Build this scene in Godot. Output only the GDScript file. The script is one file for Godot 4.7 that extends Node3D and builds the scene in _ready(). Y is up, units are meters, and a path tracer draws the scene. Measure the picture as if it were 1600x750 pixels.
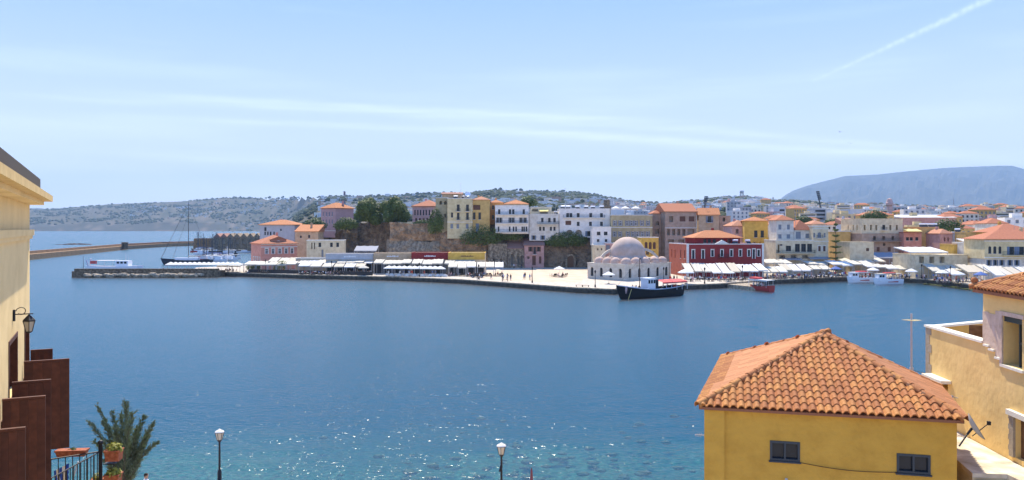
extends Node3D
# Old harbour town seen across the water. Pixels of the photograph (1600 x 750) give directions; distances come from the water line, the quay and usual sizes.
const F := 1256.0   # focal length in pixels of the photograph
const H := 16.0     # eye height above the water
const HZ := 356.0   # row of the horizon
const QY := 1.2     # height of the quays

var used := {}
var M := {}
var mesh_cache := {}
var rng := RandomNumberGenerator.new()

class MB:
	var v := PackedVector3Array()
	var n := PackedVector3Array()
	var c := PackedColorArray()
	var col := Color.WHITE
	var painted := false
	var xf := Transform3D.IDENTITY
	func put(a: Vector3, na: Vector3) -> void:
		v.append(xf * a)
		n.append((xf.basis * na).normalized())
		if painted: c.append(col)
	func tri(a: Vector3, b: Vector3, d: Vector3) -> void:
		var nn := (b - a).cross(d - a).normalized()
		put(a, nn); put(d, nn); put(b, nn)
	func tris(a: Vector3, b: Vector3, d: Vector3, na: Vector3, nb: Vector3, nd: Vector3) -> void:
		put(a, na); put(d, nd); put(b, nb)
	func quad(a: Vector3, b: Vector3, d: Vector3, e: Vector3) -> void:
		tri(a, b, d); tri(a, d, e)
	func quads(a: Vector3, b: Vector3, d: Vector3, e: Vector3, na: Vector3, nb: Vector3, nd: Vector3, ne: Vector3) -> void:
		tris(a, b, d, na, nb, nd); tris(a, d, e, na, nd, ne)
	func box(lo: Vector3, hi: Vector3, skip := "") -> void:
		var x0 := lo.x; var y0 := lo.y; var z0 := lo.z; var x1 := hi.x; var y1 := hi.y; var z1 := hi.z
		if not "f" in skip: quad(Vector3(x0, y0, z1), Vector3(x1, y0, z1), Vector3(x1, y1, z1), Vector3(x0, y1, z1))
		if not "k" in skip: quad(Vector3(x1, y0, z0), Vector3(x0, y0, z0), Vector3(x0, y1, z0), Vector3(x1, y1, z0))
		if not "r" in skip: quad(Vector3(x1, y0, z1), Vector3(x1, y0, z0), Vector3(x1, y1, z0), Vector3(x1, y1, z1))
		if not "l" in skip: quad(Vector3(x0, y0, z0), Vector3(x0, y0, z1), Vector3(x0, y1, z1), Vector3(x0, y1, z0))
		if not "t" in skip: quad(Vector3(x0, y1, z1), Vector3(x1, y1, z1), Vector3(x1, y1, z0), Vector3(x0, y1, z0))
		if not "b" in skip: quad(Vector3(x0, y0, z0), Vector3(x1, y0, z0), Vector3(x1, y0, z1), Vector3(x0, y0, z1))
	func cbox(at: Vector3, s: Vector3) -> void:
		box(at - s * 0.5, at + s * 0.5)
	func tube(p: Vector3, q: Vector3, r0: float, r1: float, seg := 6, caps := true) -> void:
		var w := (q - p).normalized()
		var s := w.cross(Vector3.UP if absf(w.y) < 0.9 else Vector3.RIGHT).normalized()
		var t := w.cross(s)
		for k in seg:
			var a0 := TAU * k / seg; var a1 := TAU * (k + 1) / seg
			var n0 := s * cos(a0) + t * sin(a0); var n1 := s * cos(a1) + t * sin(a1)
			quads(p + n0 * r0, p + n1 * r0, q + n1 * r1, q + n0 * r1, n0, n1, n1, n0)
			if caps:
				tri(p, p + n1 * r0, p + n0 * r0)
				tri(q, q + n0 * r1, q + n1 * r1)
	# profile of (radius, height), turned about the y axis through at
	func lathe(pr: Array, seg: int, at := Vector3.ZERO, smooth := true, squash := 1.0) -> void:
		for i in pr.size() - 1:
			var a: Vector2 = pr[i]; var b: Vector2 = pr[i + 1]
			var e := b - a
			for k in seg:
				var t0 := TAU * k / seg; var t1 := TAU * (k + 1) / seg
				var d0 := Vector3(cos(t0), 0, -sin(t0) * squash); var d1 := Vector3(cos(t1), 0, -sin(t1) * squash)
				var p0 := at + d0 * a.x + Vector3.UP * a.y; var p1 := at + d1 * a.x + Vector3.UP * a.y
				var q0 := at + d0 * b.x + Vector3.UP * b.y; var q1 := at + d1 * b.x + Vector3.UP * b.y
				if smooth:
					var ia: Vector2 = pr[maxi(i - 1, 0)]; var ib: Vector2 = pr[mini(i + 2, pr.size() - 1)]
					var ea := (b - ia); var eb := (ib - a)
					var na0 := (d0 * ea.y - Vector3.UP * ea.x).normalized(); var na1 := (d1 * ea.y - Vector3.UP * ea.x).normalized()
					var nb0 := (d0 * eb.y - Vector3.UP * eb.x).normalized(); var nb1 := (d1 * eb.y - Vector3.UP * eb.x).normalized()
					if a.x > 0.0001: tris(p0, p1, q1, na0, na1, nb1)
					if b.x > 0.0001: tris(p0, q1, q0, na0, nb1, nb0)
				else:
					if a.x > 0.0001: tri(p0, p1, q1)
					if b.x > 0.0001: tri(p0, q1, q0)
	func ball(at: Vector3, r: Vector3, seg := 8, rings := 5) -> void:
		for i in rings:
			var a0 := PI * i / rings - PI / 2; var a1 := PI * (i + 1) / rings - PI / 2
			for k in seg:
				var t0 := TAU * k / seg; var t1 := TAU * (k + 1) / seg
				var d := func(a: float, t: float) -> Vector3: return Vector3(cos(a) * cos(t), sin(a), -cos(a) * sin(t))
				var p0: Vector3 = d.call(a0, t0); var p1: Vector3 = d.call(a0, t1); var q1: Vector3 = d.call(a1, t1); var q0: Vector3 = d.call(a1, t0)
				quads(at + p0 * r, at + p1 * r, at + q1 * r, at + q0 * r, p0, p1, q1, q0)
	# upright prism over a polygon in plan (x, z), any winding
	func prism(poly: PackedVector2Array, y0: float, y1: float, bottom := false) -> void:
		var p := poly.duplicate()
		if not Geometry2D.is_polygon_clockwise(p): p.reverse()
		for i in p.size():
			var a := p[i]; var b := p[(i + 1) % p.size()]
			quad(Vector3(b.x, y0, b.y), Vector3(a.x, y0, a.y), Vector3(a.x, y1, a.y), Vector3(b.x, y1, b.y))
		cap(p, y1, true)
		if bottom: cap(p, y0, false)
	func cap(p: PackedVector2Array, y: float, up: bool) -> void:
		var t := Geometry2D.triangulate_polygon(p)
		for i in range(0, t.size(), 3):
			var a := Vector3(p[t[i]].x, y, p[t[i]].y); var b := Vector3(p[t[i + 1]].x, y, p[t[i + 1]].y); var d := Vector3(p[t[i + 2]].x, y, p[t[i + 2]].y)
			if ((b - a).cross(d - a).y > 0) == up: tri(a, b, d)
			else: tri(a, d, b)
	func done() -> ArrayMesh:
		var a := []
		a.resize(Mesh.ARRAY_MAX)
		a[Mesh.ARRAY_VERTEX] = v
		a[Mesh.ARRAY_NORMAL] = n
		if painted: a[Mesh.ARRAY_COLOR] = c
		var m := ArrayMesh.new()
		m.add_surface_from_arrays(Mesh.PRIMITIVE_TRIANGLES, a)
		return m

func X(px: float, d: float) -> float: return (px - 800.0) / F * d
func Y(py: float, d: float) -> float: return H - (py - HZ) / F * d
func P(px: float, py: float, d: float) -> Vector3: return Vector3(X(px, d), Y(py, d), -d)
func D(py: float, y := 0.0) -> float: return (H - y) * F / (py - HZ)           # distance of a point of height y seen in that row
func ground(px: float, py: float, y := 0.0) -> Vector3: return P(px, py, D(py, y))
func rf(a: float, b: float) -> float: return rng.randf_range(a, b)

func numbered(called: String) -> String:
	if not used.has(called):
		used[called] = 0
		return called
	used[called] += 1
	return "%s_%03d" % [called, used[called]]

func tag(o: Node, label: String, category: String, group := "", kind := "") -> Node:
	if label: o.set_meta("label", label)
	if category: o.set_meta("category", category)
	if group: o.set_meta("group", group)
	if kind: o.set_meta("kind", kind)
	return o

func thing(called: String, label: String, category: String, at: Vector3, turn := 0.0, group := "") -> Node3D:
	var o := Node3D.new()
	o.name = numbered(called)
	add_child(o)
	o.position = at
	o.rotation.y = turn
	tag(o, label, category, group)
	return o

func mi(mesh: Mesh, called: String, m: Material, parent: Node) -> MeshInstance3D:
	var o := MeshInstance3D.new()
	o.name = numbered(called) if parent == self else called
	o.mesh = mesh
	o.material_override = m
	parent.add_child(o, true)
	return o

func mk(mb: MB, called: String, m: Material, parent: Node) -> MeshInstance3D:
	return mi(mb.done(), called, m, parent)

func struct(mb: MB, called: String, m: Material) -> MeshInstance3D:
	var o := mk(mb, called, m, self)
	o.set_meta("kind", "structure")
	return o

func dup(o: Node3D, base: String, at: Vector3, turn := 0.0, label := "") -> Node3D:
	var r: Node3D = o.duplicate()
	r.name = numbered(base)
	add_child(r)
	r.position = at
	r.rotation.y = turn
	if label: r.set_meta("label", label)
	return r

# ------------------------------------------------------------------ materials
func noise_tex(freq: float, lo: Color, hi: Color, size := 512, octaves := 5, seed_ := 1, kind := FastNoiseLite.TYPE_SIMPLEX_SMOOTH, mid = null, gain := 0.5) -> NoiseTexture2D:
	var f := FastNoiseLite.new()
	f.noise_type = kind
	f.seed = seed_
	f.frequency = freq
	f.fractal_octaves = octaves
	f.fractal_gain = gain
	var t := NoiseTexture2D.new()
	t.noise = f
	t.width = size
	t.height = size
	t.seamless = true
	var g := Gradient.new()
	if mid == null:
		g.offsets = PackedFloat32Array([0.0, 1.0]); g.colors = PackedColorArray([lo, hi])
	else:
		g.offsets = PackedFloat32Array([0.0, 0.5, 1.0]); g.colors = PackedColorArray([lo, mid, hi])
	t.color_ramp = g
	return t

func normal_tex(freq: float, strength: float, size := 512, octaves := 4, seed_ := 1) -> NoiseTexture2D:
	var t := noise_tex(freq, Color.BLACK, Color.WHITE, size, octaves, seed_)
	t.color_ramp = null
	t.as_normal_map = true
	t.bump_strength = strength
	return t

# r, g, b are linear base colours
func mat(key: String, r: float, g: float, b: float, rough := 0.85, tex: Texture2D = null, scale := 0.2, bump: Texture2D = null, bump_by := 1.0) -> StandardMaterial3D:
	if M.has(key): return M[key]
	var m := StandardMaterial3D.new()
	m.resource_name = key
	m.albedo_color = Color(r, g, b).linear_to_srgb()
	m.roughness = rough
	m.metallic_specular = 0.4
	if tex:
		m.albedo_texture = tex
	if bump:
		m.normal_enabled = true
		m.normal_texture = bump
		m.normal_scale = bump_by
	if tex or bump:
		m.uv1_triplanar = true
		m.uv1_world_triplanar = true
		m.uv1_scale = Vector3.ONE * scale
	M[key] = m
	return m

func vmat(key: String, rough := 0.85) -> StandardMaterial3D:
	var m := mat(key, 1, 1, 1, rough)
	m.vertex_color_use_as_albedo = true
	return m

func sky_cover() -> ImageTexture:
	# thin cirrus in long strands and one contrail, laid out by azimuth (0 = ahead) and elevation in degrees, going on all round
	var w := 4096; var h := 2048
	var data := PackedByteArray()
	data.resize(w * h * 2)
	var f := FastNoiseLite.new()
	f.seed = 5; f.frequency = 0.05; f.fractal_octaves = 5
	var f2 := FastNoiseLite.new()
	f2.seed = 9; f2.frequency = 0.012; f2.fractal_octaves = 4
	# strand: bearing of its middle, elevation there, slope, bend, half length, half width, strength
	var strands := [
		[0.0, 7.75, -0.055, -0.0016, 36.0, 0.26, 0.09], [4.0, 6.55, -0.055, -0.0012, 32.0, 0.20, 0.085], [-8.0, 8.35, -0.03, -0.001, 22.0, 0.2, 0.10], [14.0, 5.7, -0.08, 0.0, 20.0, 0.36, 0.08],
		[-4.0, 4.3, -0.02, 0.0, 26.0, 0.35, 0.08], [16.0, 9.5, 0.09, 0.0, 14.0, 0.9, 0.05], [-70.0, 9.0, 0.03, 0.0, 30.0, 0.6, 0.15], [-120.0, 7.0, -0.04, 0.0, 32.0, 0.5, 0.15], [75.0, 8.0, 0.05, 0.0, 28.0, 0.6, 0.16], [130.0, 9.0, -0.03, 0.0, 33.0, 0.5, 0.15], [170.0, 6.0, 0.02, 0.0, 30.0, 0.5, 0.14]]
	for row in range(840, 1024):
		var el := 90.0 - (row + 0.5) * 180.0 / h
		for col in w:
			var az := (col + 0.5) * 360.0 / w
			if az > 180.0: az -= 360.0
			var a := 0.0
			for s in strands:
				var x: float = az - s[0]
				if absf(x) > s[4]: continue
				var y: float = (el - (s[1] + s[2] * x + s[3] * x * x)) / s[5]
				if absf(y) > 3.0: continue
				var ends: float = 1.0 - absf(x) / s[4]
				y += 0.7 * f.get_noise_2d(az * 1.6, el * 10.0)
				a += s[6] * exp(-y * y) * minf(1.0, ends * 3.0) * (0.75 + 0.6 * f.get_noise_2d(az * 2.0 + 300.0, el * 60.0))
			if absf(az) < 60.0 and el > 9.0:                     # contrail, wider and more broken where it is older
				var along := (az - 20.5) / 10.0
				if along > 0.0 and along < 2.6:
					var off := (el - (9.7 + along * 4.0)) * 0.93
					var wide := 0.07 + 0.10 * along
					off += 0.05 * f.get_noise_2d(az * 40.0, 7.0)
					a += 0.21 * minf(1.0, 0.3 + along) * exp(-pow(off / wide, 2)) * (0.75 + 0.8 * f.get_noise_2d(az * 50.0, el * 50.0)) * clampf((2.6 - along) * 3.0, 0, 1)
			a += maxf(0.0, f2.get_noise_2d(az * 2.0, el * 22.0) - 0.05) * 0.10
			var i := (row * w + col) * 2
			data[i] = 255
			data[i + 1] = clampi(int(a * 255.0), 0, 255)
	return ImageTexture.create_from_image(Image.create_from_data(w, h, false, Image.FORMAT_LA8, data))

func light_and_camera() -> void:
	var cam := Camera3D.new()
	cam.name = "camera"
	add_child(cam)
	cam.position = Vector3(0, H, 0)
	cam.near = 0.5
	cam.far = 60000.0
	cam.set_frustum(0.5 * 750.0 / F, Vector2(0, -0.5 * (375.0 - HZ) / F), 0.5, 60000.0)
	cam.current = true
	var env := Environment.new()
	env.background_mode = Environment.BG_SKY
	var sk := ProceduralSkyMaterial.new()
	sk.sky_top_color = Color(0.095, 0.265, 0.74).linear_to_srgb()
	sk.sky_horizon_color = Color(0.90, 0.91, 0.93).linear_to_srgb()
	sk.sky_curve = 0.118
	sk.ground_bottom_color = Color(0.12, 0.2, 0.28).linear_to_srgb()
	sk.ground_horizon_color = Color(0.6, 0.7, 0.8).linear_to_srgb()
	sk.sun_angle_max = 12.0
	sk.sky_cover = sky_cover()
	sk.sky_cover_modulate = Color(1, 1, 1)
	var sky := Sky.new()
	sky.sky_material = sk
	env.sky = sky
	env.ambient_light_source = Environment.AMBIENT_SOURCE_SKY
	env.tonemap_mode = Environment.TONE_MAPPER_LINEAR
	env.tonemap_exposure = 1.75
	env.sdfgi_enabled = true
	env.ssao_enabled = true
	env.ssil_enabled = true
	env.volumetric_fog_enabled = true
	env.volumetric_fog_density = 0.0
	env.fog_enabled = true
	env.fog_density = 0.000085
	env.fog_light_color = Color(0.71, 0.86, 1.0)
	var we := WorldEnvironment.new()
	we.name = "environment"
	we.environment = env
	add_child(we)
	var sun := DirectionalLight3D.new()
	sun.name = "sun"
	sun.light_energy = 1.55
	sun.light_color = Color(1.0, 0.95, 0.86)
	sun.light_angular_distance = 0.5
	sun.shadow_enabled = true
	add_child(sun)
	var el := deg_to_rad(54.0); var az := deg_to_rad(-8.0)
	sun.look_at_from_position(Vector3(sin(az) * cos(el), sin(el), -cos(az) * cos(el)) * 100.0, Vector3.ZERO, Vector3.UP)

func make_materials() -> void:
	var plaster := noise_tex(0.012, Color(0.90, 0.895, 0.88), Color(1, 1, 1), 512, 6, 3)
	var stained := noise_tex(0.010, Color(0.85, 0.82, 0.78), Color(1, 1, 1), 512, 6, 8, FastNoiseLite.TYPE_SIMPLEX_SMOOTH, Color(0.93, 0.92, 0.90), 0.6)
	var rubble := noise_tex(0.05, Color(0.35, 0.31, 0.27), Color(1, 0.98, 0.94), 512, 4, 4, FastNoiseLite.TYPE_CELLULAR)
	var patchy := noise_tex(0.014, Color(0.38, 0.35, 0.31), Color(1.0, 0.96, 0.9), 512, 6, 12, FastNoiseLite.TYPE_SIMPLEX_SMOOTH, Color(0.74, 0.69, 0.62), 0.62)
	var tiles := noise_tex(0.03, Color(0.66, 0.55, 0.5), Color(1, 1, 1), 512, 5, 6)
	var grain := normal_tex(0.06, 6.0, 512, 5, 2)
	var rough_n := normal_tex(0.035, 14.0, 512, 5, 21)
	M["t_plaster"] = plaster; M["t_stained"] = stained; M["t_rubble"] = rubble; M["t_patchy"] = patchy; M["t_tiles"] = tiles; M["n_grain"] = grain; M["n_rough"] = rough_n
	# plaster walls
	for a in [["white", .88, .83, .76], ["offwhite", .78, .73, .64], ["cream", .78, .67, .46], ["paleyellow", .74, .62, .36], ["ochre", .70, .47, .17], ["yellow", .78, .50, .10], ["orange", .80, .40, .13],
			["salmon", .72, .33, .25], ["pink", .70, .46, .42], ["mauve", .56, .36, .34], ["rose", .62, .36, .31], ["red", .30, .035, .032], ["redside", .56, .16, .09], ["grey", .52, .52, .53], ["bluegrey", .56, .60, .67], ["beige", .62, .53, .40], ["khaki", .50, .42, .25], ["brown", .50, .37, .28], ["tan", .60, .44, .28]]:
		mat(a[0], a[1], a[2], a[3], 0.88, plaster if a[0] in ["white", "grey", "bluegrey", "red", "mauve"] else stained, 0.09)
	mat("trim", .80, .78, .72, 0.8, plaster, 0.2)
	mat("stone", .56, .49, .39, 0.92, patchy, 0.11, rough_n, 0.8)
	mat("fortstone", .66, .47, .31, 0.95, patchy, 0.04, rough_n, 1.4)
	mat("palestone", .70, .65, .56, 0.9, patchy, 0.16, rough_n, 0.6)
	mat("darkrock", .27, .22, .16, 0.95, patchy, 0.05, rough_n, 1.6)
	mat("mosquestone", .66, .62, .54, 0.9, stained, 0.12, rough_n, 0.4)
	mat("mastgrey", .07, .07, .075, 0.5)
	mat("rubble", .54, .43, .32, 0.95, patchy, 0.045, rough_n, 1.2)
	mat("quaywall", .16, .145, .125, 0.7, patchy, 0.12, rough_n, 1.0)
	mat("paving", .60, .54, .45, 0.85, noise_tex(0.02, Color(0.78, 0.76, 0.73), Color(1, 1, 1), 512, 6, 14), 0.06)
	mat("plaza", .62, .50, .37, 0.85, stained, 0.04)
	mat("moss", .10, .14, .03, 0.95, patchy, 0.3)
	mat("roof", .60, .245, .125, 0.85, tiles, 0.22, rough_n, 0.5)
	mat("roofpale", .66, .34, .20, 0.85, tiles, 0.20, rough_n, 0.5)
	mat("rooforange", .68, .30, .12, 0.85, tiles, 0.18, rough_n, 0.5)
	mat("rooffaded", .50, .30, .23, 0.88, tiles, 0.25, rough_n, 0.5)
	mat("dome", .60, .46, .38, 0.85, stained, 0.07)
	mat("dome_small", .64, .46, .37, 0.85, stained, 0.15)
	mat("glass", .018, .022, .028, 0.12)
	mat("room_wall", .45, .40, .33, 0.9)
	mat("canvastan", .50, .44, .33, 0.8)
	mat("canvaspale", .60, .58, .53, 0.8)
	mat("shutter_grey", .22, .24, .27, 0.7)
	mat("shutter_brown", .13, .06, .035, 0.7)
	mat("shutter_blue", .12, .17, .25, 0.7)
	mat("frame_white", .78, .78, .76, 0.6)
	mat("frame_dark", .05, .05, .055, 0.6)
	mat("iron", .015, .015, .017, 0.5)
	mat("steel", .42, .43, .45, 0.4)
	mat("canvas", .62, .58, .48, 0.8, noise_tex(0.03, Color(0.88, 0.87, 0.85), Color(1, 1, 1), 256, 4, 31), 0.3)
	mat("canvaswhite", .66, .65, .61, 0.8)
	mat("canvasgrey", .28, .29, .32, 0.8)
	mat("canvasblue", .06, .12, .32, 0.8)
	mat("canvasred", .70, .10, .09, 0.8)
	mat("canvasyellow", .80, .62, .22, 0.8)
	for k in ["canvas", "canvaswhite", "canvasred", "canvasyellow"]:
		M[k].backlight_enabled = true
		M[k].backlight = Color(0.16, 0.155, 0.145)
	mat("wood", .22, .12, .06, 0.7, noise_tex(0.02, Color(0.7, 0.65, 0.6), Color(1, 1, 1), 256, 4, 41), 0.8)
	mat("paleseat", .75, .73, .68, 0.7)
	mat("wicker", .10, .065, .04, 0.8)
	mat("boatwhite", .82, .83, .84, 0.35)
	mat("boatblack", .010, .010, .011, 0.8)
	mat("boatblue", .018, .022, .034, 0.6)
	mat("boatred", .42, .04, .035, 0.4)
	mat("rail", .36, .42, .50, 0.6)
	mat("bark", .10, .075, .055, 0.95)
	mat("tyre", .02, .02, .022, 0.8)
	mat("carpaint", .03, .033, .04, 0.25)
	mat("terracotta", .50, .17, .08, 0.8, tiles, 0.9)
	for a in [["leaf_dark", .12, .155, .028], ["leaf_mid", .075, .12, .025], ["leaf_light", .12, .17, .04], ["leaf_grey", .17, .20, .12]]:
		var m := mat(a[0], a[1], a[2], a[3], 0.6)
		m.backlight_enabled = true
		m.backlight = Color(0.42, 0.55, 0.2)
		m.vertex_color_use_as_albedo = true
	vmat("person", 0.85)
	vmat("ground_mix", 0.95)

# ------------------------------------------------------------------ setting
func lerp_table(t: Array, x: float) -> float:
	if x <= t[0][0]: return t[0][1]
	for i in t.size() - 1:
		if x <= t[i + 1][0]:
			return lerpf(t[i][1], t[i + 1][1], (x - t[i][0]) / (t[i + 1][0] - t[i][0]))
	return t[-1][1]

const RIDGE := [[-500, 338], [-150, 334], [20, 327], [90, 327], [130, 323], [200, 318], [290, 315], [330, 311], [370, 308.5], [420, 309], [480, 308], [540, 307], [620, 306], [690, 303], [720, 303], [745, 300], [780, 297.5], [815, 299], [840, 300], [870, 299], [900, 301], [935, 305], [955, 310], [985, 317], [1040, 320], [1090, 316], [1130, 311], [1160, 308.5], [1185, 311], [1205, 315], [1235, 314], [1300, 321], [1400, 324], [1600, 326], [1900, 330], [2200, 334]]
var ridge_noise: FastNoiseLite

# height of the land behind the town in the direction of column px at distance d
func land(px: float, d: float) -> float:
	var rp := lerp_table(RIDGE, px)
	var k := smoothstep(400.0, 520.0, px)
	var rd := lerpf(5200.0, lerpf(3400.0, 2300.0, smoothstep(850.0, 1150.0, px)), k)
	var top := Y(rp, rd)
	var left := 0.0
	if d < 3900.0: left = -6.0
	elif d < 4060.0: left = lerpf(0.0, 36.0, (d - 3900.0) / 160.0)
	else: left = lerpf(36.0, top, minf(1.0, (d - 4060.0) / (rd - 4060.0)))
	var right := lerpf(7.0 + 6.0 * smoothstep(1050.0, 1150.0, px), top, clampf((d - 430.0) / (rd - 430.0), 0.0, 1.0))
	var y := lerpf(left, right, k)
	if d > rd: y = top - (d - rd) * 0.09
	var wobble := ridge_noise.get_noise_2d(X(px, d) * 0.25, d * 0.25) * clampf((d - 500.0) / 2500.0, 0.0, 1.0) * 16.0
	if d < 4060.0 and k < 1.0: wobble *= k
	return y + wobble * (1.0 if d < rd * 0.93 else 0.45)

func make_land() -> void:
	ridge_noise = FastNoiseLite.new()
	ridge_noise.seed = 77; ridge_noise.frequency = 0.008; ridge_noise.fractal_octaves = 5
	var soil := FastNoiseLite.new()
	soil.seed = 3; soil.frequency = 0.006; soil.fractal_octaves = 5
	var mb := MB.new()
	mb.painted = true
	var cols := []
	var ds := [430.0, 500.0, 600.0, 750.0, 900.0, 1100.0, 1300.0, 1550.0, 1800.0, 2050.0, 2300.0, 2600.0, 3000.0, 3400.0, 3700.0, 3880.0, 3900.0, 3940.0, 4000.0, 4060.0, 4150.0, 4300.0, 4500.0, 4700.0, 4950.0, 5200.0, 5600.0, 6500.0]
	var pxs := []
	var q := -600.0
	while q <= 2300.0:
		pxs.append(q)
		q += 9.0
	for px in pxs:
		var line := []
		for d in ds:
			var p := Vector3(X(px, d), land(px, d), -d)
			var s := soil.get_noise_2d(p.x * 0.5, d * 0.5)
			var s2 := soil.get_noise_2d(p.x * 2.2 + 900.0, d * 2.2)
			var c := Color(.060, .052, .030).lerp(Color(.018, .026, .013), smoothstep(-0.15, 0.25, s + 0.5 * s2))   # dry grass and scrub
			if s2 > 0.22: c = c.lerp(Color(.16, .12, .085), 0.5)
			if d > 3890.0 and d < 4070.0: c = Color(.035, .036, .028).lerp(Color(.13, .105, .08), smoothstep(0.12, 0.4, s2))     # sea cliff
			line.append([p, c])
		cols.append(line)
	for i in cols.size() - 1:
		for j in ds.size() - 1:
			var a = cols[i][j]; var b = cols[i + 1][j]; var c = cols[i + 1][j + 1]; var e = cols[i][j + 1]
			for t in [[a, b, c], [a, c, e]]:
				var nn: Vector3 = (t[1][0] - t[0][0]).cross(t[2][0] - t[0][0]).normalized()
				for w in [t[0], t[2], t[1]]:
					mb.col = w[1]
					mb.put(w[0], nn)
	struct(mb, "hills", M["ground_mix"])
	# the blue mountain far behind the town, and a far cape on the left
	var mn := FastNoiseLite.new()
	mn.seed = 15; mn.frequency = 0.0011; mn.fractal_type = FastNoiseLite.FRACTAL_RIDGED; mn.fractal_octaves = 5
	var mount := func(called: String, table: Array, dist: float, foot: float, step: float) -> void:
		var m := MB.new()
		var rows := []
		var x: float = table[0][0]
		while x <= table[-1][0]:
			var top := Y(lerp_table(table, x), dist)
			var line := []
			for k in 13:
				var t := k / 12.0
				var d := lerpf(foot, dist, t)
				var y := lerpf(-20.0, top, pow(t, 0.8))
				y += (mn.get_noise_2d(X(x, d), d) - 0.2) * 130.0 * sin(PI * t) * minf(1.0, top / 500.0)
				line.append(Vector3(X(x, d), y, -d))
			line.append(Vector3(X(x, dist * 1.15), -20, -dist * 1.15))
			rows.append(line)
			x += step
		for i in rows.size() - 1:
			for j in 13:
				m.quad(rows[i][j], rows[i + 1][j], rows[i + 1][j + 1], rows[i][j + 1])
		struct(m, called, mat("mountain", .10, .10, .085, 0.95, M["t_patchy"], 0.0012))
	mount.call("mountain", [[1150, 345], [1195, 326], [1218, 312], [1228, 304], [1240, 297.5], [1262, 290], [1282, 284.5], [1305, 279], [1320, 275], [1345, 274], [1372, 272.5], [1400, 269.5], [1440, 265.5], [1475, 262.5], [1520, 260.5], [1560, 259], [1582, 259], [1593, 262], [1612, 268], [1660, 282], [1720, 290], [1800, 305], [1900, 330]], 12000.0, 8200.0, 5.0)
	mount.call("far_cape", [[-300, 345], [-100, 338], [10, 330], [30, 326], [62, 325], [80, 328], [110, 334], [150, 345]], 9500.0, 8600.0, 8.0)

const WATER_DENSITY := 0.14

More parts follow.
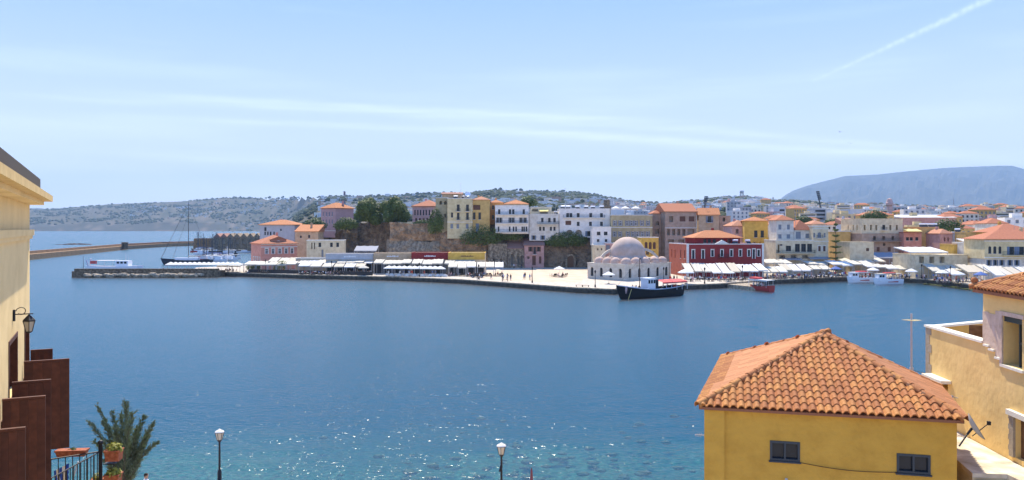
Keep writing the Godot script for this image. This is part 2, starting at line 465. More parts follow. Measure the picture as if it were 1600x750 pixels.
func make_water() -> void:
	var m := StandardMaterial3D.new()
	m.resource_name = "sea_water"
	m.transparency = BaseMaterial3D.TRANSPARENCY_ALPHA
	var body := Color(0.02, 0.10, 0.15).linear_to_srgb()
	body.a = 0.06
	m.albedo_color = body
	m.roughness = 0.19
	m.metallic_specular = 0.34
	m.normal_enabled = true
	m.normal_texture = normal_tex(0.022, 9.0, 1024, 5, 51)
	m.normal_scale = 0.51
	m.uv1_triplanar = true
	m.uv1_world_triplanar = true
	m.uv1_scale = Vector3(0.043, 0.043, 0.06)
	M["water"] = m
	var wn := FastNoiseLite.new()
	wn.seed = 61; wn.frequency = 0.16; wn.fractal_octaves = 3
	var gust := FastNoiseLite.new()
	gust.seed = 62; gust.frequency = 0.012; gust.fractal_octaves = 3
	var hh := func(x: float, z: float) -> float:
		var g := clampf(0.55 + 1.1 * gust.get_noise_2d(x * 0.55, z * 1.4), 0.12, 1.2)
		return g * 0.10 * wn.get_noise_2d(x * 0.7, z * 1.35)
	var ds := []
	var d := 40.0
	while d < 460.0:
		ds.append(d)
		d *= 1.0095
	while d < 10000.0:
		ds.append(d)
		d *= 1.09
	var nx := 330
	var pos := PackedVector3Array(); var nor := PackedVector3Array(); var idx := PackedInt32Array()
	for dd in ds:
		var calm: float = 1.0 - smoothstep(330.0, 455.0, dd)
		for i in nx + 1:
			var x: float = (float(i) / nx * 2.0 - 1.0) * 0.86 * dd
			var z: float = -dd
			if calm > 0.0:
				var e := 0.12
				var y: float = hh.call(x, z) * calm
				var gx: float = (hh.call(x + e, z) - hh.call(x, z)) / e * calm
				var gz: float = (hh.call(x, z + e) - hh.call(x, z)) / e * calm
				pos.append(Vector3(x, y, z))
				nor.append(Vector3(-gx, 1, -gz).normalized())
			else:
				pos.append(Vector3(x, 0, z)); nor.append(Vector3.UP)
	for j in ds.size() - 1:
		for i in nx:
			var a := j * (nx + 1) + i; var b := a + 1; var c := b + nx + 1; var e := a + nx + 1
			idx.append_array(PackedInt32Array([a, c, b, a, e, c]))
	var arr := []
	arr.resize(Mesh.ARRAY_MAX)
	arr[Mesh.ARRAY_VERTEX] = pos; arr[Mesh.ARRAY_NORMAL] = nor; arr[Mesh.ARRAY_INDEX] = idx
	var am := ArrayMesh.new()
	am.add_surface_from_arrays(Mesh.PRIMITIVE_TRIANGLES, arr)
	var o := mi(am, "sea_water", m, self)
	o.set_meta("kind", "structure")
	# the sea bed: plain sand that falls away from the near quay
	var bn := FastNoiseLite.new()
	bn.seed = 71; bn.frequency = 0.05; bn.fractal_octaves = 5
	var mb := MB.new()
	var bd := []
	d = 38.0
	while d < 300.0:
		bd.append(d)
		d *= 1.014
	while d < 10500.0:
		bd.append(d)
		d *= 1.3
	var rows := []
	for dd in bd:
		var line := []
		for i in 161:
			var x: float = (i / 160.0 * 2.0 - 1.0) * 0.88 * dd
			line.append(Vector3(x, -1.3 - smoothstep(40.0, 150.0, dd) * 9.0 + bn.get_noise_2d(x, dd) * 0.8, -dd))
		rows.append(line)
	for j in rows.size() - 1:
		for i in 160:
			var up := Vector3.UP
			mb.quads(rows[j][i], rows[j][i + 1], rows[j + 1][i + 1], rows[j + 1][i], up, up, up, up)
	struct(mb, "sea_bed", mat("sea_sand", .10, .46, .34, 0.95, M["t_patchy"], 0.22))
	# the water itself takes up red light and scatters blue and green
	var fm := FogMaterial.new()
	fm.resource_name = "water_body"
	fm.density = WATER_DENSITY
	fm.albedo = Color(.003, .26, .46).linear_to_srgb()
	var fv := FogVolume.new()
	fv.name = "water_body"
	fv.shape = RenderingServer.FOG_VOLUME_SHAPE_BOX
	fv.size = Vector3(17000, 13.0, 10400)
	fv.material = fm
	fv.position = Vector3(0, -13.0 / 2 - .12, -5200 - 38)
	add_child(fv)
	fv.set_meta("kind", "structure")
	# boulders under water off the near quay
	var rocks := MB.new()
	for k in 150:
		var px := rf(600, 1120); var dd := rf(50, 62) if k % 3 else rf(50, 75)
		if k % 7 == 0: px = rf(180, 1100)
		var r := rf(0.15, 0.55)
		rocks.ball(Vector3(X(px, dd), -1.45 + rf(-.1, .15), -dd), Vector3(r, r * rf(.18, .32), r * rf(.7, 1.2)), 7, 4)
	var ro := mk(rocks, "underwater_boulders", mat("underwater_rock", .12, .31, .21, 0.9, M["t_patchy"], 0.8), self)
	tag(ro, "pale boulders showing through the shallow water off the near quay", "rocks", "", "stuff")

# ------------------------------------------------------------------ buildings
# one wall in its own plane: x to the right, y up, facing +z, with real openings [x0, y0, x1, y1, arched]
func wall_face(mb: MB, x0: float, x1: float, y0: float, y1: float, holes: Array, deep := 0.18) -> void:
	var xs := [x0, x1]; var ys := [y0, y1]
	for h in holes:
		xs.append(h[0]); xs.append(h[2]); ys.append(h[1]); ys.append(h[3])
	xs.sort(); ys.sort()
	for i in xs.size() - 1:
		if xs[i + 1] - xs[i] < 0.001 or xs[i] < x0 - 0.001 or xs[i + 1] > x1 + 0.001: continue
		for j in ys.size() - 1:
			if ys[j + 1] - ys[j] < 0.001 or ys[j] < y0 - 0.001 or ys[j + 1] > y1 + 0.001: continue
			var mx: float = (xs[i] + xs[i + 1]) * 0.5; var my: float = (ys[j] + ys[j + 1]) * 0.5
			var open := false
			for h in holes:
				if mx > h[0] and mx < h[2] and my > h[1] and my < h[3]: open = true
			if not open:
				mb.quad(Vector3(xs[i], ys[j], 0), Vector3(xs[i + 1], ys[j], 0), Vector3(xs[i + 1], ys[j + 1], 0), Vector3(xs[i], ys[j + 1], 0))
	for h in holes:
		var a := Vector3(h[0], h[1], 0); var b := Vector3(h[2], h[1], 0); var c := Vector3(h[2], h[3], 0); var e := Vector3(h[0], h[3], 0)
		var k := Vector3(0, 0, -(h[5] if h.size() > 5 else deep))
		mb.quad(a, b, b + k, a + k)
		mb.quad(b, c, c + k, b + k)
		mb.quad(c, e, e + k, c + k)
		mb.quad(e, a, a + k, e + k)
		if h[4]:
			var r: float = (h[2] - h[0]) * 0.5; var cx: float = (h[0] + h[2]) * 0.5
			var arc := func(t: float) -> Vector3: return Vector3(cx - r * cos(t), h[3] - r * 1.15 + r * 1.15 * sin(t), 0)
			for s in 6:
				var p: Vector3 = arc.call(PI / 2 * s / 6.0); var q: Vector3 = arc.call(PI / 2 * (s + 1) / 6.0)
				mb.quad(p, q, Vector3(q.x, h[3], 0), Vector3(p.x, h[3], 0))
				var p2 := Vector3(2 * cx - p.x, p.y, 0); var q2 := Vector3(2 * cx - q.x, q.y, 0)
				mb.quad(q2, p2, Vector3(p2.x, h[3], 0), Vector3(q2.x, h[3], 0))

func cached(key: String, make: Callable) -> Mesh:
	if not mesh_cache.has(key):
		var mb := MB.new()
		make.call(mb)
		mesh_cache[key] = mb.done()
	return mesh_cache[key]

# a window or door set into an opening of width w and height h; at = middle of its foot on the wall plane
func window(parent: Node, at: Vector3, w: float, h: float, style: String, turn := 0.0, deep := 0.18, called := "window") -> void:
	w = snappedf(w, 0.05); h = snappedf(h, 0.05)
	var key := "%.2f %.2f %.2f" % [w, h, deep]
	var pane := mi(cached("pane " + key, func(mb): mb.box(Vector3(-w / 2, 0, -deep - 0.02), Vector3(w / 2, h, -deep + 0.03))), called, M["room_wall"] if "o" in style else M["shutter_brown"] if "c" in style else M["shutter_grey"] if "g" in style else M["glass"], parent)
	pane.position = at
	pane.rotation.y = turn
	if "f" in style or "k" in style:
		mi(cached("frame " + key, func(mb):
			var z0 := -deep + 0.035; var z1 := -deep + 0.09; var t := 0.09
			mb.box(Vector3(-w / 2, 0, z0), Vector3(-w / 2 + t, h, z1)); mb.box(Vector3(w / 2 - t, 0, z0), Vector3(w / 2, h, z1))
			mb.box(Vector3(-w / 2 + t, h - t, z0), Vector3(w / 2 - t, h, z1)); mb.box(Vector3(-w / 2 + t, 0, z0), Vector3(w / 2 - t, t, z1))
			mb.box(Vector3(-0.035, t, z0), Vector3(0.035, h - t, z1)); mb.box(Vector3(-w / 2 + t, h * 0.62, z0 + .004), Vector3(w / 2 - t, h * 0.62 + 0.06, z1 - .004))), "frame", M["frame_white"] if "f" in style else M["frame_dark"], pane)
	for s in ["s", "r", "u"]:
		if s in style:
			for side in [-1, 1]:
				var sh := mi(cached("shutter " + key, func(mb):
					mb.box(Vector3(-w / 4, 0, 0.012), Vector3(w / 4, h, 0.06))
					for k in 3: mb.box(Vector3(-w / 4 + 0.05, 0.1 + k * h * 0.31, 0.06), Vector3(w / 4 - 0.05, 0.1 + k * h * 0.31 + h * 0.24, 0.075))), "shutter", M[{"s": "shutter_grey", "r": "shutter_brown", "u": "shutter_blue"}[s]], pane)
				sh.position = Vector3(side * (w * 0.75 + 0.02), 0, 0)
	if "t" in style:
		mi(cached("surround " + key, func(mb):
			var t := 0.2
			mb.box(Vector3(-w / 2 - t, -0.05, 0.003), Vector3(-w / 2, h + t, 0.08)); mb.box(Vector3(w / 2, -0.05, 0.003), Vector3(w / 2 + t, h + t, 0.08))
			mb.box(Vector3(-w / 2, h, 0.003), Vector3(w / 2, h + t, 0.076)); mb.box(Vector3(-w / 2 - t - .06, h + t, 0.003), Vector3(w / 2 + t + .06, h + t + 0.1, 0.16))), "surround", M["trim"], pane)
	if "l" in style or (("k" in style or "g" in style) and not "b" in style and not "d" in style and w < 2.5):
		mi(cached("sill " + key, func(mb): mb.box(Vector3(-w / 2 - 0.12, -0.1, 0.003), Vector3(w / 2 + 0.12, -0.004, 0.14))), "sill", M["trim"], pane)
	if "b" in style:
		mi(cached("slab " + key, func(mb): mb.box(Vector3(-w / 2 - 0.35, -0.18, 0.003), Vector3(w / 2 + 0.35, -0.03, 0.85))), "balcony", M["trim"], pane)
		mi(cached("railing " + key, func(mb): railing(mb, [Vector3(-w / 2 - .32, -.03, .01), Vector3(-w / 2 - .32, -.03, .8), Vector3(w / 2 + .32, -.03, .8), Vector3(w / 2 + .32, -.03, .01)], 0.95, 0.22)), "railing", M["iron"], pane)

func railing(mb: MB, pts: Array, tall: float, gap: float, r := 0.018) -> void:
	for i in pts.size() - 1:
		var a: Vector3 = pts[i]; var b: Vector3 = pts[i + 1]
		mb.tube(a + Vector3.UP * tall, b + Vector3.UP * tall, r * 1.4, r * 1.4, 4)
		mb.tube(a + Vector3.UP * 0.1, b + Vector3.UP * 0.1, r, r, 4)
		var n := maxi(1, int(a.distance_to(b) / gap))
		for k in n + 1:
			var p := a.lerp(b, float(k) / n)
			mb.tube(p, p + Vector3.UP * tall, r, r, 4, false)

func roof_mesh(kind: String, x0: float, x1: float, z0: float, z1: float, y: float, rise: float) -> MB:
	var mb := MB.new()
	var t := 0.14
	var a := Vector3(x0, y, z1); var b := Vector3(x1, y, z1); var c := Vector3(x1, y, z0); var e := Vector3(x0, y, z0)
	var up := Vector3.UP * t
	for s in [[a, b], [b, c], [c, e], [e, a]]:
		mb.quad(s[0], s[1], s[1] + up, s[0] + up)
	mb.quad(e, c, b, a)
	a += up; b += up; c += up; e += up
	var xm := (x0 + x1) / 2; var zm := (z0 + z1) / 2
	var w := x1 - x0; var dp := z1 - z0
	if kind == "gable":
		var p := Vector3(x0, y + t + rise, zm); var q := Vector3(x1, y + t + rise, zm)
		mb.quad(a, b, q, p); mb.quad(c, e, p, q); mb.tri(b, c, q); mb.tri(e, a, p)
	elif kind == "gablez":
		var p := Vector3(xm, y + t + rise, z1); var q := Vector3(xm, y + t + rise, z0)
		mb.quad(b, c, q, p); mb.quad(e, a, p, q); mb.tri(a, b, p); mb.tri(c, e, q)
	elif kind == "shed":
		var p := Vector3(x0, y + t + rise, z0); var q := Vector3(x1, y + t + rise, z0)
		mb.quad(a, b, q, p); mb.tri(e, a, p); mb.tri(b, c, q); mb.quad(c, e, p, q)
	elif w >= dp:
		var p := Vector3(x0 + dp / 2, y + t + rise, zm); var q := Vector3(x1 - dp / 2, y + t + rise, zm)
		mb.quad(a, b, q, p); mb.quad(c, e, p, q); mb.tri(b, c, q); mb.tri(e, a, p)
	else:
		var p := Vector3(xm, y + t + rise, z1 - w / 2); var q := Vector3(xm, y + t + rise, z0 + w / 2)
		mb.tri(a, b, p); mb.quad(b, c, q, p); mb.tri(c, e, q); mb.quad(e, a, p, q)
	return mb

# s: l, r, top (pixels of the front wall), d (its distance), base (metres), dp (depth), rot, wall, roof [kind, rise, material, overhang], rows [top, foot, [columns], width in pixels, style], left/right [[z, y0, y1, w, style]], bands, balconies [l, r, row of the floor, out]
func building(called: String, label: String, category: String, s: Dictionary) -> Node3D:
	var d: float = s.d
	var rot := deg_to_rad(s.get("rot", 0.0))
	var x0 := X(s.l, d); var x1 := X(s.r, d)
	var cx := (x0 + x1) / 2
	var w: float = (x1 - x0) / cos(rot)
	var base: float = s.get("base", QY)
	var h: float = Y(s.top, d) - base
	var dp: float = s.get("dp", 10.0)
	var wm: Material = M[s.get("wall", "white")]
	var o := thing(called, label, category, Vector3(cx, base, -d), rot, s.get("group", ""))
	var holes := []; var wins := []
	for r in s.get("rows", []):
		var y1: float = Y(r[0], d) - base; var y0: float = Y(r[1], d) - base
		var ww: float = snappedf(r[3] / F * d / cos(rot), 0.05)
		var hh := snappedf(y1 - y0, 0.05)
		for px in r[2]:
			var x: float = (X(px, d) - cx) / cos(rot)
			if x - ww / 2 < -w / 2 or x + ww / 2 > w / 2: continue
			holes.append([x - ww / 2, y0, x + ww / 2, y0 + hh, "h" in r[4], 1.7 if "o" in r[4] else .22])
			wins.append([Vector3(x, y0, 0), ww, hh, r[4], 0.0])
	var mb := MB.new()
	mb.xf = Transform3D(Basis(), Vector3.ZERO)
	wall_face(mb, -w / 2, w / 2, 0, h, holes)
	for side in [-1, 1]:
		holes = []
		for q in s.get("left" if side < 0 else "right", []):
			var zz: float = q[0]
			var xx := (zz - dp / 2) * (1 if side > 0 else -1)
			holes.append([xx - q[3] / 2, q[1], xx + q[3] / 2, q[2], "h" in q[4], 1.7 if "o" in q[4] else .22])
			wins.append([Vector3(side * w / 2, q[1], -zz), q[3], q[2] - q[1], q[4], side * PI / 2])
		var sm := MB.new() if side < 0 and s.has("leftwall") else mb
		sm.xf = Transform3D(Basis(Vector3.UP, side * PI / 2), Vector3(side * w / 2, 0, -dp / 2))
		wall_face(sm, -dp / 2, dp / 2, 0, h, holes)
		if sm != mb: mk(sm, "side_wall", M[s.leftwall], o)
	mb.xf = Transform3D.IDENTITY
	mb.quad(Vector3(w / 2, 0, -dp), Vector3(-w / 2, 0, -dp), Vector3(-w / 2, h, -dp), Vector3(w / 2, h, -dp))
	mb.quad(Vector3(-w / 2, h, 0), Vector3(w / 2, h, 0), Vector3(w / 2, h, -dp), Vector3(-w / 2, h, -dp))
	mk(mb, "wall", wm, o)
	for q in wins:
		window(o, q[0], q[1], q[2], q[3], q[4], 1.7 if "o" in q[3] else .22, "door" if "d" in q[3] else "window")
	var rs: Array = s.get("roof", ["flat"])
	if rs[0] == "flat":
		var cp := MB.new()
		var t := 0.28; var g := 0.07
		for q in [[-w / 2 - g, w / 2 + g, -t, g], [-w / 2 - g, w / 2 + g, -dp - g, -dp + t], [-w / 2 - g, -w / 2 + t, -dp + t, -t], [w / 2 - t, w / 2 + g, -dp + t, -t]]:
			cp.box(Vector3(q[0], h + 0.002, q[2]), Vector3(q[1], h + 0.22, q[3]))
		mk(cp, "coping", M[s.get("coping", "trim")], o)
	else:
		var ov: float = rs[3] if rs.size() > 3 else 0.4
		var rf_ := mk(roof_mesh(rs[0], -w / 2 - ov, w / 2 + ov, -dp - ov, ov, h + 0.003, rs[1]), "roof", M[rs[2]], o)
		if category == "house" or category == "building":
			var chm := MB.new()
			var cx_ := w * rf(-.28, .28)
			chm.box(Vector3(cx_ - .35, h + .1, -dp * .62 - .35), Vector3(cx_ + .35, h + rs[1] + rf(.5, 1.1), -dp * .62 + .35))
			chm.box(Vector3(cx_ - .45, h + rs[1] + .3, -dp * .62 - .45), Vector3(cx_ + .45, h + rs[1] + .42, -dp * .62 + .45))
			mk(chm, "chimney", wm, rf_)
	for py in s.get("bands", []):
		var bd := MB.new()
		var y: float = Y(py, d) - base
		bd.box(Vector3(-w / 2 - 0.08, y - 0.12, -0.1), Vector3(w / 2 + 0.08, y + 0.12, 0.1))
		mk(bd, "moulding", M["trim"], o)
	for q in s.get("balconies", []):
		var bx0: float = (X(q[0], d) - cx) / cos(rot); var bx1: float = (X(q[1], d) - cx) / cos(rot)
		var y: float = Y(q[2], d) - base
		var sl := MB.new()
		sl.box(Vector3(bx0, y - 0.2, 0.002), Vector3(bx1, y - 0.02, q[3]))
		var bo := mk(sl, "balcony", wm if s.get("wall", "") != "khaki" else M["trim"], o)
		var rl := MB.new()
		railing(rl, [Vector3(bx0 + .05, y - .02, .05), Vector3(bx0 + .05, y - .02, q[3] - .06), Vector3(bx1 - .05, y - .02, q[3] - .06), Vector3(bx1 - .05, y - .02, .05)], 1.0, 0.25, 0.02)
		mk(rl, "railing", M["iron"], bo)
	return o

# a rough cliff or wall between points [px, distance at the top, distance at the foot, row of the top]
func rough_wall(called: String, label: String, category: String, pts: Array, m: Material, rough: float, foot := QY) -> void:
	var mb := MB.new()
	var fn := FastNoiseLite.new()
	fn.seed = 33; fn.frequency = 0.14; fn.fractal_octaves = 4
	var nx := 26; var ny := 14
	var o := thing(called, label, category, Vector3(X(pts[0][0], pts[0][2]), foot, -pts[0][2]))
	for i in pts.size() - 1:
		var g := []
		for a in nx + 1:
			var t := float(a) / nx
			var px := lerpf(pts[i][0], pts[i + 1][0], t)
			var dt := lerpf(pts[i][1], pts[i + 1][1], t); var db := lerpf(pts[i][2], pts[i + 1][2], t)
			var top := P(px, lerpf(pts[i][3], pts[i + 1][3], t), dt)
			var bot := Vector3(X(px, db), foot, -db)
			var line := []
			for b in ny + 1:
				var p := bot.lerp(top, float(b) / ny)
				var q := fn.get_noise_3d(p.x, p.y * 1.3, p.z)
				p.z += q * rough
				p.x += fn.get_noise_3d(p.x + 50, p.y, p.z) * rough * 0.4
				if b == ny: p.y += q * rough * 0.5
				line.append(p)
			line.append(Vector3(line[-1].x, line[-1].y - 0.4, line[-1].z - 4.0))
			g.append(line)
		for a in nx:
			for b in ny + 1:
				mb.quad(g[a][b], g[a + 1][b], g[a + 1][b + 1], g[a][b + 1])
	mb.xf = Transform3D.IDENTITY
	for k in mb.v.size(): mb.v[k] -= o.position
	mk(mb, "wall", m, o)

func make_quays() -> void:
	# water edge of the far quay, read from the water line
	var line := [[300, 432.5], [330, 431.5], [350, 431], [480, 435.5], [620, 438.5], [720, 443], [800, 449], [900, 457], [958, 459.5], [1065, 452.5], [1125, 450], [1205, 443.5], [1320, 438.7], [1410, 440.5], [1450, 443], [1490, 448], [1530, 453.6], [1600, 462], [1720, 480]]
	var edge := PackedVector2Array()
	for q in line:
		var p := ground(q[0], q[1])
		edge.append(Vector2(p.x, p.z))
	var poly := edge.duplicate()
	poly.append_array(PackedVector2Array([Vector2(330, -170), Vector2(420, -460), Vector2(-70, -460), Vector2(-95, -330), Vector2(-118, -300)]))
	var top := MB.new()
	top.cap(poly, QY, true)
	struct(top, "quay", M["paving"])
	var wl := MB.new()
	var curb := MB.new()
	for i in edge.size() - 1:
		var a := edge[i]; var b := edge[i + 1]
		wl.quad(Vector3(a.x, -4, a.y), Vector3(b.x, -4, b.y), Vector3(b.x, QY - 0.25, b.y), Vector3(a.x, QY - 0.25, a.y))
		var n := (b - a).normalized(); var q := Vector2(n.y, -n.x)
		var out := Vector3(-n.y, 0, n.x) * 0.08; var inn := Vector3(n.y, 0, -n.x) * 0.7
		var A := Vector3(a.x, QY - 0.25, a.y); var B := Vector3(b.x, QY - 0.25, b.y); var u := Vector3.UP * 0.29
		curb.quad(A + out, B + out, B + out + u, A + out + u)
		curb.quad(A + out + u, B + out + u, B + inn + u, A + inn + u)
		curb.quad(B + out, A + out, A, B)
		curb.quad(B + inn, A + inn, A + inn + u, B + inn + u)
	struct(wl, "quay_wall", M["quaywall"])
	struct(curb, "quay_kerb", M["palestone"])
	# sandy coloured open square behind the mosque quay
	var sq := MB.new()
	var sp := PackedVector2Array()
	for q in [[742, 433], [800, 440], [905, 441], [925, 428], [925, 419], [790, 419]]:
		var p := ground(q[0], q[1], QY)
		sp.append(Vector2(p.x, p.z))
	sq.cap(sp, QY + 0.006, true)
	struct(sq, "square_paving", M["plaza"])
	# green weed along the foot of the right-hand quay
	var weed := MB.new()
	for k in 60:
		var t := k / 60.0
		var p := ground(lerpf(1446, 1532, t), lerp_table([[1446, 443.6], [1490, 448.8], [1532, 455]], lerpf(1446, 1532, t)))
		weed.ball(p + Vector3(rf(-.4, .4), rf(-.08, .08), 0.1), Vector3(rf(.5, 1.3), rf(.12, .3), rf(.3, .8)), 7, 4)
	tag(mk(weed, "seaweed_fringe", M["moss"], self), "bright green weed along the foot of the quay wall", "seaweed", "", "stuff")
	# near promenade under the camera
	var pr := MB.new()
	pr.box(Vector3(-160, -4, -45.5), Vector3(170, QY, 140), "kb")
	struct(pr, "promenade", M["paving"])
	var pk := MB.new()
	pk.box(Vector3(-160, -4, -46.2), Vector3(170, QY + 0.05, -45.5), "b")
	struct(pk, "promenade_kerb", M["palestone"])
	# outer breakwater
	var mole := [[-200, 424], [-60, 415], [48, 405.5], [130, 396.8], [200, 389.4], [262, 385.2], [330, 383]]
	var bw := MB.new()
	for i in mole.size() - 1:
		var a := ground(mole[i][0], mole[i][1]); var b := ground(mole[i + 1][0], mole[i + 1][1])
		var n := (b - a).normalized().cross(Vector3.UP)
		var bk := n * -5.5
		var t := Vector3.UP * 2.6; var lo := Vector3.UP * -3.0; var t2 := Vector3.UP * 4.0
		var w1 := bk * 0.75
		bw.quad(a + lo, b + lo, b + t, a + t)
		bw.quad(a + t, b + t, b + t + w1, a + t + w1)
		bw.quad(a + t + w1, b + t + w1, b + t2 + w1, a + t2 + w1)
		bw.quad(a + t2 + w1, b + t2 + w1, b + t2 + bk, a + t2 + bk)
		bw.quad(b + lo + bk, a + lo + bk, a + t2 + bk, b + t2 + bk)
	var bo := mk(bw, "breakwater", mat("molestone", .66, .48, .32, 0.92, M["t_patchy"], 0.12, M["n_rough"], 1.0), self)
	tag(bo, "long tan stone breakwater curving along the outer harbour", "breakwater")
	var hut := thing("breakwater_turret", "small dark stone watch post on the breakwater", "turret", Vector3(X(195, 585), 2.6, -585))
	var hb := MB.new()
	hb.lathe([Vector2(2.2, -2), Vector2(2.2, 2.4), Vector2(2.5, 2.5), Vector2(2.5, 2.9), Vector2(0, 3.0)], 10, Vector3.ZERO, false)
	mk(hb, "wall", M["darkrock"], hut)
	# inner jetty with its parapet
	var jd := D(433.0)
	var jn := thing("stone_jetty", "low stone jetty with a parapet and boulders at its foot", "jetty", Vector3(X(112, jd), 0, -jd))
	var jx := X(330, jd) - X(112, jd)
	var jb := MB.new()
	jb.box(Vector3(0, -4, -7.5), Vector3(jx + 2, 1.9, 0), "b")
	jb.box(Vector3(0.8, 1.9, -0.9), Vector3(jx + 2, 2.75, 0), "b")
	mk(jb, "wall", mat("jettystone", .42, .34, .25, 0.9, M["t_patchy"], 0.13, M["n_rough"], 1.0), jn)
	var rb := []
	for v in 3:
		var m := MB.new()
		var fn := FastNoiseLite.new()
		fn.seed = 90 + v; fn.frequency = 0.9
		m.ball(Vector3.ZERO, Vector3(1, .62, .8), 9, 6)
		for k in m.v.size():
			m.v[k] *= 1.0 + 0.45 * fn.get_noise_3dv(m.v[k])
			m.v[k].y = clampf(m.v[k].y, -0.6, 0.42)
		var m2 := MB.new()
		for k in range(0, m.v.size(), 3): m2.tri(m.v[k], m.v[k + 2], m.v[k + 1])
		rb.append(m2.done())
	for k in 46:
		var b := mi(rb[k % 3], "boulder", M["palestone"], self)
		tag(b, "pale boulder in the row of rocks along the foot of the jetty", "boulder", "boulders along the jetty")
		var sc := rf(0.9, 1.6)
		b.transform = Transform3D(Basis(Vector3.UP, rf(0, TAU)).scaled(Vector3(sc, sc * rf(.8, 1.1), sc)), Vector3(lerpf(X(138, jd), X(318, jd), (k + rf(0, .8)) / 46.0), rf(.4, .9), -jd + rf(.5, 1.5)))
	# low islet far out
	var isl := MB.new()
	var fi := FastNoiseLite.new()
	fi.seed = 4; fi.frequency = 0.12
	var di := D(382.0)
	for k in 34:
		var t := rf(-1, 1)
		isl.ball(Vector3(X(118, di) + t * 15.0, rf(-.5, .3), -di + rf(-5, 5)), Vector3(rf(2, 4.5), rf(.5, 1.5) * (1.1 - absf(t)), rf(2, 4)), 7, 4)
	struct(isl, "rock_islet", M["darkrock"])

func make_town() -> void:
	# ---- left: arsenals, fort and houses by the marina
	var fd := 640.0
	var ft := thing("round_bastion", "round orange stone bastion at the root of the breakwater", "bastion", Vector3(X(319, fd), 0, -fd))
	var fb := MB.new()
	fb.lathe([Vector2(8.6, -3), Vector2(7.7, 5.6), Vector2(7.9, 5.7), Vector2(7.9, 6.2), Vector2(7.6, 7.6), Vector2(6.9, 7.6), Vector2(6.9, 6.6), Vector2(0, 6.6)], 24, Vector3.ZERO, false)
	mk(fb, "wall", mat("forttan", .62, .36, .17, 0.92, M["t_patchy"], 0.15, M["n_rough"], 1.0), ft)
	for q in [[-3.2, 2.6], [1.5, 3.0]]:
		var fw := MB.new()
		fw.box(Vector3(q[0], q[1], 6.5), Vector3(q[0] + 1.8, q[1] + 1.6, 7.9))
		mk(fw, "gun_port", M["wood"], ft)
	for k in 8:
		var l := 334.0 + k * 10.4
		building("arsenal_vault", "grey stone vaulted boat shed with a pointed gable beside the marina, one of a row", "shed", {"l": l, "r": l + 10.2, "top": 371.0, "d": 560.0 - k * 8.0, "base": 1.0, "dp": 40.0, "rot": 14.0, "wall": "stone", "roof": ["gablez", 2.6, "stone" if k > 1 else "rooffaded", 0.1], "rows": [[373, 381, [l + 5.1], 4.6, "oh"]], "group": "row of stone boat sheds"})
	building("pink_house", "salmon pink harbour house with red hipped roof and tall white framed windows", "house", {"l": 413, "r": 460, "top": 381, "d": 284.0, "dp": 13.0, "rot": 33.0, "wall": "salmon", "roof": ["hip", 3.0, "roof", 0.5], "bands": [381.6, 385.6], "rows": [[388, 396.5, [420, 428.4, 437, 445.6, 453.4], 3.6, "ft"]], "left": [[2.0, 2.2, 4.4, 1.0, "ft"], [4.6, 2.2, 4.4, 1.0, "ft"], [7.2, 2.2, 4.4, 1.0, "ft"], [9.8, 2.2, 4.4, 1.0, "ft"]]})
	var dm := thing("roof_gable", "small pink dormer gable rising above the front of the salmon pink house", "dormer", Vector3(X(437, 287), Y(381, 287), -285.5), deg_to_rad(33))
	var db := MB.new()
	db.box(Vector3(-2.6, 0, -3), Vector3(2.6, 1.5, 0))
	mk(db, "wall", M["salmon"], dm)
	mk(roof_mesh("gablez", -2.9, 2.9, -3.4, 0.3, 1.5, 1.1), "roof", M["roof"], dm)
	window(dm, Vector3(0, .25, 0.2), 0.9, 1.0, "f")
	building("white_house", "pale grey plastered house with orange hipped roof standing behind the salmon pink house", "house", {"l": 405, "r": 461, "top": 351.5, "d": 318.0, "dp": 12.0, "rot": -6.0, "wall": "grey", "roof": ["hip", 2.0, "rooforange", 0.6], "rows": [[355, 361, [414], 3.6, "k"], [357.5, 361, [439], 2.6, "k"], [362, 367.5, [413.6, 418, 422.5, 428], 2.4, "k"]]})
	building("ochre_house", "old ochre stone house with sun-bleached orange roof beside the grey house", "house", {"l": 461, "r": 497, "top": 362, "d": 305.0, "dp": 9.0, "wall": "tan", "roof": ["shed", 2.6, "rooforange", 0.3], "rows": [[367, 372, [483], 3.0, "k"], [368, 372, [470], 2.6, "k"]]})
	building("cream_block", "low cream flat roofed building with peeling walls above the canopies", "building", {"l": 480, "r": 537, "top": 376, "d": 281.0, "dp": 9.0, "rot": 8.0, "wall": "cream", "rows": [[379, 386, [500, 517.6, 527], 4.0, "k"], [379, 389, [488, 492], 1.6, "o"], [390, 402, [504], 3.2, "gd"]]})
	building("mauve_house", "tall mauve house with orange hipped roof and two rows of narrow windows on the hill", "house", {"l": 500, "r": 526, "top": 325.5, "d": 332.0, "base": 12.0, "dp": 11.0, "rot": -30.0, "wall": "mauve", "roof": ["hip", 2.3, "rooforange", 0.5], "bands": [360.5], "rows": [[331, 338, [504, 509.6, 515, 520], 1.9, "g"], [343, 349.6, [504, 509.6, 515, 520], 1.9, "g"]], "right": [[5.5, 17.5, 19.2, 1.0, "g"], [5.5, 14.0, 15.7, 1.0, "g"]]})
	var ms := MB.new()
	ms.box(Vector3(X(470, 330), QY, -350), Vector3(X(560, 330), 12.0, -331.5))
	struct(ms, "hill_foot", M["darkrock"])
	# ---- the walled hill
	var hill := MB.new()
	hill.prism(PackedVector2Array([Vector2(X(528, 318), -319), Vector2(X(560, 322), -327), Vector2(X(606, 322), -327), Vector2(X(612, 304), -306), Vector2(X(700, 304), -305), Vector2(X(960, 310), -312), Vector2(X(1000, 330), -345), Vector2(X(1000, 430), -440), Vector2(X(500, 430), -440)]), QY, Y(351, 318))
	struct(hill, "walled_hill", M["darkrock"])
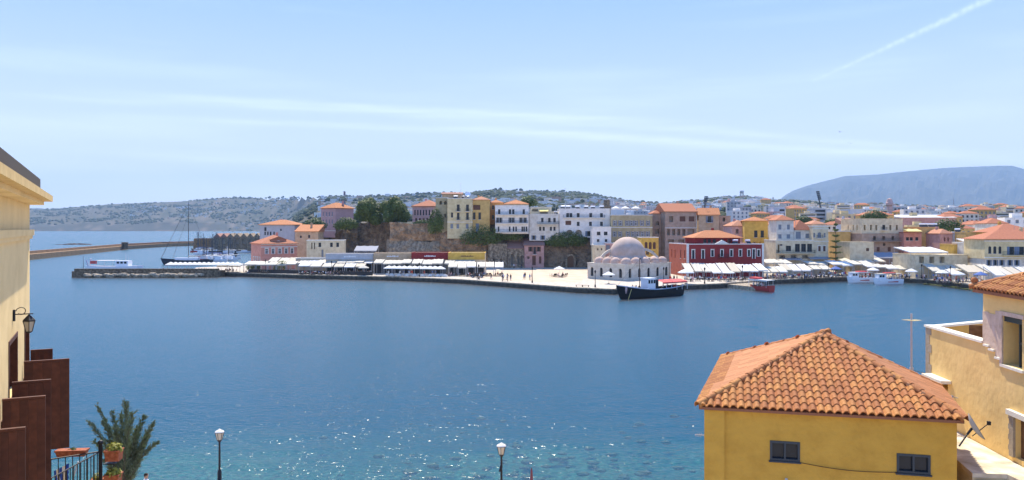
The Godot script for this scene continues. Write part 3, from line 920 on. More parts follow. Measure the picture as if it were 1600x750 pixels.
	rough_wall("rock_outcrop", "dark overgrown rock outcrop below the mauve house", "rock", [[524, 319, 318, 353], [540, 315, 310, 349], [560, 317, 312, 350]], M["darkrock"], 2.6)
	rough_wall("fortress_wall", "dark recessed stretch of the old town wall under the big trees", "wall", [[558, 323, 321, 348], [610, 323, 321, 347]], M["rubble"], 0.9)
	rough_wall("fortress_bastion", "orange stone upper bastion of the old town wall above the red fascia", "wall", [[610, 313, 311, 348], [609, 305, 303, 347.4], [640, 303, 301.4, 349.2], [672, 303, 301.4, 348.0], [697, 303.5, 302, 349.6]], M["fortstone"], 1.1, Y(376, 302))
	rough_wall("bastion_foot", "grey sloping masonry foot of the sunlit orange bastion", "wall", [[604, 312, 309, 374], [606, 303.4, 298, 375], [640, 301.6, 296.5, 374], [672, 301.6, 296.5, 377], [697, 302, 297.5, 375]], M["stone"], 1.2)
	rough_wall("cliff", "rough stone cliff carrying the yellow tenement", "cliff", [[688, 303, 298, 352], [700, 301.5, 298, 361], [740, 301.5, 298, 362], [772, 302, 298, 364]], M["fortstone"], 1.6)
	rough_wall("hill_wall", "rough rubble wall under the white balcony building", "wall", [[768, 304, 300, 365], [800, 304, 301, 366], [822, 304, 301, 374]], M["rubble"], 1.4)
	rough_wall("overgrown_wall", "dark brown rubble wall with an arched doorway behind the square", "wall", [[849, 303, 301, 376], [880, 303, 301, 373], [905, 303, 301, 372], [930, 303, 300, 375]], M["rubble"], 1.2)
	var ad := thing("wall_doorway", "dark arched doorway in the rubble wall behind the square", "doorway", Vector3(X(891.5, 299.4), QY, -299.4))
	var adb := MB.new()
	adb.prism(PackedVector2Array([Vector2(-1.9, -1), Vector2(-1.2, -1), Vector2(-1.2, .3), Vector2(-1.9, .3)]), 0, 3.2)
	adb.prism(PackedVector2Array([Vector2(1.2, -1), Vector2(1.9, -1), Vector2(1.9, .3), Vector2(1.2, .3)]), 0, 3.2)
	for k in 8:
		var t0 := PI * k / 8; var t1 := PI * (k + 1) / 8
		adb.quad(Vector3(1.2 * cos(t0), 3.2 + 1.2 * sin(t0), .3), Vector3(1.9 * cos(t0), 3.2 + 1.9 * sin(t0), .3), Vector3(1.9 * cos(t1), 3.2 + 1.9 * sin(t1), .3), Vector3(1.2 * cos(t1), 3.2 + 1.2 * sin(t1), .3))
		adb.quad(Vector3(1.2 * cos(t0), 3.2 + 1.2 * sin(t0), -1), Vector3(1.2 * cos(t0), 3.2 + 1.2 * sin(t0), .3), Vector3(1.2 * cos(t1), 3.2 + 1.2 * sin(t1), .3), Vector3(1.2 * cos(t1), 3.2 + 1.2 * sin(t1), -1))
	mk(adb, "surround", M["stone"], ad)
	var adp := MB.new()
	adp.box(Vector3(-1.3, 0, -.25), Vector3(1.3, 4.3, -.15))
	mk(adp, "door", M["wood"], ad)
	building("peach_house", "peach house with red roof, arcade and a row of tall windows on the hill", "house", {"l": 644, "r": 684, "top": 322.5, "d": 332.0, "base": 17.0, "dp": 12.0, "rot": -10.0, "wall": "pink", "roof": ["hip", 2.7, "roof", 0.5], "rows": [[328, 336.5, [648, 652.6, 657, 661.6, 666, 671, 676], 2.1, "k"], [340.5, 348, [650, 656, 662, 668, 674], 3.4, "oh"]]})
	building("yellow_tenement", "tall weathered yellow tenement with balcony doors and a cluttered roof terrace", "building", {"l": 699, "r": 738, "top": 310.5, "d": 300.0, "base": 12.0, "dp": 15.0, "rot": 4.0, "wall": "paleyellow", "bands": [347], "rows": [[319.6, 330, [716, 730.4], 4.4, "kb"], [332, 340, [706.4], 3.4, "k"], [332.4, 343.6, [716, 730.4], 4.0, "kb"], [349.5, 357, [706, 715.4, 730], 4.2, "g"]]})
	building("tenement_wing", "narrow grey brown side wing of the yellow tenement with square windows", "building", {"l": 680.5, "r": 698.4, "top": 309.5, "d": 302.5, "base": 12.0, "dp": 12.0, "rot": -12.0, "wall": "khaki", "rows": [[314, 319.6, [688.6, 696], 4.2, "oh"], [334, 340, [696], 3.2, "o"]]})
	building("orange_tenement", "orange tenement with brown shuttered loggia beside the yellow one", "building", {"l": 738.4, "r": 765, "top": 312.5, "d": 301.5, "base": 12.0, "dp": 11.0, "wall": "ochre", "roof": ["hip", 1.4, "roofpale", 0.3], "rows": [[320, 328, [745], 11.0, "c"], [332, 343, [741, 749.5], 4.0, "k"], [349, 362, [746], 5.0, "g"]]})
	building("orange_house", "orange plastered house with pale tiled roof squeezed behind the white balcony building", "house", {"l": 764, "r": 786, "top": 317, "d": 311.0, "base": 12.0, "dp": 9.0, "wall": "orange", "roof": ["hip", 1.2, "rooforange", 0.3], "rows": [[321, 327, [770.5], 3.2, "k"], [336, 342.4, [770.5], 3.2, "k"]]})
	building("tiled_house", "low house with pale orange tiled roof showing above the white balcony building", "house", {"l": 786, "r": 826, "top": 319, "d": 322.0, "base": 14.0, "dp": 11.0, "wall": "cream", "roof": ["hip", 1.8, "rooforange", 0.3]})
	building("white_balcony_building", "white three storey building with long iron railed balconies above the square", "building", {"l": 773.6, "r": 826, "top": 321.5, "d": 299.0, "base": Y(365.5, 299), "dp": 11.0, "wall": "white", "balconies": [[774.6, 825, 335.2, 1.5], [774.6, 825, 348.6, 1.5], [774.6, 825, 362.2, 1.5]], "rows": [[327, 334.4, [780, 797, 802, 818.4], 3.6, "k"], [340, 347.8, [778, 782, 797.4, 801.4, 814, 820.4], 3.0, "s"], [354, 361.6, [779, 796.4, 802.4, 806.4, 816, 819, 822.6], 2.6, "k"]]})
	building("terraced_building", "cream and white building with stepped terrace and small balcony", "building", {"l": 827, "r": 873, "top": 335, "d": 300.0, "base": Y(376, 300), "dp": 10.0, "wall": "offwhite", "balconies": [[839, 873, 350, 1.2]], "rows": [[340.4, 347.4, [847.4, 858.4, 866.4], 3.8, "k"], [354.4, 360.6, [844, 849.6, 860.8, 866.4], 3.4, "k"], [368, 374.6, [834, 848, 864.4], 3.6, "u"]]})
	building("penthouse", "cream penthouse with orange awning set back on the stepped terrace building", "building", {"l": 829, "r": 862, "top": 324, "d": 304.0, "base": Y(335.5, 304), "dp": 6.0, "wall": "cream", "rows": [[326.6, 330.4, [836], 9.0, "o"], [331, 334.4, [850], 12.0, "o"]]})
	building("white_hotel", "large white hotel block with small dark windows and an upper balcony", "hotel", {"l": 874, "r": 953, "top": 326.5, "d": 301.0, "base": Y(371.5, 301), "dp": 13.0, "wall": "white", "balconies": [[880, 945, 339.8, 1.0]], "rows": [[333, 339.6, [887, 892, 903.4, 923, 939.8], 4.4, "k"], [345, 351.6, [888], 9.0, "c"], [346.6, 353, [903.4, 922.6, 939.8], 4.4, "k"], [359, 367.6, [890, 904], 11.0, "oh"], [361, 369, [920.6], 6.0, "ud"]]})
	building("white_annex", "small white cube house with four square windows below the ochre hotel", "house", {"l": 926, "r": 955, "top": 355, "d": 290.0, "base": Y(384, 290), "dp": 9.0, "wall": "white", "rows": [[362, 367.6, [935.4, 946.4], 5.6, "k"], [373.6, 378, [934.6, 947], 3.8, "k"]]})
	building("beige_annex", "beige wall house with pink neighbour just behind the mosque", "house", {"l": 927.4, "r": 946, "top": 383.4, "d": 284.0, "dp": 8.0, "wall": "cream", "rows": [[388, 391, [934, 940], 2.0, "o"]]})
	building("pink_annex", "small faded pink house with a blank framed panel behind the mosque dome", "house", {"l": 946, "r": 962, "top": 380.4, "d": 286.0, "dp": 8.0, "wall": "rose", "rows": [[383, 390, [950], 6.0, "g"]]})
	building("ochre_hotel", "khaki ochre hotel with grey shutters and parasols on its roof terrace", "hotel", {"l": 955.4, "r": 1019.4, "top": 336.5, "d": 296.0, "dp": 12.0, "wall": "khaki", "bands": [355.4], "rows": [[344.6, 352.8, [960.6, 969.4, 980, 987, 993.6, 1003, 1012.4], 3.2, "sf"], [361.6, 370, [960.4, 969, 981, 989, 996, 1004, 1012], 3.2, "sf"]]})
	building("orange_arcade", "bright orange house with arched openings wedged between the mosque dome and red building", "house", {"l": 1002, "r": 1029, "top": 371.4, "d": 274.0, "dp": 8.0, "wall": "yellow", "rows": [[378, 389, [1009.6, 1016, 1022.4], 4.6, "ch"], [392, 398, [1012, 1020], 5.0, "o"]]})
	building("dark_brick_house", "narrow shadowed brick house beside the ochre hotel", "house", {"l": 1019.6, "r": 1034, "top": 334, "d": 303.0, "dp": 9.0, "wall": "brown", "roof": ["hip", 1.2, "roof", 0.3], "rows": [[346, 352, [1027], 5.0, "o"], [358, 365, [1027], 6.0, "o"]]})
	building("ruined_mansion", "derelict brown mansion with empty window openings and new tiled roof", "building", {"l": 1039, "r": 1088.4, "top": 331, "d": 298.0, "dp": 14.0, "rot": 6.0, "wall": "brown", "roof": ["gable", 3.2, "roof", 0.5], "bands": [356], "rows": [[338, 347, [1048.4], 7.0, "o"], [338, 346, [1066.6, 1081], 9.0, "c"], [358, 367.6, [1044, 1052.4, 1060.6, 1068.6], 5.0, "o"], [358, 367, [1080], 11.0, "o"], [374, 380, [1048, 1064.6, 1080], 10.0, "o"]], "left": [[3.0, 15.5, 18.0, 1.0, "o"], [6.0, 15.5, 18.0, 1.0, "o"], [3.0, 10.0, 13.0, 1.0, "o"]]})
	building("gable_house", "narrow house with white edged orange roof and grey shuttered window", "house", {"l": 1092.6, "r": 1123, "top": 336, "d": 296.0, "dp": 9.0, "rot": -8.0, "wall": "tan", "roof": ["gable", 2.6, "rooforange", 0.4], "rows": [[337.6, 347.6, [1108.6], 5.4, "sb"]]})
	building("stone_ruin", "roofless dark stone ruin with ragged top behind the red building", "ruin", {"l": 1124, "r": 1141.6, "top": 338, "d": 300.0, "dp": 7.0, "wall": "brown", "coping": "brown", "rows": [[340, 346, [1131], 4.0, "o"], [350, 357, [1134], 4.4, "o"]]})
	building("low_tiled_house", "low stained house with broad pale tiled roof beside the bright yellow house", "house", {"l": 1143.6, "r": 1173, "top": 353.4, "d": 282.0, "dp": 11.0, "wall": "pink", "roof": ["hip", 2.0, "roofpale", 0.4], "rows": [[358, 365, [1152, 1166], 5.0, "o"]]})
	building("yellow_house", "bright yellow house with orange hipped roof and two tall dark windows", "house", {"l": 1164, "r": 1199, "top": 345.4, "d": 276.0, "dp": 11.0, "rot": -9.0, "wall": "yellow", "roof": ["hip", 1.4, "rooforange", 0.4], "rows": [[360, 371, [1181, 1190.6], 5.0, "k"], [378.4, 388, [1179, 1189], 5.0, "o"]]})
	building("yellow_lean_to", "low yellow wing with dark openings joined to the bright yellow house", "house", {"l": 1197, "r": 1213, "top": 372.4, "d": 270.0, "dp": 8.0, "wall": "yellow", "coping": "yellow", "rows": [[379.6, 386, [1201.4, 1209], 4.6, "k"], [389, 400, [1206], 5.0, "o"]]})
	building("roof_terrace_house", "pale house with dark terrace railing behind the yellow wing", "house", {"l": 1196, "r": 1216, "top": 355.6, "d": 292.0, "dp": 8.0, "wall": "offwhite", "rows": [[366, 371, [1205], 9.0, "o"]]})
	building("small_tiled_house", "little house whose orange roof peeps out behind the yellow wing", "house", {"l": 1200, "r": 1217, "top": 352, "d": 310.0, "dp": 8.0, "wall": "offwhite", "roof": ["hip", 1.5, "roof", 0.3]})
	# ---- the red building
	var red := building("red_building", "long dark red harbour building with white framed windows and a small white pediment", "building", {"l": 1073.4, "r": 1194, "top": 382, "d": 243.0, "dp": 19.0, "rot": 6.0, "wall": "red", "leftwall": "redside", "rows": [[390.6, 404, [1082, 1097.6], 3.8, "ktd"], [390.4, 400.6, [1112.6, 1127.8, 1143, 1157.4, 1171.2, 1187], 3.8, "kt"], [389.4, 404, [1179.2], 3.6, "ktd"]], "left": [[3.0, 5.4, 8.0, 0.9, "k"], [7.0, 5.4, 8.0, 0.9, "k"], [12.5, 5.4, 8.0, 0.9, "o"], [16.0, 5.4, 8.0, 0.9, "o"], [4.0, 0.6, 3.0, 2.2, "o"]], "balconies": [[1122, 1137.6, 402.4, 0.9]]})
	var pm := MB.new()
	pm.xf.origin = Vector3(-1.1, Y(382, 243) - QY, 0)
	for q in [[0.16, -0.3]]:
		var a := Vector3(-2.2, .2, q[0]); var b := Vector3(2.2, .2, q[0]); var c := Vector3(0, 1.35, q[0]); var k := Vector3(0, 0, q[1] - q[0])
		pm.tri(a, b, c); pm.quad(b, b + k, c + k, c); pm.quad(c, c + k, a + k, a); pm.quad(a, a + k, b + k, b)
	mk(pm, "pediment", M["trim"], red)
	var hw := (X(1194, 243) - X(1073.4, 243)) / cos(deg_to_rad(6)) / 2
	for sx in [-1, 1]:
		var pil := MB.new()
		pil.box(Vector3(sx * hw - 0.32, 0, -0.3), Vector3(sx * hw + 0.32, Y(380.4, 243) - QY, 0.09))
		mk(pil, "corner_pilaster", M["trim"], red)
	building("red_upper_storey", "set back dark upper storey with broad orange hipped roof on the red building", "building", {"l": 1085, "r": 1157, "top": 372, "d": 253.0, "base": Y(382.4, 246), "dp": 10.0, "rot": 5.0, "wall": "red", "roof": ["hip", 2.3, "rooforange", 0.9], "rows": [[373.6, 379.6, [1101, 1108, 1116], 5.0, "k"], [373.6, 379, [1128, 1140, 1150], 6.0, "o"]]})
	building("rose_house", "small rose coloured two storey house with dark roof against the rubble wall", "house", {"l": 819.4, "r": 850, "top": 384, "d": 297.0, "dp": 6.5, "wall": "rose", "roof": ["shed", 2.6, "rooffaded", 0.3], "rows": [[385.6, 393, [829, 841.6], 3.4, "r"], [385.6, 397, [835.4], 4.0, "kb"], [400.4, 404.6, [825.6], 3.4, "o"], [400, 414.4, [834.4], 5.6, "cd"], [400.6, 411.8, [844], 3.6, "c"]]})
	building("stone_shed", "low rubble stone building with dark doorways left of the rose house", "shed", {"l": 793, "r": 818.6, "top": 388.5, "d": 297.5, "dp": 5.0, "wall": "stone", "roof": ["shed", 2.4, "rooffaded", 0.2], "rows": [[397, 414, [800.4], 4.0, "o"], [400, 414, [810, 815], 3.4, "o"]]})
	building("ruined_wall_house", "roofless dark stone house front with weeds beside the low stone shed", "ruin", {"l": 763, "r": 792.4, "top": 381.5, "d": 298.0, "dp": 4.0, "wall": "stone", "coping": "stone", "rows": [[404, 412, [772, 783], 3.4, "o"]]})
	# ---- right: hotels and houses behind the restaurants
	building("beige_hotel_tower", "beige hotel tower with orange pyramid roof and grey windows", "hotel", {"l": 1213.4, "r": 1240, "top": 344.4, "d": 262.0, "dp": 8.0, "wall": "offwhite", "roof": ["hip", 1.7, "roof", 0.4], "bands": [361], "rows": [[351, 358.6, [1218.6, 1232], 4.6, "g"], [366, 372.8, [1218.6, 1232], 5.6, "g"]]})
	building("beige_hotel_wing", "beige hotel wing with steep salmon tiled roof next to the hotel tower", "hotel", {"l": 1240.4, "r": 1269, "top": 359.6, "d": 262.5, "dp": 10.0, "wall": "offwhite", "roof": ["hip", 3.2, "roof", 0.3], "rows": [[365, 372, [1262], 6.8, "g"], [362, 373, [1247.4], 8.0, "g"]]})
	building("hotel_ground_floor", "cream lower storeys with a glazed balcony under the beige hotel", "hotel", {"l": 1212, "r": 1272, "top": 376, "d": 259.0, "dp": 12.0, "wall": "cream", "balconies": [[1213, 1272, 395.4, 1.4]], "rows": [[382, 394.4, [1216.6], 3.0, "o"], [381.6, 384, [1220.6], 4.0, "k"], [384, 392.4, [1232], 8.0, "k"], [381, 393.6, [1246, 1255.6, 1265], 7.6, "k"], [398.6, 404, [1222, 1240, 1258], 9.0, "o"]]})
	building("arched_window_house", "pale yellow narrow house with a round arched balcony window", "house", {"l": 1270, "r": 1294.4, "top": 354.4, "d": 259.5, "dp": 11.0, "wall": "cream", "bands": [357.4, 377], "rows": [[363, 371.6, [1280.4], 5.6, "ghb"], [364, 371, [1272.4, 1288.6], 3.0, "g"], [384.4, 392.6, [1280.4, 1288], 4.0, "ct"]]})
	building("tiled_roof_house", "house with ragged pale tiled roof just above the arched window house", "house", {"l": 1268, "r": 1290, "top": 350.5, "d": 272.0, "dp": 8.0, "wall": "offwhite", "roof": ["hip", 1.2, "roofpale", 0.4]})
	building("yellow_wall_house", "blank orange yellow wall house behind the tall conifer", "house", {"l": 1306, "r": 1329, "top": 362, "d": 276.0, "dp": 9.0, "wall": "ochre", "rows": [[384, 390, [1322], 3.0, "o"]]})
	building("grey_gable_house", "pale grey house with sagging brown lean-to roof above the orange yellow wall", "house", {"l": 1322, "r": 1343, "top": 350, "d": 292.0, "dp": 9.0, "wall": "bluegrey", "roof": ["shed", 2.2, "rooffaded", 0.3], "rows": [[353, 358, [1334], 2.6, "o"]]})
	building("cream_mansion", "large cream mansion with a row of narrow windows over a brick storey", "building", {"l": 1345, "r": 1412, "top": 342.4, "d": 271.0, "dp": 14.0, "rot": 5.0, "base": Y(365.6, 271), "wall": "cream", "coping": "cream", "rows": [[351.4, 359.8, [1350, 1360.4, 1369, 1391.8, 1402.4], 3.2, "o"], [351.4, 359, [1381], 4.6, "kb"]], "left": [[3.0, 1.2, 3.0, .8, "o"], [5.5, 1.2, 3.0, .8, "o"], [9, 1.2, 3.0, .8, "o"]]})
	building("brick_lower_storeys", "weathered brown brick storeys under the cream mansion with a long grey balcony", "building", {"l": 1345.6, "r": 1411.4, "top": 365.7, "d": 270.6, "dp": 13.5, "rot": 5.0, "wall": "brown", "coping": "brown", "balconies": [[1362, 1409, 376.4, 1.6]], "rows": [[369, 375, [1366, 1381, 1396], 4.6, "o"], [380, 384, [1381.6], 3.4, "o"], [386, 393, [1372, 1390], 5.0, "c"]]})
	building("cream_cube", "low blank cream cube house with one brown window beside the cream mansion", "house", {"l": 1327.4, "r": 1366, "top": 379, "d": 258.0, "dp": 9.0, "rot": 4.0, "wall": "cream", "coping": "cream", "rows": [[387.6, 392.4, [1356], 4.8, "c"]]})
	building("terrace_bar", "ochre bar building with red banded terrace and dark windows", "building", {"l": 1412.4, "r": 1440, "top": 364, "d": 268.0, "dp": 10.0, "wall": "salmon", "coping": "red", "rows": [[370.6, 376, [1418, 1424, 1432.6], 4.6, "k"]]})
	building("ochre_block", "plain ochre block with bare side wall right of the red banded terrace", "building", {"l": 1438.4, "r": 1467, "top": 355.4, "d": 271.0, "dp": 12.0, "wall": "ochre", "coping": "ochre"})
	building("pink_cottage", "small dusty pink cottage with pale tiled roof", "house", {"l": 1469, "r": 1488, "top": 365.4, "d": 262.0, "dp": 9.0, "wall": "rose", "roof": ["hip", 1.5, "roofpale", 0.3], "rows": [[371, 377, [1476, 1481.6], 2.4, "o"]]})
	building("white_cottage", "small whitewashed cottage with three narrow windows next to the pink cottage", "house", {"l": 1488.4, "r": 1509, "top": 363.4, "d": 262.5, "dp": 9.0, "wall": "bluegrey", "rows": [[371, 377.6, [1494.6, 1500, 1505], 2.4, "o"]]})
	building("ochre_wall_house", "flat ochre house with long blank wall behind the white awning roof", "house", {"l": 1509.6, "r": 1539, "top": 363.6, "d": 256.0, "dp": 8.0, "wall": "ochre", "coping": "ochre"})
	building("pale_yard_house", "pale plastered yard wall with one dark window beside the yellow corner house", "house", {"l": 1513, "r": 1541, "top": 380, "d": 241.0, "dp": 9.0, "wall": "offwhite", "rows": [[396, 400.6, [1537], 3.6, "o"]]})
	building("white_gabled_house", "whitewashed house with orange roof rising behind the yellow corner house", "house", {"l": 1543, "r": 1574, "top": 349.4, "d": 292.0, "dp": 10.0, "rot": -8.0, "wall": "offwhite", "roof": ["hip", 2.0, "roof", 0.3], "rows": [[352.4, 357, [1557, 1566], 2.6, "o"]]})
	building("orange_extension", "bright orange and red tiled house over the roof of the yellow corner house", "house", {"l": 1556, "r": 1625, "top": 363.4, "d": 246.0, "dp": 12.0, "wall": "yellow", "roof": ["hip", 2.6, "roof", 0.4]})
	building("yellow_corner_house", "yellow corner house with arched upper windows, white lower storey and red roof", "house", {"l": 1541.6, "r": 1640, "top": 374.4, "d": 226.0, "dp": 13.0, "rot": -6.0, "base": Y(404.6, 226), "wall": "paleyellow", "roof": ["hip", 2.6, "roof", 0.5], "balconies": [[1568, 1640, 398.6, 1.0]], "bands": [376.6, 402.6], "rows": [[385, 396.6, [1549.2, 1556.6, 1564.2], 4.4, "kh"], [385.6, 398, [1581.6, 1596, 1612], 7.0, "u"]]})
	building("white_lower_storey", "off white ground floor with green shuttered windows under the yellow corner house", "building", {"l": 1542, "r": 1640, "top": 404.8, "d": 226.4, "dp": 12.6, "rot": -6.0, "wall": "offwhite", "rows": [[406.4, 415, [1548, 1557.6, 1567, 1579, 1589], 3.6, "u"]]})
	building("terrace_restaurant", "cream rooftop restaurant with open dark arcade of columns", "restaurant", {"l": 1430, "r": 1512, "top": 399, "d": 236.0, "dp": 14.0, "wall": "cream", "coping": "cream", "rows": [[401, 411, [1440, 1456, 1472], 8.0, "o"]]})
	building("restaurant_back", "tall yellow plastered block behind the rooftop restaurant awning", "building", {"l": 1490, "r": 1514, "top": 382.6, "d": 247.0, "dp": 8.0, "wall": "yellow", "coping": "ochre"})

func make_mosque() -> void:
	var N := Vector2(X(977, 224), -224); var L := Vector2(X(918, 236), -236); var R := Vector2(X(1048, 238), -238)
	var B := L + R - N
	var c := (L + R) / 2
	var o := thing("mosque", "old mosque with pinkish grey dome, small side domes and stone arcade on the quay", "mosque", Vector3(c.x, QY, c.y))
	var hgt := 4.35
	var mb := MB.new()
	var org := Vector3(c.x, 0, c.y)
	var faces := [[L, N, 4], [N, R, 5], [R, B, 4], [B, L, 4]]
	var wins := []
	for f in faces:
		var a := Vector3(f[0].x, 0, f[0].y) - org; var b := Vector3(f[1].x, 0, f[1].y) - org
		var u := (b - a).normalized(); var len := a.distance_to(b)
		var z := u.cross(Vector3.UP)
		mb.xf = Transform3D(Basis(u, Vector3.UP, z), (a + b) / 2)
		var holes := []
		for k in f[2]:
			var x: float = (k + 0.5) / f[2] * len - len / 2
			holes.append([x - .6, 0.75, x + .6, 3.35, true])
			wins.append([mb.xf * Vector3(x, .75, 0), atan2(z.x, z.z)])
		wall_face(mb, -len / 2, len / 2, 0, hgt, holes, 0.35)
	mb.xf = Transform3D.IDENTITY
	mk(mb, "wall", M["mosquestone"], o)
	for q in wins: window(o, q[0], 1.2, 2.6, "k", q[1], 0.35)
	var rel := func(p: Vector2) -> Vector2: return p - c
	var grow := func(t: float) -> PackedVector2Array: return PackedVector2Array([rel.call(L) * t, rel.call(N) * t, rel.call(R) * t, rel.call(B) * t])
	var cor := MB.new()
	cor.prism(grow.call(1.015), hgt, hgt + 0.3, true)
	mk(cor, "cornice", M["mosquestone"], o)
	var mid := MB.new()
	mid.prism(grow.call(0.66), hgt + 0.3, hgt + 1.7)
	mk(mid, "dome_base", M["mosquestone"], o)
	var dome := MB.new()
	var pr := [Vector2(5.75, hgt + 1.7), Vector2(5.75, hgt + 2.0), Vector2(5.3, hgt + 2.1), Vector2(5.3, hgt + 2.5)]
	for k in 13:
		var t := PI / 2 * k / 12
		pr.append(Vector2(5.25 * cos(t), hgt + 2.5 + 5.3 * sin(t)))
	dome.lathe(pr, 40, Vector3(-.6, 0, .5))
	mk(dome, "dome", M["dome"], o)
	# flying buttresses over the corners
	for k in [0, 2, 3]:
		var q: Vector2 = rel.call([L, N, R, B][k]) * 0.80
		var dirv := Vector3(q.x, 0, q.y)
		var w := Vector3.UP.cross(dirv.normalized()) * 0.45
		var bt := MB.new()
		var inner := dirv * 0.40 + Vector3.UP * (hgt + 4.6)
		var prev_o := Vector3.ZERO; var prev_i := Vector3.ZERO
		for s in 9:
			var t := s / 8.0
			var top := inner.lerp(dirv + Vector3.UP * (hgt + .3), t)
			top.y += sin(t * PI) * 1.1
			var low := top - Vector3.UP * (0.75 + 0.2 * t)
			if s > 0:
				bt.quad(prev_i + w, low + w, top + w, prev_o + w)
				bt.quad(low - w, prev_i - w, prev_o - w, top - w)
				bt.quad(prev_o + w, top + w, top - w, prev_o - w)
				bt.quad(prev_i - w, low - w, low + w, prev_i + w)
			prev_o = top; prev_i = low
		mk(bt, "buttress", M["mosquestone"], o)
	var sd := MB.new()
	var ps := []
	for k in 8: ps.append(Vector2(1.55 * cos(PI / 2 * k / 7), 1.5 * sin(PI / 2 * k / 7)))
	ps.push_front(Vector2(1.6, -0.3))
	sd.lathe(ps, 20)
	var small := sd.done()
	for e in [[L, N, [.16, .42, .68]], [N, R, [.0, .25, .48, .74, .95]], [R, B, [.3, .6, .9]], [B, L, [.3, .6]]]:
		for t in e[2]:
			var q: Vector2 = rel.call(e[0].lerp(e[1], t)) * 0.83
			mi(small, "small_dome", M["dome_small"], o).position = Vector3(q.x, hgt + 0.55, q.y)
	var fin := MB.new()
	fin.lathe([Vector2(.12, 0), Vector2(.25, .25), Vector2(.06, .5), Vector2(.12, .7), Vector2(0, 1.1)], 8, Vector3(-.6, hgt + 7.75, .5))
	mk(fin, "finial", M["stone"], o)

func far_town() -> void:
	# prototypes with windows, copied over the slopes behind the harbour
	var kinds := [["white", "flat"], ["offwhite", "flat"], ["grey", "flat"], ["cream", "flat"], ["paleyellow", "flat"], ["offwhite", "hip"], ["ochre", "hip"], ["pink", "flat"]]
	var words := {"white": "white", "offwhite": "off white", "grey": "grey", "cream": "cream", "paleyellow": "pale yellow", "ochre": "ochre", "pink": "pinkish"}
	var protos := []
	for k in 16:
		var kd: Array = kinds[k % kinds.size()]
		var w := rf(9, 16); var dp := rf(8, 12); var fl := 2 + k % 3
		var h := fl * 3.1 + 0.8
		var o := Node3D.new()
		var mb := MB.new()
		var holes := []
		var n := int(w / 3.0)
		var style := k % 4
		for f in fl:
			if style == 3:
				holes.append([-w / 2 + .8, f * 3.1 + 1.2, w / 2 - .8, f * 3.1 + 2.9, false])
			else:
				for i in n:
					var x := (i + .5) / n * w - w / 2
					holes.append([x - .75, f * 3.1 + 1.0, x + .75, f * 3.1 + 2.7, false])
		wall_face(mb, -w / 2, w / 2, -9, h, holes, 0.5 if style < 3 else 1.2)
		for side in [-1, 1]:
			mb.xf = Transform3D(Basis(Vector3.UP, side * PI / 2), Vector3(side * w / 2, 0, -dp / 2))
			wall_face(mb, -dp / 2, dp / 2, -9, h, [])
		mb.xf = Transform3D.IDENTITY
		mb.quad(Vector3(w / 2, -9, -dp), Vector3(-w / 2, -9, -dp), Vector3(-w / 2, h, -dp), Vector3(w / 2, h, -dp))
		mb.quad(Vector3(-w / 2, h, 0), Vector3(w / 2, h, 0), Vector3(w / 2, h, -dp), Vector3(-w / 2, h, -dp))
		mk(mb, "wall", M[kd[0]], o)
		for q in holes:
			var ww: float = q[2] - q[0]; var wh: float = q[3] - q[1]
			window(o, Vector3((q[0] + q[2]) / 2, q[1], 0), ww, wh, "" if k % 2 else "g", 0.0, 0.5 if style < 3 else 1.2)
		if style == 3:
			for f in fl:
				var bl := MB.new()
				bl.box(Vector3(-w / 2 + .3, f * 3.1 + .9, .003), Vector3(w / 2 - .3, f * 3.1 + 1.9, 1.1))
				mk(bl, "balcony", M["white"], o)
		if kd[1] == "hip":
			mk(roof_mesh("hip", -w / 2 - .4, w / 2 + .4, -dp - .4, .4, h + .003, 2.0), "roof", M["roof"], o)
		else:
			var pt := MB.new()
			pt.box(Vector3(-w * .2, h + .003, -dp * .7), Vector3(w * .12, h + 2.2, -dp * .35), "b")
			mk(pt, "stair_head", M[kd[0]], o)
			if k % 2:
				var tk := MB.new()
				tk.tube(Vector3(w * .22, h + .6, -dp * .5), Vector3(w * .34, h + .6, -dp * .5), .5, .5, 8)
				mk(tk, "water_tank", M["steel"], o)
		protos.append([o, kd, fl])
	var ribs := ["with rows of small windows", "with shuttered windows", "with narrow dark windows", "with long balconies"]
	var cnt := 0
	var spots := []
	for k in 3000:
		var px := rf(1190, 1625) if k % 8 else rf(940, 1190)
		var d := 330.0 * pow(3.6, pow(rng.randf(), 1.25))
		if px < 1120: d = rf(420, 1500)
		var x := X(px, d)
		var ok := true
		for s in spots:
			if absf(s.x - x) < 10.0 and absf(s.y - d) < 12.0: ok = false
		if not ok: continue
		if d < 380 and px < 1200: continue
		spots.append(Vector2(x, d))
		var p: Array = protos[rng.randi() % protos.size()]
		if d < 480 and rng.randf() < 0.65: p = protos[[5, 6, 13, 14][rng.randi() % 4]]
		var y := 4.0 if d < 430 else land(px, d) + rf(0, 3)
		# roofs of the old quarter stay low
		if d < 420: y = rf(5.0, 10.5)
		var o: Node3D = p[0].duplicate()
		o.name = numbered("town_house")
		add_child(o)
		o.transform = Transform3D(Basis(Vector3.UP, rf(-.5, .5)).scaled(Vector3.ONE * rf(.62, .9)), Vector3(x, y, -d))
		var kd: Array = p[1]
		var band := "just behind the harbour houses" if d < 480 else "on the town slope" if d < 900 else "at the far town edge"
		tag(o, "%s %d storey %s %s %s" % [words[kd[0]], p[2], "orange roofed house" if kd[1] == "hip" else "flat block", ribs[protos.find(p) % 4] if kd[1] != "hip" else "", band], "house", "houses of the town behind the harbour")
		cnt += 1
		if cnt >= 295: break
	for p in protos: p[0].free()
	# houses too far to pick apart
	var tones := [Color(.8, .79, .76), Color(.72, .68, .6), Color(.6, .6, .62), Color(.75, .62, .48), Color(.5, .3, .2)]
	var hb := MB.new()
	hb.box(Vector3(-.5, -1, -.5), Vector3(.5, 1, .5), "b")
	var mesh := hb.done()
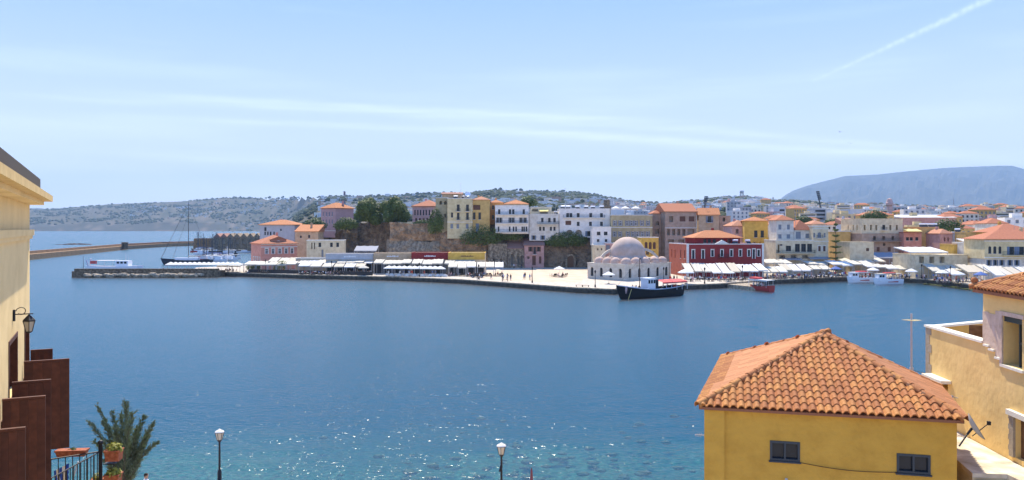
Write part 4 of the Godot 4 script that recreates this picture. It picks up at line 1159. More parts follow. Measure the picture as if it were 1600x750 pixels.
	var list := []
	for k in 4200:
		var px := 0.0; var d := 0.0
		match k % 7:
			0: px = rf(205, 345); d = rf(4300, 5150)
			1: px = rf(345, 520); d = rf(3000, 4900)
			2, 3: px = rf(500, 1000); d = rf(900, 3000)
			_: px = rf(960, 1640); d = rf(900, 2300)
		if k % 7 == 0 and rng.randf() < 0.72: continue
		if k % 7 == 1 and rng.randf() < 0.5: continue
		if d > 1500 and ridge_noise.get_noise_2d(X(px, d) * 0.6, d * 0.6 + 500.0) < -0.05: continue
		list.append([px, d])
	var mm := MultiMesh.new()
	mm.transform_format = MultiMesh.TRANSFORM_3D
	mm.use_colors = true
	mm.mesh = mesh
	mm.instance_count = list.size()
	for k in list.size():
		var d: float = list[k][1]
		var s := Vector3(rf(7, 15), rf(3.0, 5.0) * (1.4 if d < 2400 and list[k][0] > 960 else 0.9), rf(7, 12))
		mm.set_instance_transform(k, Transform3D(Basis(Vector3.UP, rf(-.6, .6)).scaled(s), Vector3(X(list[k][0], d), land(list[k][0], d) + 1.5, -d)))
		mm.set_instance_color(k, tones[rng.randi() % 4 if rng.randf() < 0.88 else 4])
	var o := MultiMeshInstance3D.new()
	o.name = "distant_houses"
	o.multimesh = mm
	o.material_override = vmat("far_wall", 0.9)
	add_child(o)
	tag(o, "mass of small pale houses scattered over the distant hillsides", "houses", "", "stuff")
	# scrub and trees on the slopes
	var tb := MB.new()
	tb.ball(Vector3(0, .5, 0), Vector3(.6, .6, .6), 6, 4)
	tb.ball(Vector3(.4, .3, .2), Vector3(.4, .4, .4), 5, 4)
	tb.ball(Vector3(-.4, .35, .1), Vector3(.45, .42, .4), 5, 4)
	var tl := []
	for k in 18000:
		var px := rf(-60, 1640)
		var left := px < 460
		var d := rf(4050, 5300) if left else rf(700, 3400)
		if px > 1100: d = rf(500, 2300)
		if px > 330 and px < 560 and k % 2: d = rf(3200, 5200)
		var g := ridge_noise.get_noise_2d(X(px, d) * 0.5 + 900.0, d * 0.5)
		if g < (0.10 if left and px < 330 else 0.02) and k % 15: continue
		tl.append([px, d])
	var tm := MultiMesh.new()
	tm.transform_format = MultiMesh.TRANSFORM_3D
	tm.use_colors = true
	tm.mesh = tb.done()
	tm.instance_count = tl.size()
	for k in tl.size():
		var d: float = tl[k][1]
		var s := rf(4, 9) if d > 1500 else rf(3, 6)
		tm.set_instance_transform(k, Transform3D(Basis(Vector3.UP, rf(0, TAU)).scaled(Vector3(s * 1.3, s, s * 1.3)), Vector3(X(tl[k][0], d), land(tl[k][0], d) - .5, -d)))
		tm.set_instance_color(k, Color(.028, .042, .016).lerp(Color(.06, .072, .025), rng.randf()))
	var to := MultiMeshInstance3D.new()
	to.name = "hillside_trees"
	to.multimesh = tm
	to.material_override = vmat("far_tree", 0.95)
	add_child(to)
	tag(to, "dark green scrub and trees covering the distant hillsides", "trees", "", "stuff")
	# landmarks on the skyline
	var mnr := thing("ruined_minaret", "slim broken stone minaret stump above the white hotel", "minaret", Vector3(X(948, 420), 14, -420))
	var mb2 := MB.new()
	mb2.lathe([Vector2(2.2, -10), Vector2(1.9, 12.2), Vector2(2.3, 12.6), Vector2(2.3, 13.4), Vector2(1.7, 13.6), Vector2(1.6, 16.6), Vector2(0, 16.4)], 12, Vector3.ZERO, false)
	mk(mb2, "shaft", M["stone"], mnr)
	for q in [[1159, 297.5, 308.6, 2250.0, 11.0], [1208, 308, 316, 2200.0, 5.0]]:
		var y0 := land(q[0], q[3]); var y1 := Y(q[1], q[3])
		var wt := thing("water_tower", "grey lattice tower on the hilltop skyline" if q[0] < 1200 else "smaller grey tower on the skyline near the blue mountain", "tower", Vector3(X(q[0], q[3]), y0, -q[3]))
		var m := MB.new()
		var hh := y1 - y0; var r: float = q[4] * 0.5
		for sx in [-1, 1]:
			for sz in [-1, 1]: m.tube(Vector3(sx * r * .8, -4, sz * r * .8), Vector3(sx * r * .7, hh * .62, sz * r * .7), r * .16, r * .14, 4)
		for k in 4: m.box(Vector3(-r * .8, hh * (.12 + k * .15), -r * .8), Vector3(r * .8, hh * (.12 + k * .15) + r * .14, r * .8))
		mk(m, "legs", M["grey"], wt)
		var t := MB.new()
		t.lathe([Vector2(0, hh * .6), Vector2(r, hh * .66), Vector2(r, hh * .94), Vector2(r * .4, hh), Vector2(0, hh)], 12)
		mk(t, "tank", M["grey"], wt)
	for q in [[1099, 322, 1103.5, 306.5, 800.0], [1284, 318, 1277, 298.5, 900.0]]:
		var a := P(q[0], q[1] + 8, q[4]); var b := P(q[2], q[3], q[4])
		var fl := thing("floodlight_mast", "leaning stadium floodlight mast above the tiled roofs" if q[0] < 1200 else "leaning stadium floodlight mast in front of the blue mountain", "floodlight", a)
		var m := MB.new()
		m.tube(Vector3(0, -8, 0), (b - a) * .75, 1.0, .6, 6)
		mk(m, "mast", M["frame_dark"], fl)
		var hd := MB.new()
		var u := (b - a)
		for k in 5:
			var p := u * (0.55 + .1 * k)
			hd.cbox(p + Vector3(0, 0, .8), Vector3(3.6, u.length() * .085, .9))
		mk(hd, "lamp_rack", M["frame_dark"], fl)
	var tp := thing("pink_tower", "pale pink round topped tower rising over the town roofs", "tower", Vector3(X(1390, 640), 20, -640))
	var tmb := MB.new()
	tmb.box(Vector3(-1.6, -10, -1.6), Vector3(1.6, Y(322, 640) - 20, 1.6))
	mk(tmb, "shaft", M["pink"], tp)
	var tcap := MB.new()
	var ty := Y(322, 640) - 20
	tcap.lathe([Vector2(1.6, ty), Vector2(2.7, ty + .8), Vector2(2.8, ty + 2.6), Vector2(2.4, ty + 3.0), Vector2(1.8, ty + 5.6), Vector2(0, ty + 6.2)], 14, Vector3.ZERO, false)
	mk(tcap, "gallery", M["pink"], tp)
	var an := thing("radio_mast", "grey lattice radio mast over the far roofs", "mast", Vector3(X(1490, 700), 20, -700))
	var am := MB.new()
	var ah := Y(307, 700) - 20
	for k in 3: am.tube(Vector3(cos(k * TAU / 3), -5, sin(k * TAU / 3)) * Vector3(1.2, 1, 1.2), Vector3(0, ah, 0), .14, .08, 4)
	for k in 6: am.cbox(Vector3(0, ah * (.35 + k * .1), 0), Vector3(2.4 - k * .3, .3, 1.2))
	mk(am, "lattice", M["steel"], an)
	var long := building("market_hall", "long low building with bright white roof edge among the far roofs", "hall", {"l": 1408, "r": 1494, "top": 340, "d": 430.0, "base": 5.0, "dp": 16.0, "wall": "rose", "roof": ["shed", 1.6, "canvaswhite", 0.4]})
	building("school_block", "long grey institutional block with rows of windows on the far slope", "building", {"l": 1395, "r": 1440, "top": 323, "d": 640.0, "base": 10.0, "dp": 14.0, "wall": "grey", "rows": [[325.6, 328.4, [1399, 1405, 1411, 1417, 1423, 1429, 1435], 3.4, ""], [330, 332.4, [1417], 38.0, "g"]]})
	building("long_grey_block", "long dark grey flat block behind the bright white roof edge", "building", {"l": 1452, "r": 1538, "top": 327, "d": 560.0, "base": 10.0, "dp": 14.0, "wall": "grey", "rows": [[329, 332, [1460, 1468, 1476, 1484, 1492, 1500, 1508, 1516, 1524, 1532], 4.4, ""]]})
	building("grey_apartment", "grey apartment block with stacked dark balconies over the beige hotel", "building", {"l": 1272, "r": 1302, "top": 326, "d": 520.0, "base": 6.0, "dp": 14.0, "wall": "grey", "rows": [[328, 331, [1284], 20.0, ""], [334, 337, [1284], 20.0, ""], [340, 343, [1284], 20.0, ""], [328, 343, [1298], 3.0, "g"]]})
	building("white_apartment", "plain white apartment tower next to the grey apartment block", "building", {"l": 1299, "r": 1312, "top": 327, "d": 510.0, "base": 6.0, "dp": 12.0, "wall": "white"})
	building("blue_grey_block", "bluish grey windowless block above the cream mansion", "building", {"l": 1328, "r": 1348, "top": 327, "d": 500.0, "base": 6.0, "dp": 14.0, "rot": 12.0, "wall": "bluegrey"})
	building("dark_glass_block", "narrow dark windowed tower block above the hotel tower", "building", {"l": 1209, "r": 1228, "top": 324, "d": 560.0, "base": 8.0, "dp": 12.0, "wall": "bluegrey", "rows": [[327, 330, [1222], 8.0, ""], [333, 336, [1222], 8.0, ""], [339, 342, [1222], 8.0, ""]]})
	building("long_white_block", "long white apartment block with window rows above the hotel roofs", "building", {"l": 1230, "r": 1258, "top": 326, "d": 580.0, "base": 8.0, "dp": 12.0, "wall": "offwhite", "rows": [[329, 331, [1244], 24.0, ""], [335, 337, [1244], 24.0, ""]]})

# ------------------------------------------------------------------ harbour front
func canopies(label: String, l: float, r: float, pb: float, pf: float, df: float, len: float, m: String) -> void:
	var n := maxi(1, roundi((r - l) / 16.0))
	for k in n:
		var a := lerpf(l, r, float(k) / n) + rf(0, .5); var b := lerpf(l, r, float(k + 1) / n) - rf(.2, 1.2)
		var j := rf(-.8, .8)
		var mm: String = m if rng.randf() < .55 else ["canvaswhite", "canvas", "canvastan", "canvaspale"][rng.randi() % 4]
		canopy(label % {"canvas": "cream", "canvaswhite": "white", "canvastan": "tan", "canvaspale": "pale grey"}[mm], a, b, pb + j, pf + j + rf(-.3, .3), df + rf(-.8, .8), len * rf(.8, 1.1), mm)

func canopy(label: String, l: float, r: float, pb: float, pf: float, df: float, len: float, m: String, base := QY, called := "awning", group := "restaurant awnings along the quay") -> void:
	var x0 := X(l, df); var x1 := X(r, df)
	var w := x1 - x0
	var yf := Y(pf, df) - base; var yb := Y(pb, df + len) - base
	yb = clampf(yb, yf + 0.3, yf + 2.4)
	var o := thing(called, label, "awning", Vector3((x0 + x1) / 2, base, -df), rf(-.03, .03), group)
	var mb := MB.new()
	var n := maxi(2, int(w / 2.2))
	for i in n:
		var a := -w / 2 + w * i / n; var b := -w / 2 + w * (i + 1) / n
		var mid := (a + b) / 2
		var sag := 0.12
		for q in [[a, mid, 0.0, -sag], [mid, b, -sag, 0.0]]:
			mb.quad(Vector3(q[0], yf, 0), Vector3(q[1], yf, 0), Vector3(q[1], yb + q[3], -len), Vector3(q[0], yb + q[2], -len))
			mb.quad(Vector3(q[1], yf - .05, 0), Vector3(q[0], yf - .05, 0), Vector3(q[0], yb - .05 + q[2], -len), Vector3(q[1], yb - .05 + q[3], -len))
		mb.quad(Vector3(a, yf - .28, .01), Vector3(mid, yf - .38, .01), Vector3(mid, yf, .01), Vector3(a, yf, .01))
		mb.quad(Vector3(mid, yf - .38, .01), Vector3(b, yf - .28, .01), Vector3(b, yf, .01), Vector3(mid, yf, .01))
	for s in [-1, 1]: mb.quad(Vector3(s * w / 2, yf - .28, 0), Vector3(s * w / 2, yb - .28, -len), Vector3(s * w / 2, yb, -len), Vector3(s * w / 2, yf, 0))
	mk(mb, "canopy", M[m], o)
	var np := maxi(2, int(w / 4.5) + 1)
	for i in np:
		var x := -w / 2 + .15 + (w - .3) * i / (np - 1)
		for z in [-0.1, -len + .1]:
			var y: float = yf if z > -1 else yb
			mi(cached("pole %.1f" % snappedf(y, .1), func(b): b.box(Vector3(-.05, 0, -.05), Vector3(.05, snappedf(y, .1) - .1, .05))), "pole", M["steel"], o).position = Vector3(x, 0, z)

var parasol_proto := {}
func parasol(px: float, d: float, label: String, m: String, size := 1.0, base := QY, group := "parasols along the quay") -> void:
	if not parasol_proto.has(m):
		var p := Node3D.new()
		var c := MB.new()
		c.lathe([Vector2(1.75, 2.25), Vector2(1.75, 2.42), Vector2(0.9, 2.85), Vector2(0.12, 3.2), Vector2(0, 3.22)], 8, Vector3.ZERO, false)
		c.lathe([Vector2(0, 3.12), Vector2(0.9, 2.78), Vector2(1.72, 2.36)], 8, Vector3.ZERO, false)
		mk(c, "canopy", M[m], p)
		var q := MB.new()
		q.tube(Vector3(0, 0, 0), Vector3(0, 3.1, 0), .03, .03, 6)
		mk(q, "pole", M["steel"], p)
		var b := MB.new()
		b.lathe([Vector2(.35, 0), Vector2(.35, .08), Vector2(.08, .14), Vector2(.06, .3)], 10, Vector3.ZERO, false)
		mk(b, "base", M["stone"], p)
		parasol_proto[m] = p
	var o: Node3D = parasol_proto[m].duplicate()
	o.name = numbered("parasol")
	add_child(o)
	o.transform = Transform3D(Basis(Vector3.UP, rf(0, 1)).scaled(Vector3.ONE * size), Vector3(X(px, d), base, -d))
	tag(o, label, "parasol", group)

# people: one continuous body from tapered bones, meshed as surface nets
var people := {}
func person_mesh(pose: String, pal: Array) -> ArrayMesh:
	if not people.has(pose):
		var B := []   # a, b, radius a, radius b, colour: 0 skin 1 shirt 2 trousers 3 hair 4 shoes
		var hip := Vector3(0, .93, 0); var neck := Vector3(0, 1.46, 0); var head := Vector3(0, 1.63, .02)
		var legs := [[Vector3(-.1, .92, 0), Vector3(-.11, .5, .03), Vector3(-.11, .09, -.02)], [Vector3(.1, .92, 0), Vector3(.11, .5, .03), Vector3(.12, .09, -.02)]]
		var arms := [[Vector3(-.19, 1.40, 0), Vector3(-.25, 1.13, -.03), Vector3(-.24, .88, .05)], [Vector3(.19, 1.40, 0), Vector3(.25, 1.13, -.03), Vector3(.24, .88, .05)]]
		if pose == "walk":
			legs = [[Vector3(-.1, .92, 0), Vector3(-.11, .52, .18), Vector3(-.11, .1, .26)], [Vector3(.1, .92, 0), Vector3(.11, .5, -.06), Vector3(.11, .13, -.33)]]
			arms = [[Vector3(-.19, 1.40, 0), Vector3(-.24, 1.14, -.12), Vector3(-.23, .92, -.02)], [Vector3(.19, 1.40, 0), Vector3(.24, 1.14, .10), Vector3(.22, .95, .25)]]
		elif pose == "sit":
			var dn := Vector3(0, -.43, 0)
			hip += dn; neck += dn; head += dn
			legs = [[Vector3(-.1, .5, 0), Vector3(-.12, .5, .42), Vector3(-.12, .09, .42)], [Vector3(.1, .5, 0), Vector3(.12, .5, .42), Vector3(.13, .09, .45)]]
			arms = [[Vector3(-.19, .97, 0), Vector3(-.24, .72, .06), Vector3(-.14, .66, .3)], [Vector3(.19, .97, 0), Vector3(.24, .72, .06), Vector3(.14, .68, .3)]]
		B.append([hip, hip.lerp(neck, .45), .155, .135, 1]); B.append([hip.lerp(neck, .45), neck - Vector3(0, .1, 0), .135, .15, 1])
		B.append([neck - Vector3(0, .08, 0), head, .06, .06, 0]); B.append([head, head + Vector3(0, .05, 0), .095, .1, 0]); B.append([head + Vector3(0, .07, -.02), head + Vector3(0, .08, -.03), .1, .1, 3])
		B.append([arms[0][0], arms[1][0], .075, .075, 1])
		for a in arms:
			B.append([a[0], a[1], .06, .05, 1]); B.append([a[1], a[2], .044, .036, 0]); B.append([a[2], a[2] + Vector3(0, -.08, .02), .036, .03, 0])
		for g in legs:
			B.append([g[0], g[1], .095, .07, 2]); B.append([g[1], g[2], .066, .045, 2]); B.append([g[2] - Vector3(0, .04, 0), g[2] + Vector3(0, -.05, .13), .045, .04, 4])
		var cell := .042
		var lo := Vector3(-.36, -.04, -.46); var nx := 18; var ny := 45; var nz := 24
		var val := PackedFloat32Array(); val.resize((nx + 1) * (ny + 1) * (nz + 1)); val.fill(1.0)
		var at := func(i: int, j: int, k: int) -> int: return (k * (ny + 1) + j) * (nx + 1) + i
		for k in nz + 1:
			for j in ny + 1:
				for i in nx + 1:
					var p := lo + Vector3(i, j, k) * cell
					var s := 0.0
					for b in B:
						var a: Vector3 = b[0]; var ab: Vector3 = b[1] - a
						var t := clampf((p - a).dot(ab) / ab.length_squared(), 0.0, 1.0)
						var dist := p.distance_to(a + ab * t) - lerpf(b[2], b[3], t)
						if dist < 0.12: s += exp(-dist * 45.0)
					val[at.call(i, j, k)] = -log(maxf(s, 1e-6)) / 45.0
		var vid := {}; var vs := []
		for k in nz:
			for j in ny:
				for i in nx:
					var sum := Vector3.ZERO; var n := 0
					for e in [[0, 0, 0, 1, 0, 0], [0, 1, 0, 1, 1, 0], [0, 0, 1, 1, 0, 1], [0, 1, 1, 1, 1, 1], [0, 0, 0, 0, 1, 0], [1, 0, 0, 1, 1, 0], [0, 0, 1, 0, 1, 1], [1, 0, 1, 1, 1, 1], [0, 0, 0, 0, 0, 1], [1, 0, 0, 1, 0, 1], [0, 1, 0, 0, 1, 1], [1, 1, 0, 1, 1, 1]]:
						var f0: float = val[at.call(i + e[0], j + e[1], k + e[2])]; var f1: float = val[at.call(i + e[3], j + e[4], k + e[5])]
						if (f0 < 0) != (f1 < 0):
							sum += Vector3(e[0], e[1], e[2]).lerp(Vector3(e[3], e[4], e[5]), f0 / (f0 - f1)); n += 1
					if n:
						var p := lo + (Vector3(i, j, k) + sum / n) * cell
						var best := 9.0; var ci := 0
						for b in B:
							var q := Geometry3D.get_closest_point_to_segment(p, b[0], b[1])
							var dd: float = p.distance_to(q) - (b[2] + b[3]) / 2
							if dd < best: best = dd; ci = b[4]
						vid[Vector3i(i, j, k)] = vs.size()
						vs.append([p, ci])
		var fs := []
		for k in range(1, nz):
			for j in range(1, ny):
				for i in range(1, nx):
					var f0: float = val[at.call(i, j, k)]
					for ax in 3:
						var e := [Vector3i(1, 0, 0), Vector3i(0, 1, 0), Vector3i(0, 0, 1)][ax] as Vector3i
						var f1: float = val[at.call(i + e.x, j + e.y, k + e.z)]
						if (f0 < 0) == (f1 < 0): continue
						var u := [Vector3i(0, 1, 0), Vector3i(0, 0, 1), Vector3i(1, 0, 0)][ax] as Vector3i
						var w := [Vector3i(0, 0, 1), Vector3i(1, 0, 0), Vector3i(0, 1, 0)][ax] as Vector3i
						var c := Vector3i(i, j, k)
						var q := [c, c - u, c - u - w, c - w]
						if not (vid.has(q[0]) and vid.has(q[1]) and vid.has(q[2]) and vid.has(q[3])): continue
						if f0 >= 0: q.reverse()
						fs.append([vid[q[0]], vid[q[1]], vid[q[2]], vid[q[3]]])
		var nn := []; nn.resize(vs.size()); nn.fill(Vector3.ZERO)
		for f in fs:
			var fnn: Vector3 = (vs[f[1]][0] - vs[f[0]][0]).cross(vs[f[2]][0] - vs[f[0]][0])
			for q in f: nn[q] += fnn
		people[pose] = [vs, fs, nn]
	var R: Array = people[pose]
	var mb := MB.new()
	mb.painted = true
	for f in R[1]:
		for t in [[0, 2, 1], [0, 3, 2]]:
			for q in t:
				var id: int = f[q]
				mb.col = pal[R[0][id][1]]
				mb.put(R[0][id][0], R[2][id])
	return mb.done()

var person_sets := []
func person(at: Vector3, turn: float, set_: int, label: String, group := "people on the quay") -> void:
	var q: Array = person_sets[set_ % person_sets.size()]
	var o := mi(q[0], "person", M["person"], self)
	o.position = at
	o.rotation.y = turn
	tag(o, label if label else q[1], "person", group)

func make_people() -> void:
	var skin := Color(.45, .26, .17)
	var hairs := [Color(.03, .02, .015), Color(.12, .07, .035), Color(.3, .2, .1)]
	var looks := [["white shirt and dark trousers", Color(.75, .75, .74), Color(.03, .035, .05)], ["black shirt and blue jeans", Color(.02, .02, .022), Color(.05, .09, .18)], ["red top and pale shorts", Color(.5, .05, .04), Color(.55, .5, .42)], ["blue shirt and beige trousers", Color(.08, .16, .38), Color(.42, .36, .26)], ["pale pink dress", Color(.65, .42, .40), Color(.62, .4, .38)]]
	for pose in ["stand", "walk", "sit"]:
		for k in looks.size():
			var verb: String = {"stand": "standing on", "walk": "walking along", "sit": "sitting at a table on"}[pose]
			person_sets.append([person_mesh(pose, [skin, looks[k][1], looks[k][2], hairs[k % 3], Color(.03, .025, .02)]), "person in %s %s the far quay" % [looks[k][0], verb]])

func make_front() -> void:
	make_people()
	# shops under the wall
	for q in [["grey_shop", "low grey shop front with a long weathered sign board under the rock", 509, 583.4, 396.4, 264.0, "beige", "grey"], ["brown_shop", "low shop with a long pinkish brown fascia board below the bastion", 584, 642.6, 395.4, 262.0, "beige", "tan"],
			["red_shop", "low shop with a long bright red fascia board below the bastion", 643, 700, 394.6, 260.0, "beige", "red"], ["yellow_shop", "low shop with a long yellow fascia board below the cliff", 700.4, 757.6, 394.8, 258.0, "cream", "yellow"]]:
		var o := building(q[0], q[1], "shop", {"l": q[2], "r": q[3], "top": q[4] + 1.0, "d": q[5], "dp": 9.0, "wall": q[6], "coping": q[7]})
		var w: float = X(q[3], q[5]) - X(q[2], q[5]); var y0: float = Y(405.5, q[5]) - QY; var y1: float = Y(q[4], q[5]) - QY
		var mb := MB.new()
		mb.box(Vector3(-w / 2, y0, .003), Vector3(w / 2, y1, .22))
		var fa := mk(mb, "fascia_board", M[q[7]], o)
		var lt := MB.new()
		var x := -1.8
		while x < 2.0:
			var lw := rf(.18, .4)
			lt.box(Vector3(x, (y0 + y1) / 2 - .22, .222), Vector3(x + lw, (y0 + y1) / 2 + rf(.1, .3), .25))
			x += lw + .12
		mk(lt, "lettering", M["frame_white"] if q[0] != "yellow_shop" else M["shutter_brown"], fa)
		var ins := MB.new()
		ins.box(Vector3(-w / 2 + .3, 0, .003), Vector3(w / 2 - .3, 3.0, .06))
		mk(ins, "shop_window", M["glass"], o)
	var gs := building("kiosk", "low brown kiosk block under the canopies at the left end of the shops", "kiosk", {"l": 462, "r": 508, "top": 404, "d": 268.0, "dp": 6.0, "wall": "beige"})
	# awnings: left, right, back row, front row, distance of the front edge, depth
	var lw := ["%s awning below the salmon pink house", "%s awning in the rows below the bastion and its fascia boards", "%s awning over the dark wind screens of the left restaurants"]
	for q in [[338, 376, 411, 415, 268, 4], [380, 419, 407, 412.4, 266, 6], [418, 464, 402.4, 409, 270, 6], [416, 462, 408, 413, 262, 5], [464, 525, 405, 410.6, 263, 6], [526, 582, 405, 410, 260, 6], [466, 520, 410, 415.6, 257, 4], [521, 570, 410.6, 415.8, 255, 4], [583, 642, 405.4, 411, 254, 6], [643, 692, 405.2, 412, 252, 6], [694, 742, 406, 411, 252, 6], [700, 744, 410, 417, 247, 5], [744.6, 787, 409, 416.4, 246, 6]]:
		canopies(lw[0] if q[0] < 462 else lw[2] if q[0] < 583 else lw[1], q[0], q[1], q[2], q[3], q[4], q[5], "canvas")
	var rw := ["%s awning in front of the red building", "%s awning among the crowded restaurant roofs behind the tour boats", "%s awning over the quay tables below the yellow corner house"]
	for q in [[1072, 1113, 411, 424, 231, 8], [1113.6, 1158, 411, 425, 229, 8], [1158.6, 1200, 412, 422.6, 231, 8], [1196, 1240, 405, 411, 247, 8], [1192, 1232, 416, 424.6, 235, 6], [1224, 1268, 412, 422, 239, 6], [1256, 1300, 414, 420, 243, 5], [1264, 1312, 407.6, 412.4, 251, 6], [1301, 1366, 407, 413.4, 247, 7], [1318, 1385, 402.6, 409, 255, 7], [1355, 1386, 412, 417.6, 243, 5], [1387, 1442, 414, 420.4, 241, 5], [1404, 1444, 410.4, 414.4, 249, 5], [1436, 1478, 411.6, 419, 236, 6], [1457, 1504, 412.6, 424, 231, 6], [1489, 1516, 420, 429, 221, 5], [1513, 1562, 413.4, 426, 219, 7], [1556, 1640, 416, 430, 209, 7]]:
		canopies(rw[0] if q[0] < 1190 else rw[1] if q[0] < 1385 else rw[2], q[0], q[1], q[2], q[3], q[4], q[5], "canvas" if int(q[0]) % 3 else "canvaswhite")
	canopy("dark grey awning behind the crowded restaurant roofs", 1226, 1254, 398.6, 405, 257, 6, "canvasgrey")
	canopy("slate blue awning behind the crowded restaurant roofs", 1266, 1298, 398.4, 403.6, 257, 5, "canvasgrey")
	canopy("bluish grey awning on the brick front below the cream mansion", 1366, 1414, 394, 402.5, 261, 5, "canvasgrey")
	canopy("white rooftop awning over the terrace of columns", 1422, 1482, 385.6, 393.6, 238, 10, "canvaswhite", Y(399, 238) + .25)
	canopy("yellow awning on the red banded terrace", 1419, 1441, 357.4, 361, 266, 4, "canvasyellow", Y(364, 268) + .25)
	canopy("white flat awning roof below the whitewashed cottage", 1510, 1538, 372.4, 378, 248, 6, "canvaswhite")
	canopy("orange awning on the penthouse above the stepped terrace", 843, 857, 326.6, 329.6, 302, 2, "canvasyellow", Y(335, 303))
	canopy("greenish blue tin canopy leaning against the fortress rock", 553, 588, 384, 391.6, 285, 5, "canvasgrey")
	# parasols
	for k in 15: parasol(267.0 + k * 7.4, 267.0 + rf(-.5, .5), "white parasol in the long row behind the jetty parapet", "canvaswhite", 1.08, QY, "row of parasols behind the jetty")
	for k in 11: parasol(608.0 + k * 8.0, 247.4 - k * .3, "white parasol over the pale lounge chairs below the bastion", "canvaswhite", 1.0, QY, "parasols over the lounge chairs")
	for q in [[568, 250, "round cream parasol at the end of the left awnings", "canvas"], [951, 213, "white parasol beside the mosque wall", "canvaswhite"], [1072, 213, "large white parasol at the stern of the black ship", "canvaswhite"], [1138, 222, "white parasol standing before the red building awnings", "canvaswhite"], [1306, 243, "pale blue parasol near the first tour boat", "canvasblue"], [1364, 236, "white parasol between the two tour boats", "canvaswhite"], [1424, 229, "white parasol just right of the second tour boat", "canvaswhite"], [1472, 222, "white parasol on the right hand quay edge", "canvaswhite"], [1497, 215, "low white parasol with reddish tables on the right hand quay", "canvaswhite"], [1532, 213, "blue parasol among the right hand awnings", "canvasblue"], [874, 243, "white parasol over tables in the square", "canvaswhite"]]:
		parasol(q[0], q[1], q[2], q[3], 1.25 if q[0] == 1072 else 1.0)
	for px in [962, 977, 993.5]: parasol(px, 299, "white parasol on the ochre hotel roof terrace", "canvaswhite", 1.05, Y(336.5, 296) + .1, "parasols on the hotel roof")
	# tables, chairs and lounge chairs
	var tb := Node3D.new()
	var m := MB.new(); m.lathe([Vector2(.42, .70), Vector2(.42, .74), Vector2(0, .741)], 10, Vector3.ZERO, false); mk(m, "table_top", M["paleseat"], tb)
	m = MB.new(); m.tube(Vector3(0, 0, 0), Vector3(0, .7, 0), .04, .04, 6); mk(m, "leg", M["iron"], tb)
	m = MB.new(); m.cbox(Vector3(0, .02, 0), Vector3(.5, .04, .08)); m.cbox(Vector3(0, .021, 0), Vector3(.08, .036, .5)); mk(m, "foot", M["iron"], tb)
	var ch := Node3D.new()
	m = MB.new(); m.cbox(Vector3(0, .45, 0), Vector3(.44, .05, .44)); mk(m, "seat", M["wicker"], ch)
	m = MB.new(); m.cbox(Vector3(0, .75, -.2), Vector3(.44, .42, .05)); mk(m, "backrest", M["wicker"], ch)
	for sx in [-1, 1]:
		for sz in [-1, 1]:
			m = MB.new(); m.box(Vector3(sx * .2 - .02, 0, sz * .2 - .02), Vector3(sx * .2 + .02, .54 if sz < 0 else .425, sz * .2 + .02)); mk(m, "leg", M["wicker"], ch)
	var lc := Node3D.new()
	m = MB.new(); m.box(Vector3(-.42, .15, -.4), Vector3(.42, .42, .4)); mk(m, "seat", M["paleseat"], lc)
	m = MB.new(); m.box(Vector3(-.42, .42, -.45), Vector3(.42, .85, -.22)); mk(m, "backrest", M["paleseat"], lc)
	for sx in [-1, 1]:
		m = MB.new(); m.box(Vector3(sx * .5 - .08, .05, -.42), Vector3(sx * .5 + .08, .6, .4)); mk(m, "armrest", M["paleseat"], lc)
	var put := func(proto: Node3D, called: String, label: String, cat: String, group: String, at: Vector3, turn: float) -> void:
		var o: Node3D = proto.duplicate()
		o.name = numbered(called); add_child(o); o.position = at; o.rotation.y = turn
		tag(o, label, cat, group)
	for k in 16:
		var px := 606.0 + k * 6.0
		var d: float = lerpf(247.5, 243.6, k / 16.0) - (k % 2) * 1.4
		put.call(lc, "lounge_chair", "pale upholstered lounge chair under the white parasols below the bastion", "lounge chair", "pale lounge chairs on the quay", Vector3(X(px, d), QY, -d), rf(-.4, .4) + (PI if k % 3 == 0 else 0.0))
	var zones := [[385, 460, 261, 268, 14], [466, 580, 250, 257, 26], [700, 785, 243, 248, 11], [860, 885, 238, 246, 4], [1076, 1200, 221, 229, 15], [1200, 1300, 233, 240, 20], [1300, 1400, 241, 246, 9], [1400, 1450, 234, 240, 6], [1460, 1540, 214, 221, 8], [255, 370, 269, 271, 10]]
	var zn := ["below the salmon pink house", "under the long left awnings", "under the yellow fascia awnings", "out on the open square", "before the red building", "under the crowded restaurant roofs", "behind the tour boats", "beside the second tour boat", "on the right hand quay", "behind the jetty parapet"]
	for zi in zones.size():
		var z: Array = zones[zi]
		for k in z[4]:
			var px: float = lerpf(z[0], z[1], (k + rf(.1, .9)) / z[4]); var d := rf(z[2], z[3])
			var c := Vector3(X(px, d), QY, -d)
			put.call(tb, "cafe_table", "small round pale cafe table " + zn[zi], "table", "cafe tables", c, rf(0, 3))
			for j in 3:
				var a := rf(0, .6) + j * 2.1
				var p := c + Vector3(sin(a), 0, cos(a)) * .75
				put.call(ch, "cafe_chair", "dark wicker cafe chair " + zn[zi], "chair", "cafe chairs", p, a + PI)
				if rng.randf() < 0.42: person(p, a + PI, 10 + rng.randi() % 5, "")
	var ws := MB.new()
	ws.box(Vector3(-1.5, 0.05, -.02), Vector3(1.5, 1.15, .02)); ws.box(Vector3(-1.5, 1.15, -.03), Vector3(1.5, 1.2, .03))
	var wsm := ws.done()
	for k in 19:
		var px := 395.0 + k * 10.0
		var d := lerpf(264.0, 249.6, k / 18.0)
		var o := mi(wsm, "wind_screen", mat("dark_panel", .035, .03, .027, .5), self)
		o.position = Vector3(X(px, d), QY, -d)
		tag(o, "low dark wind screen panel along the front of the left awnings", "screen", "wind screens of the left restaurants")
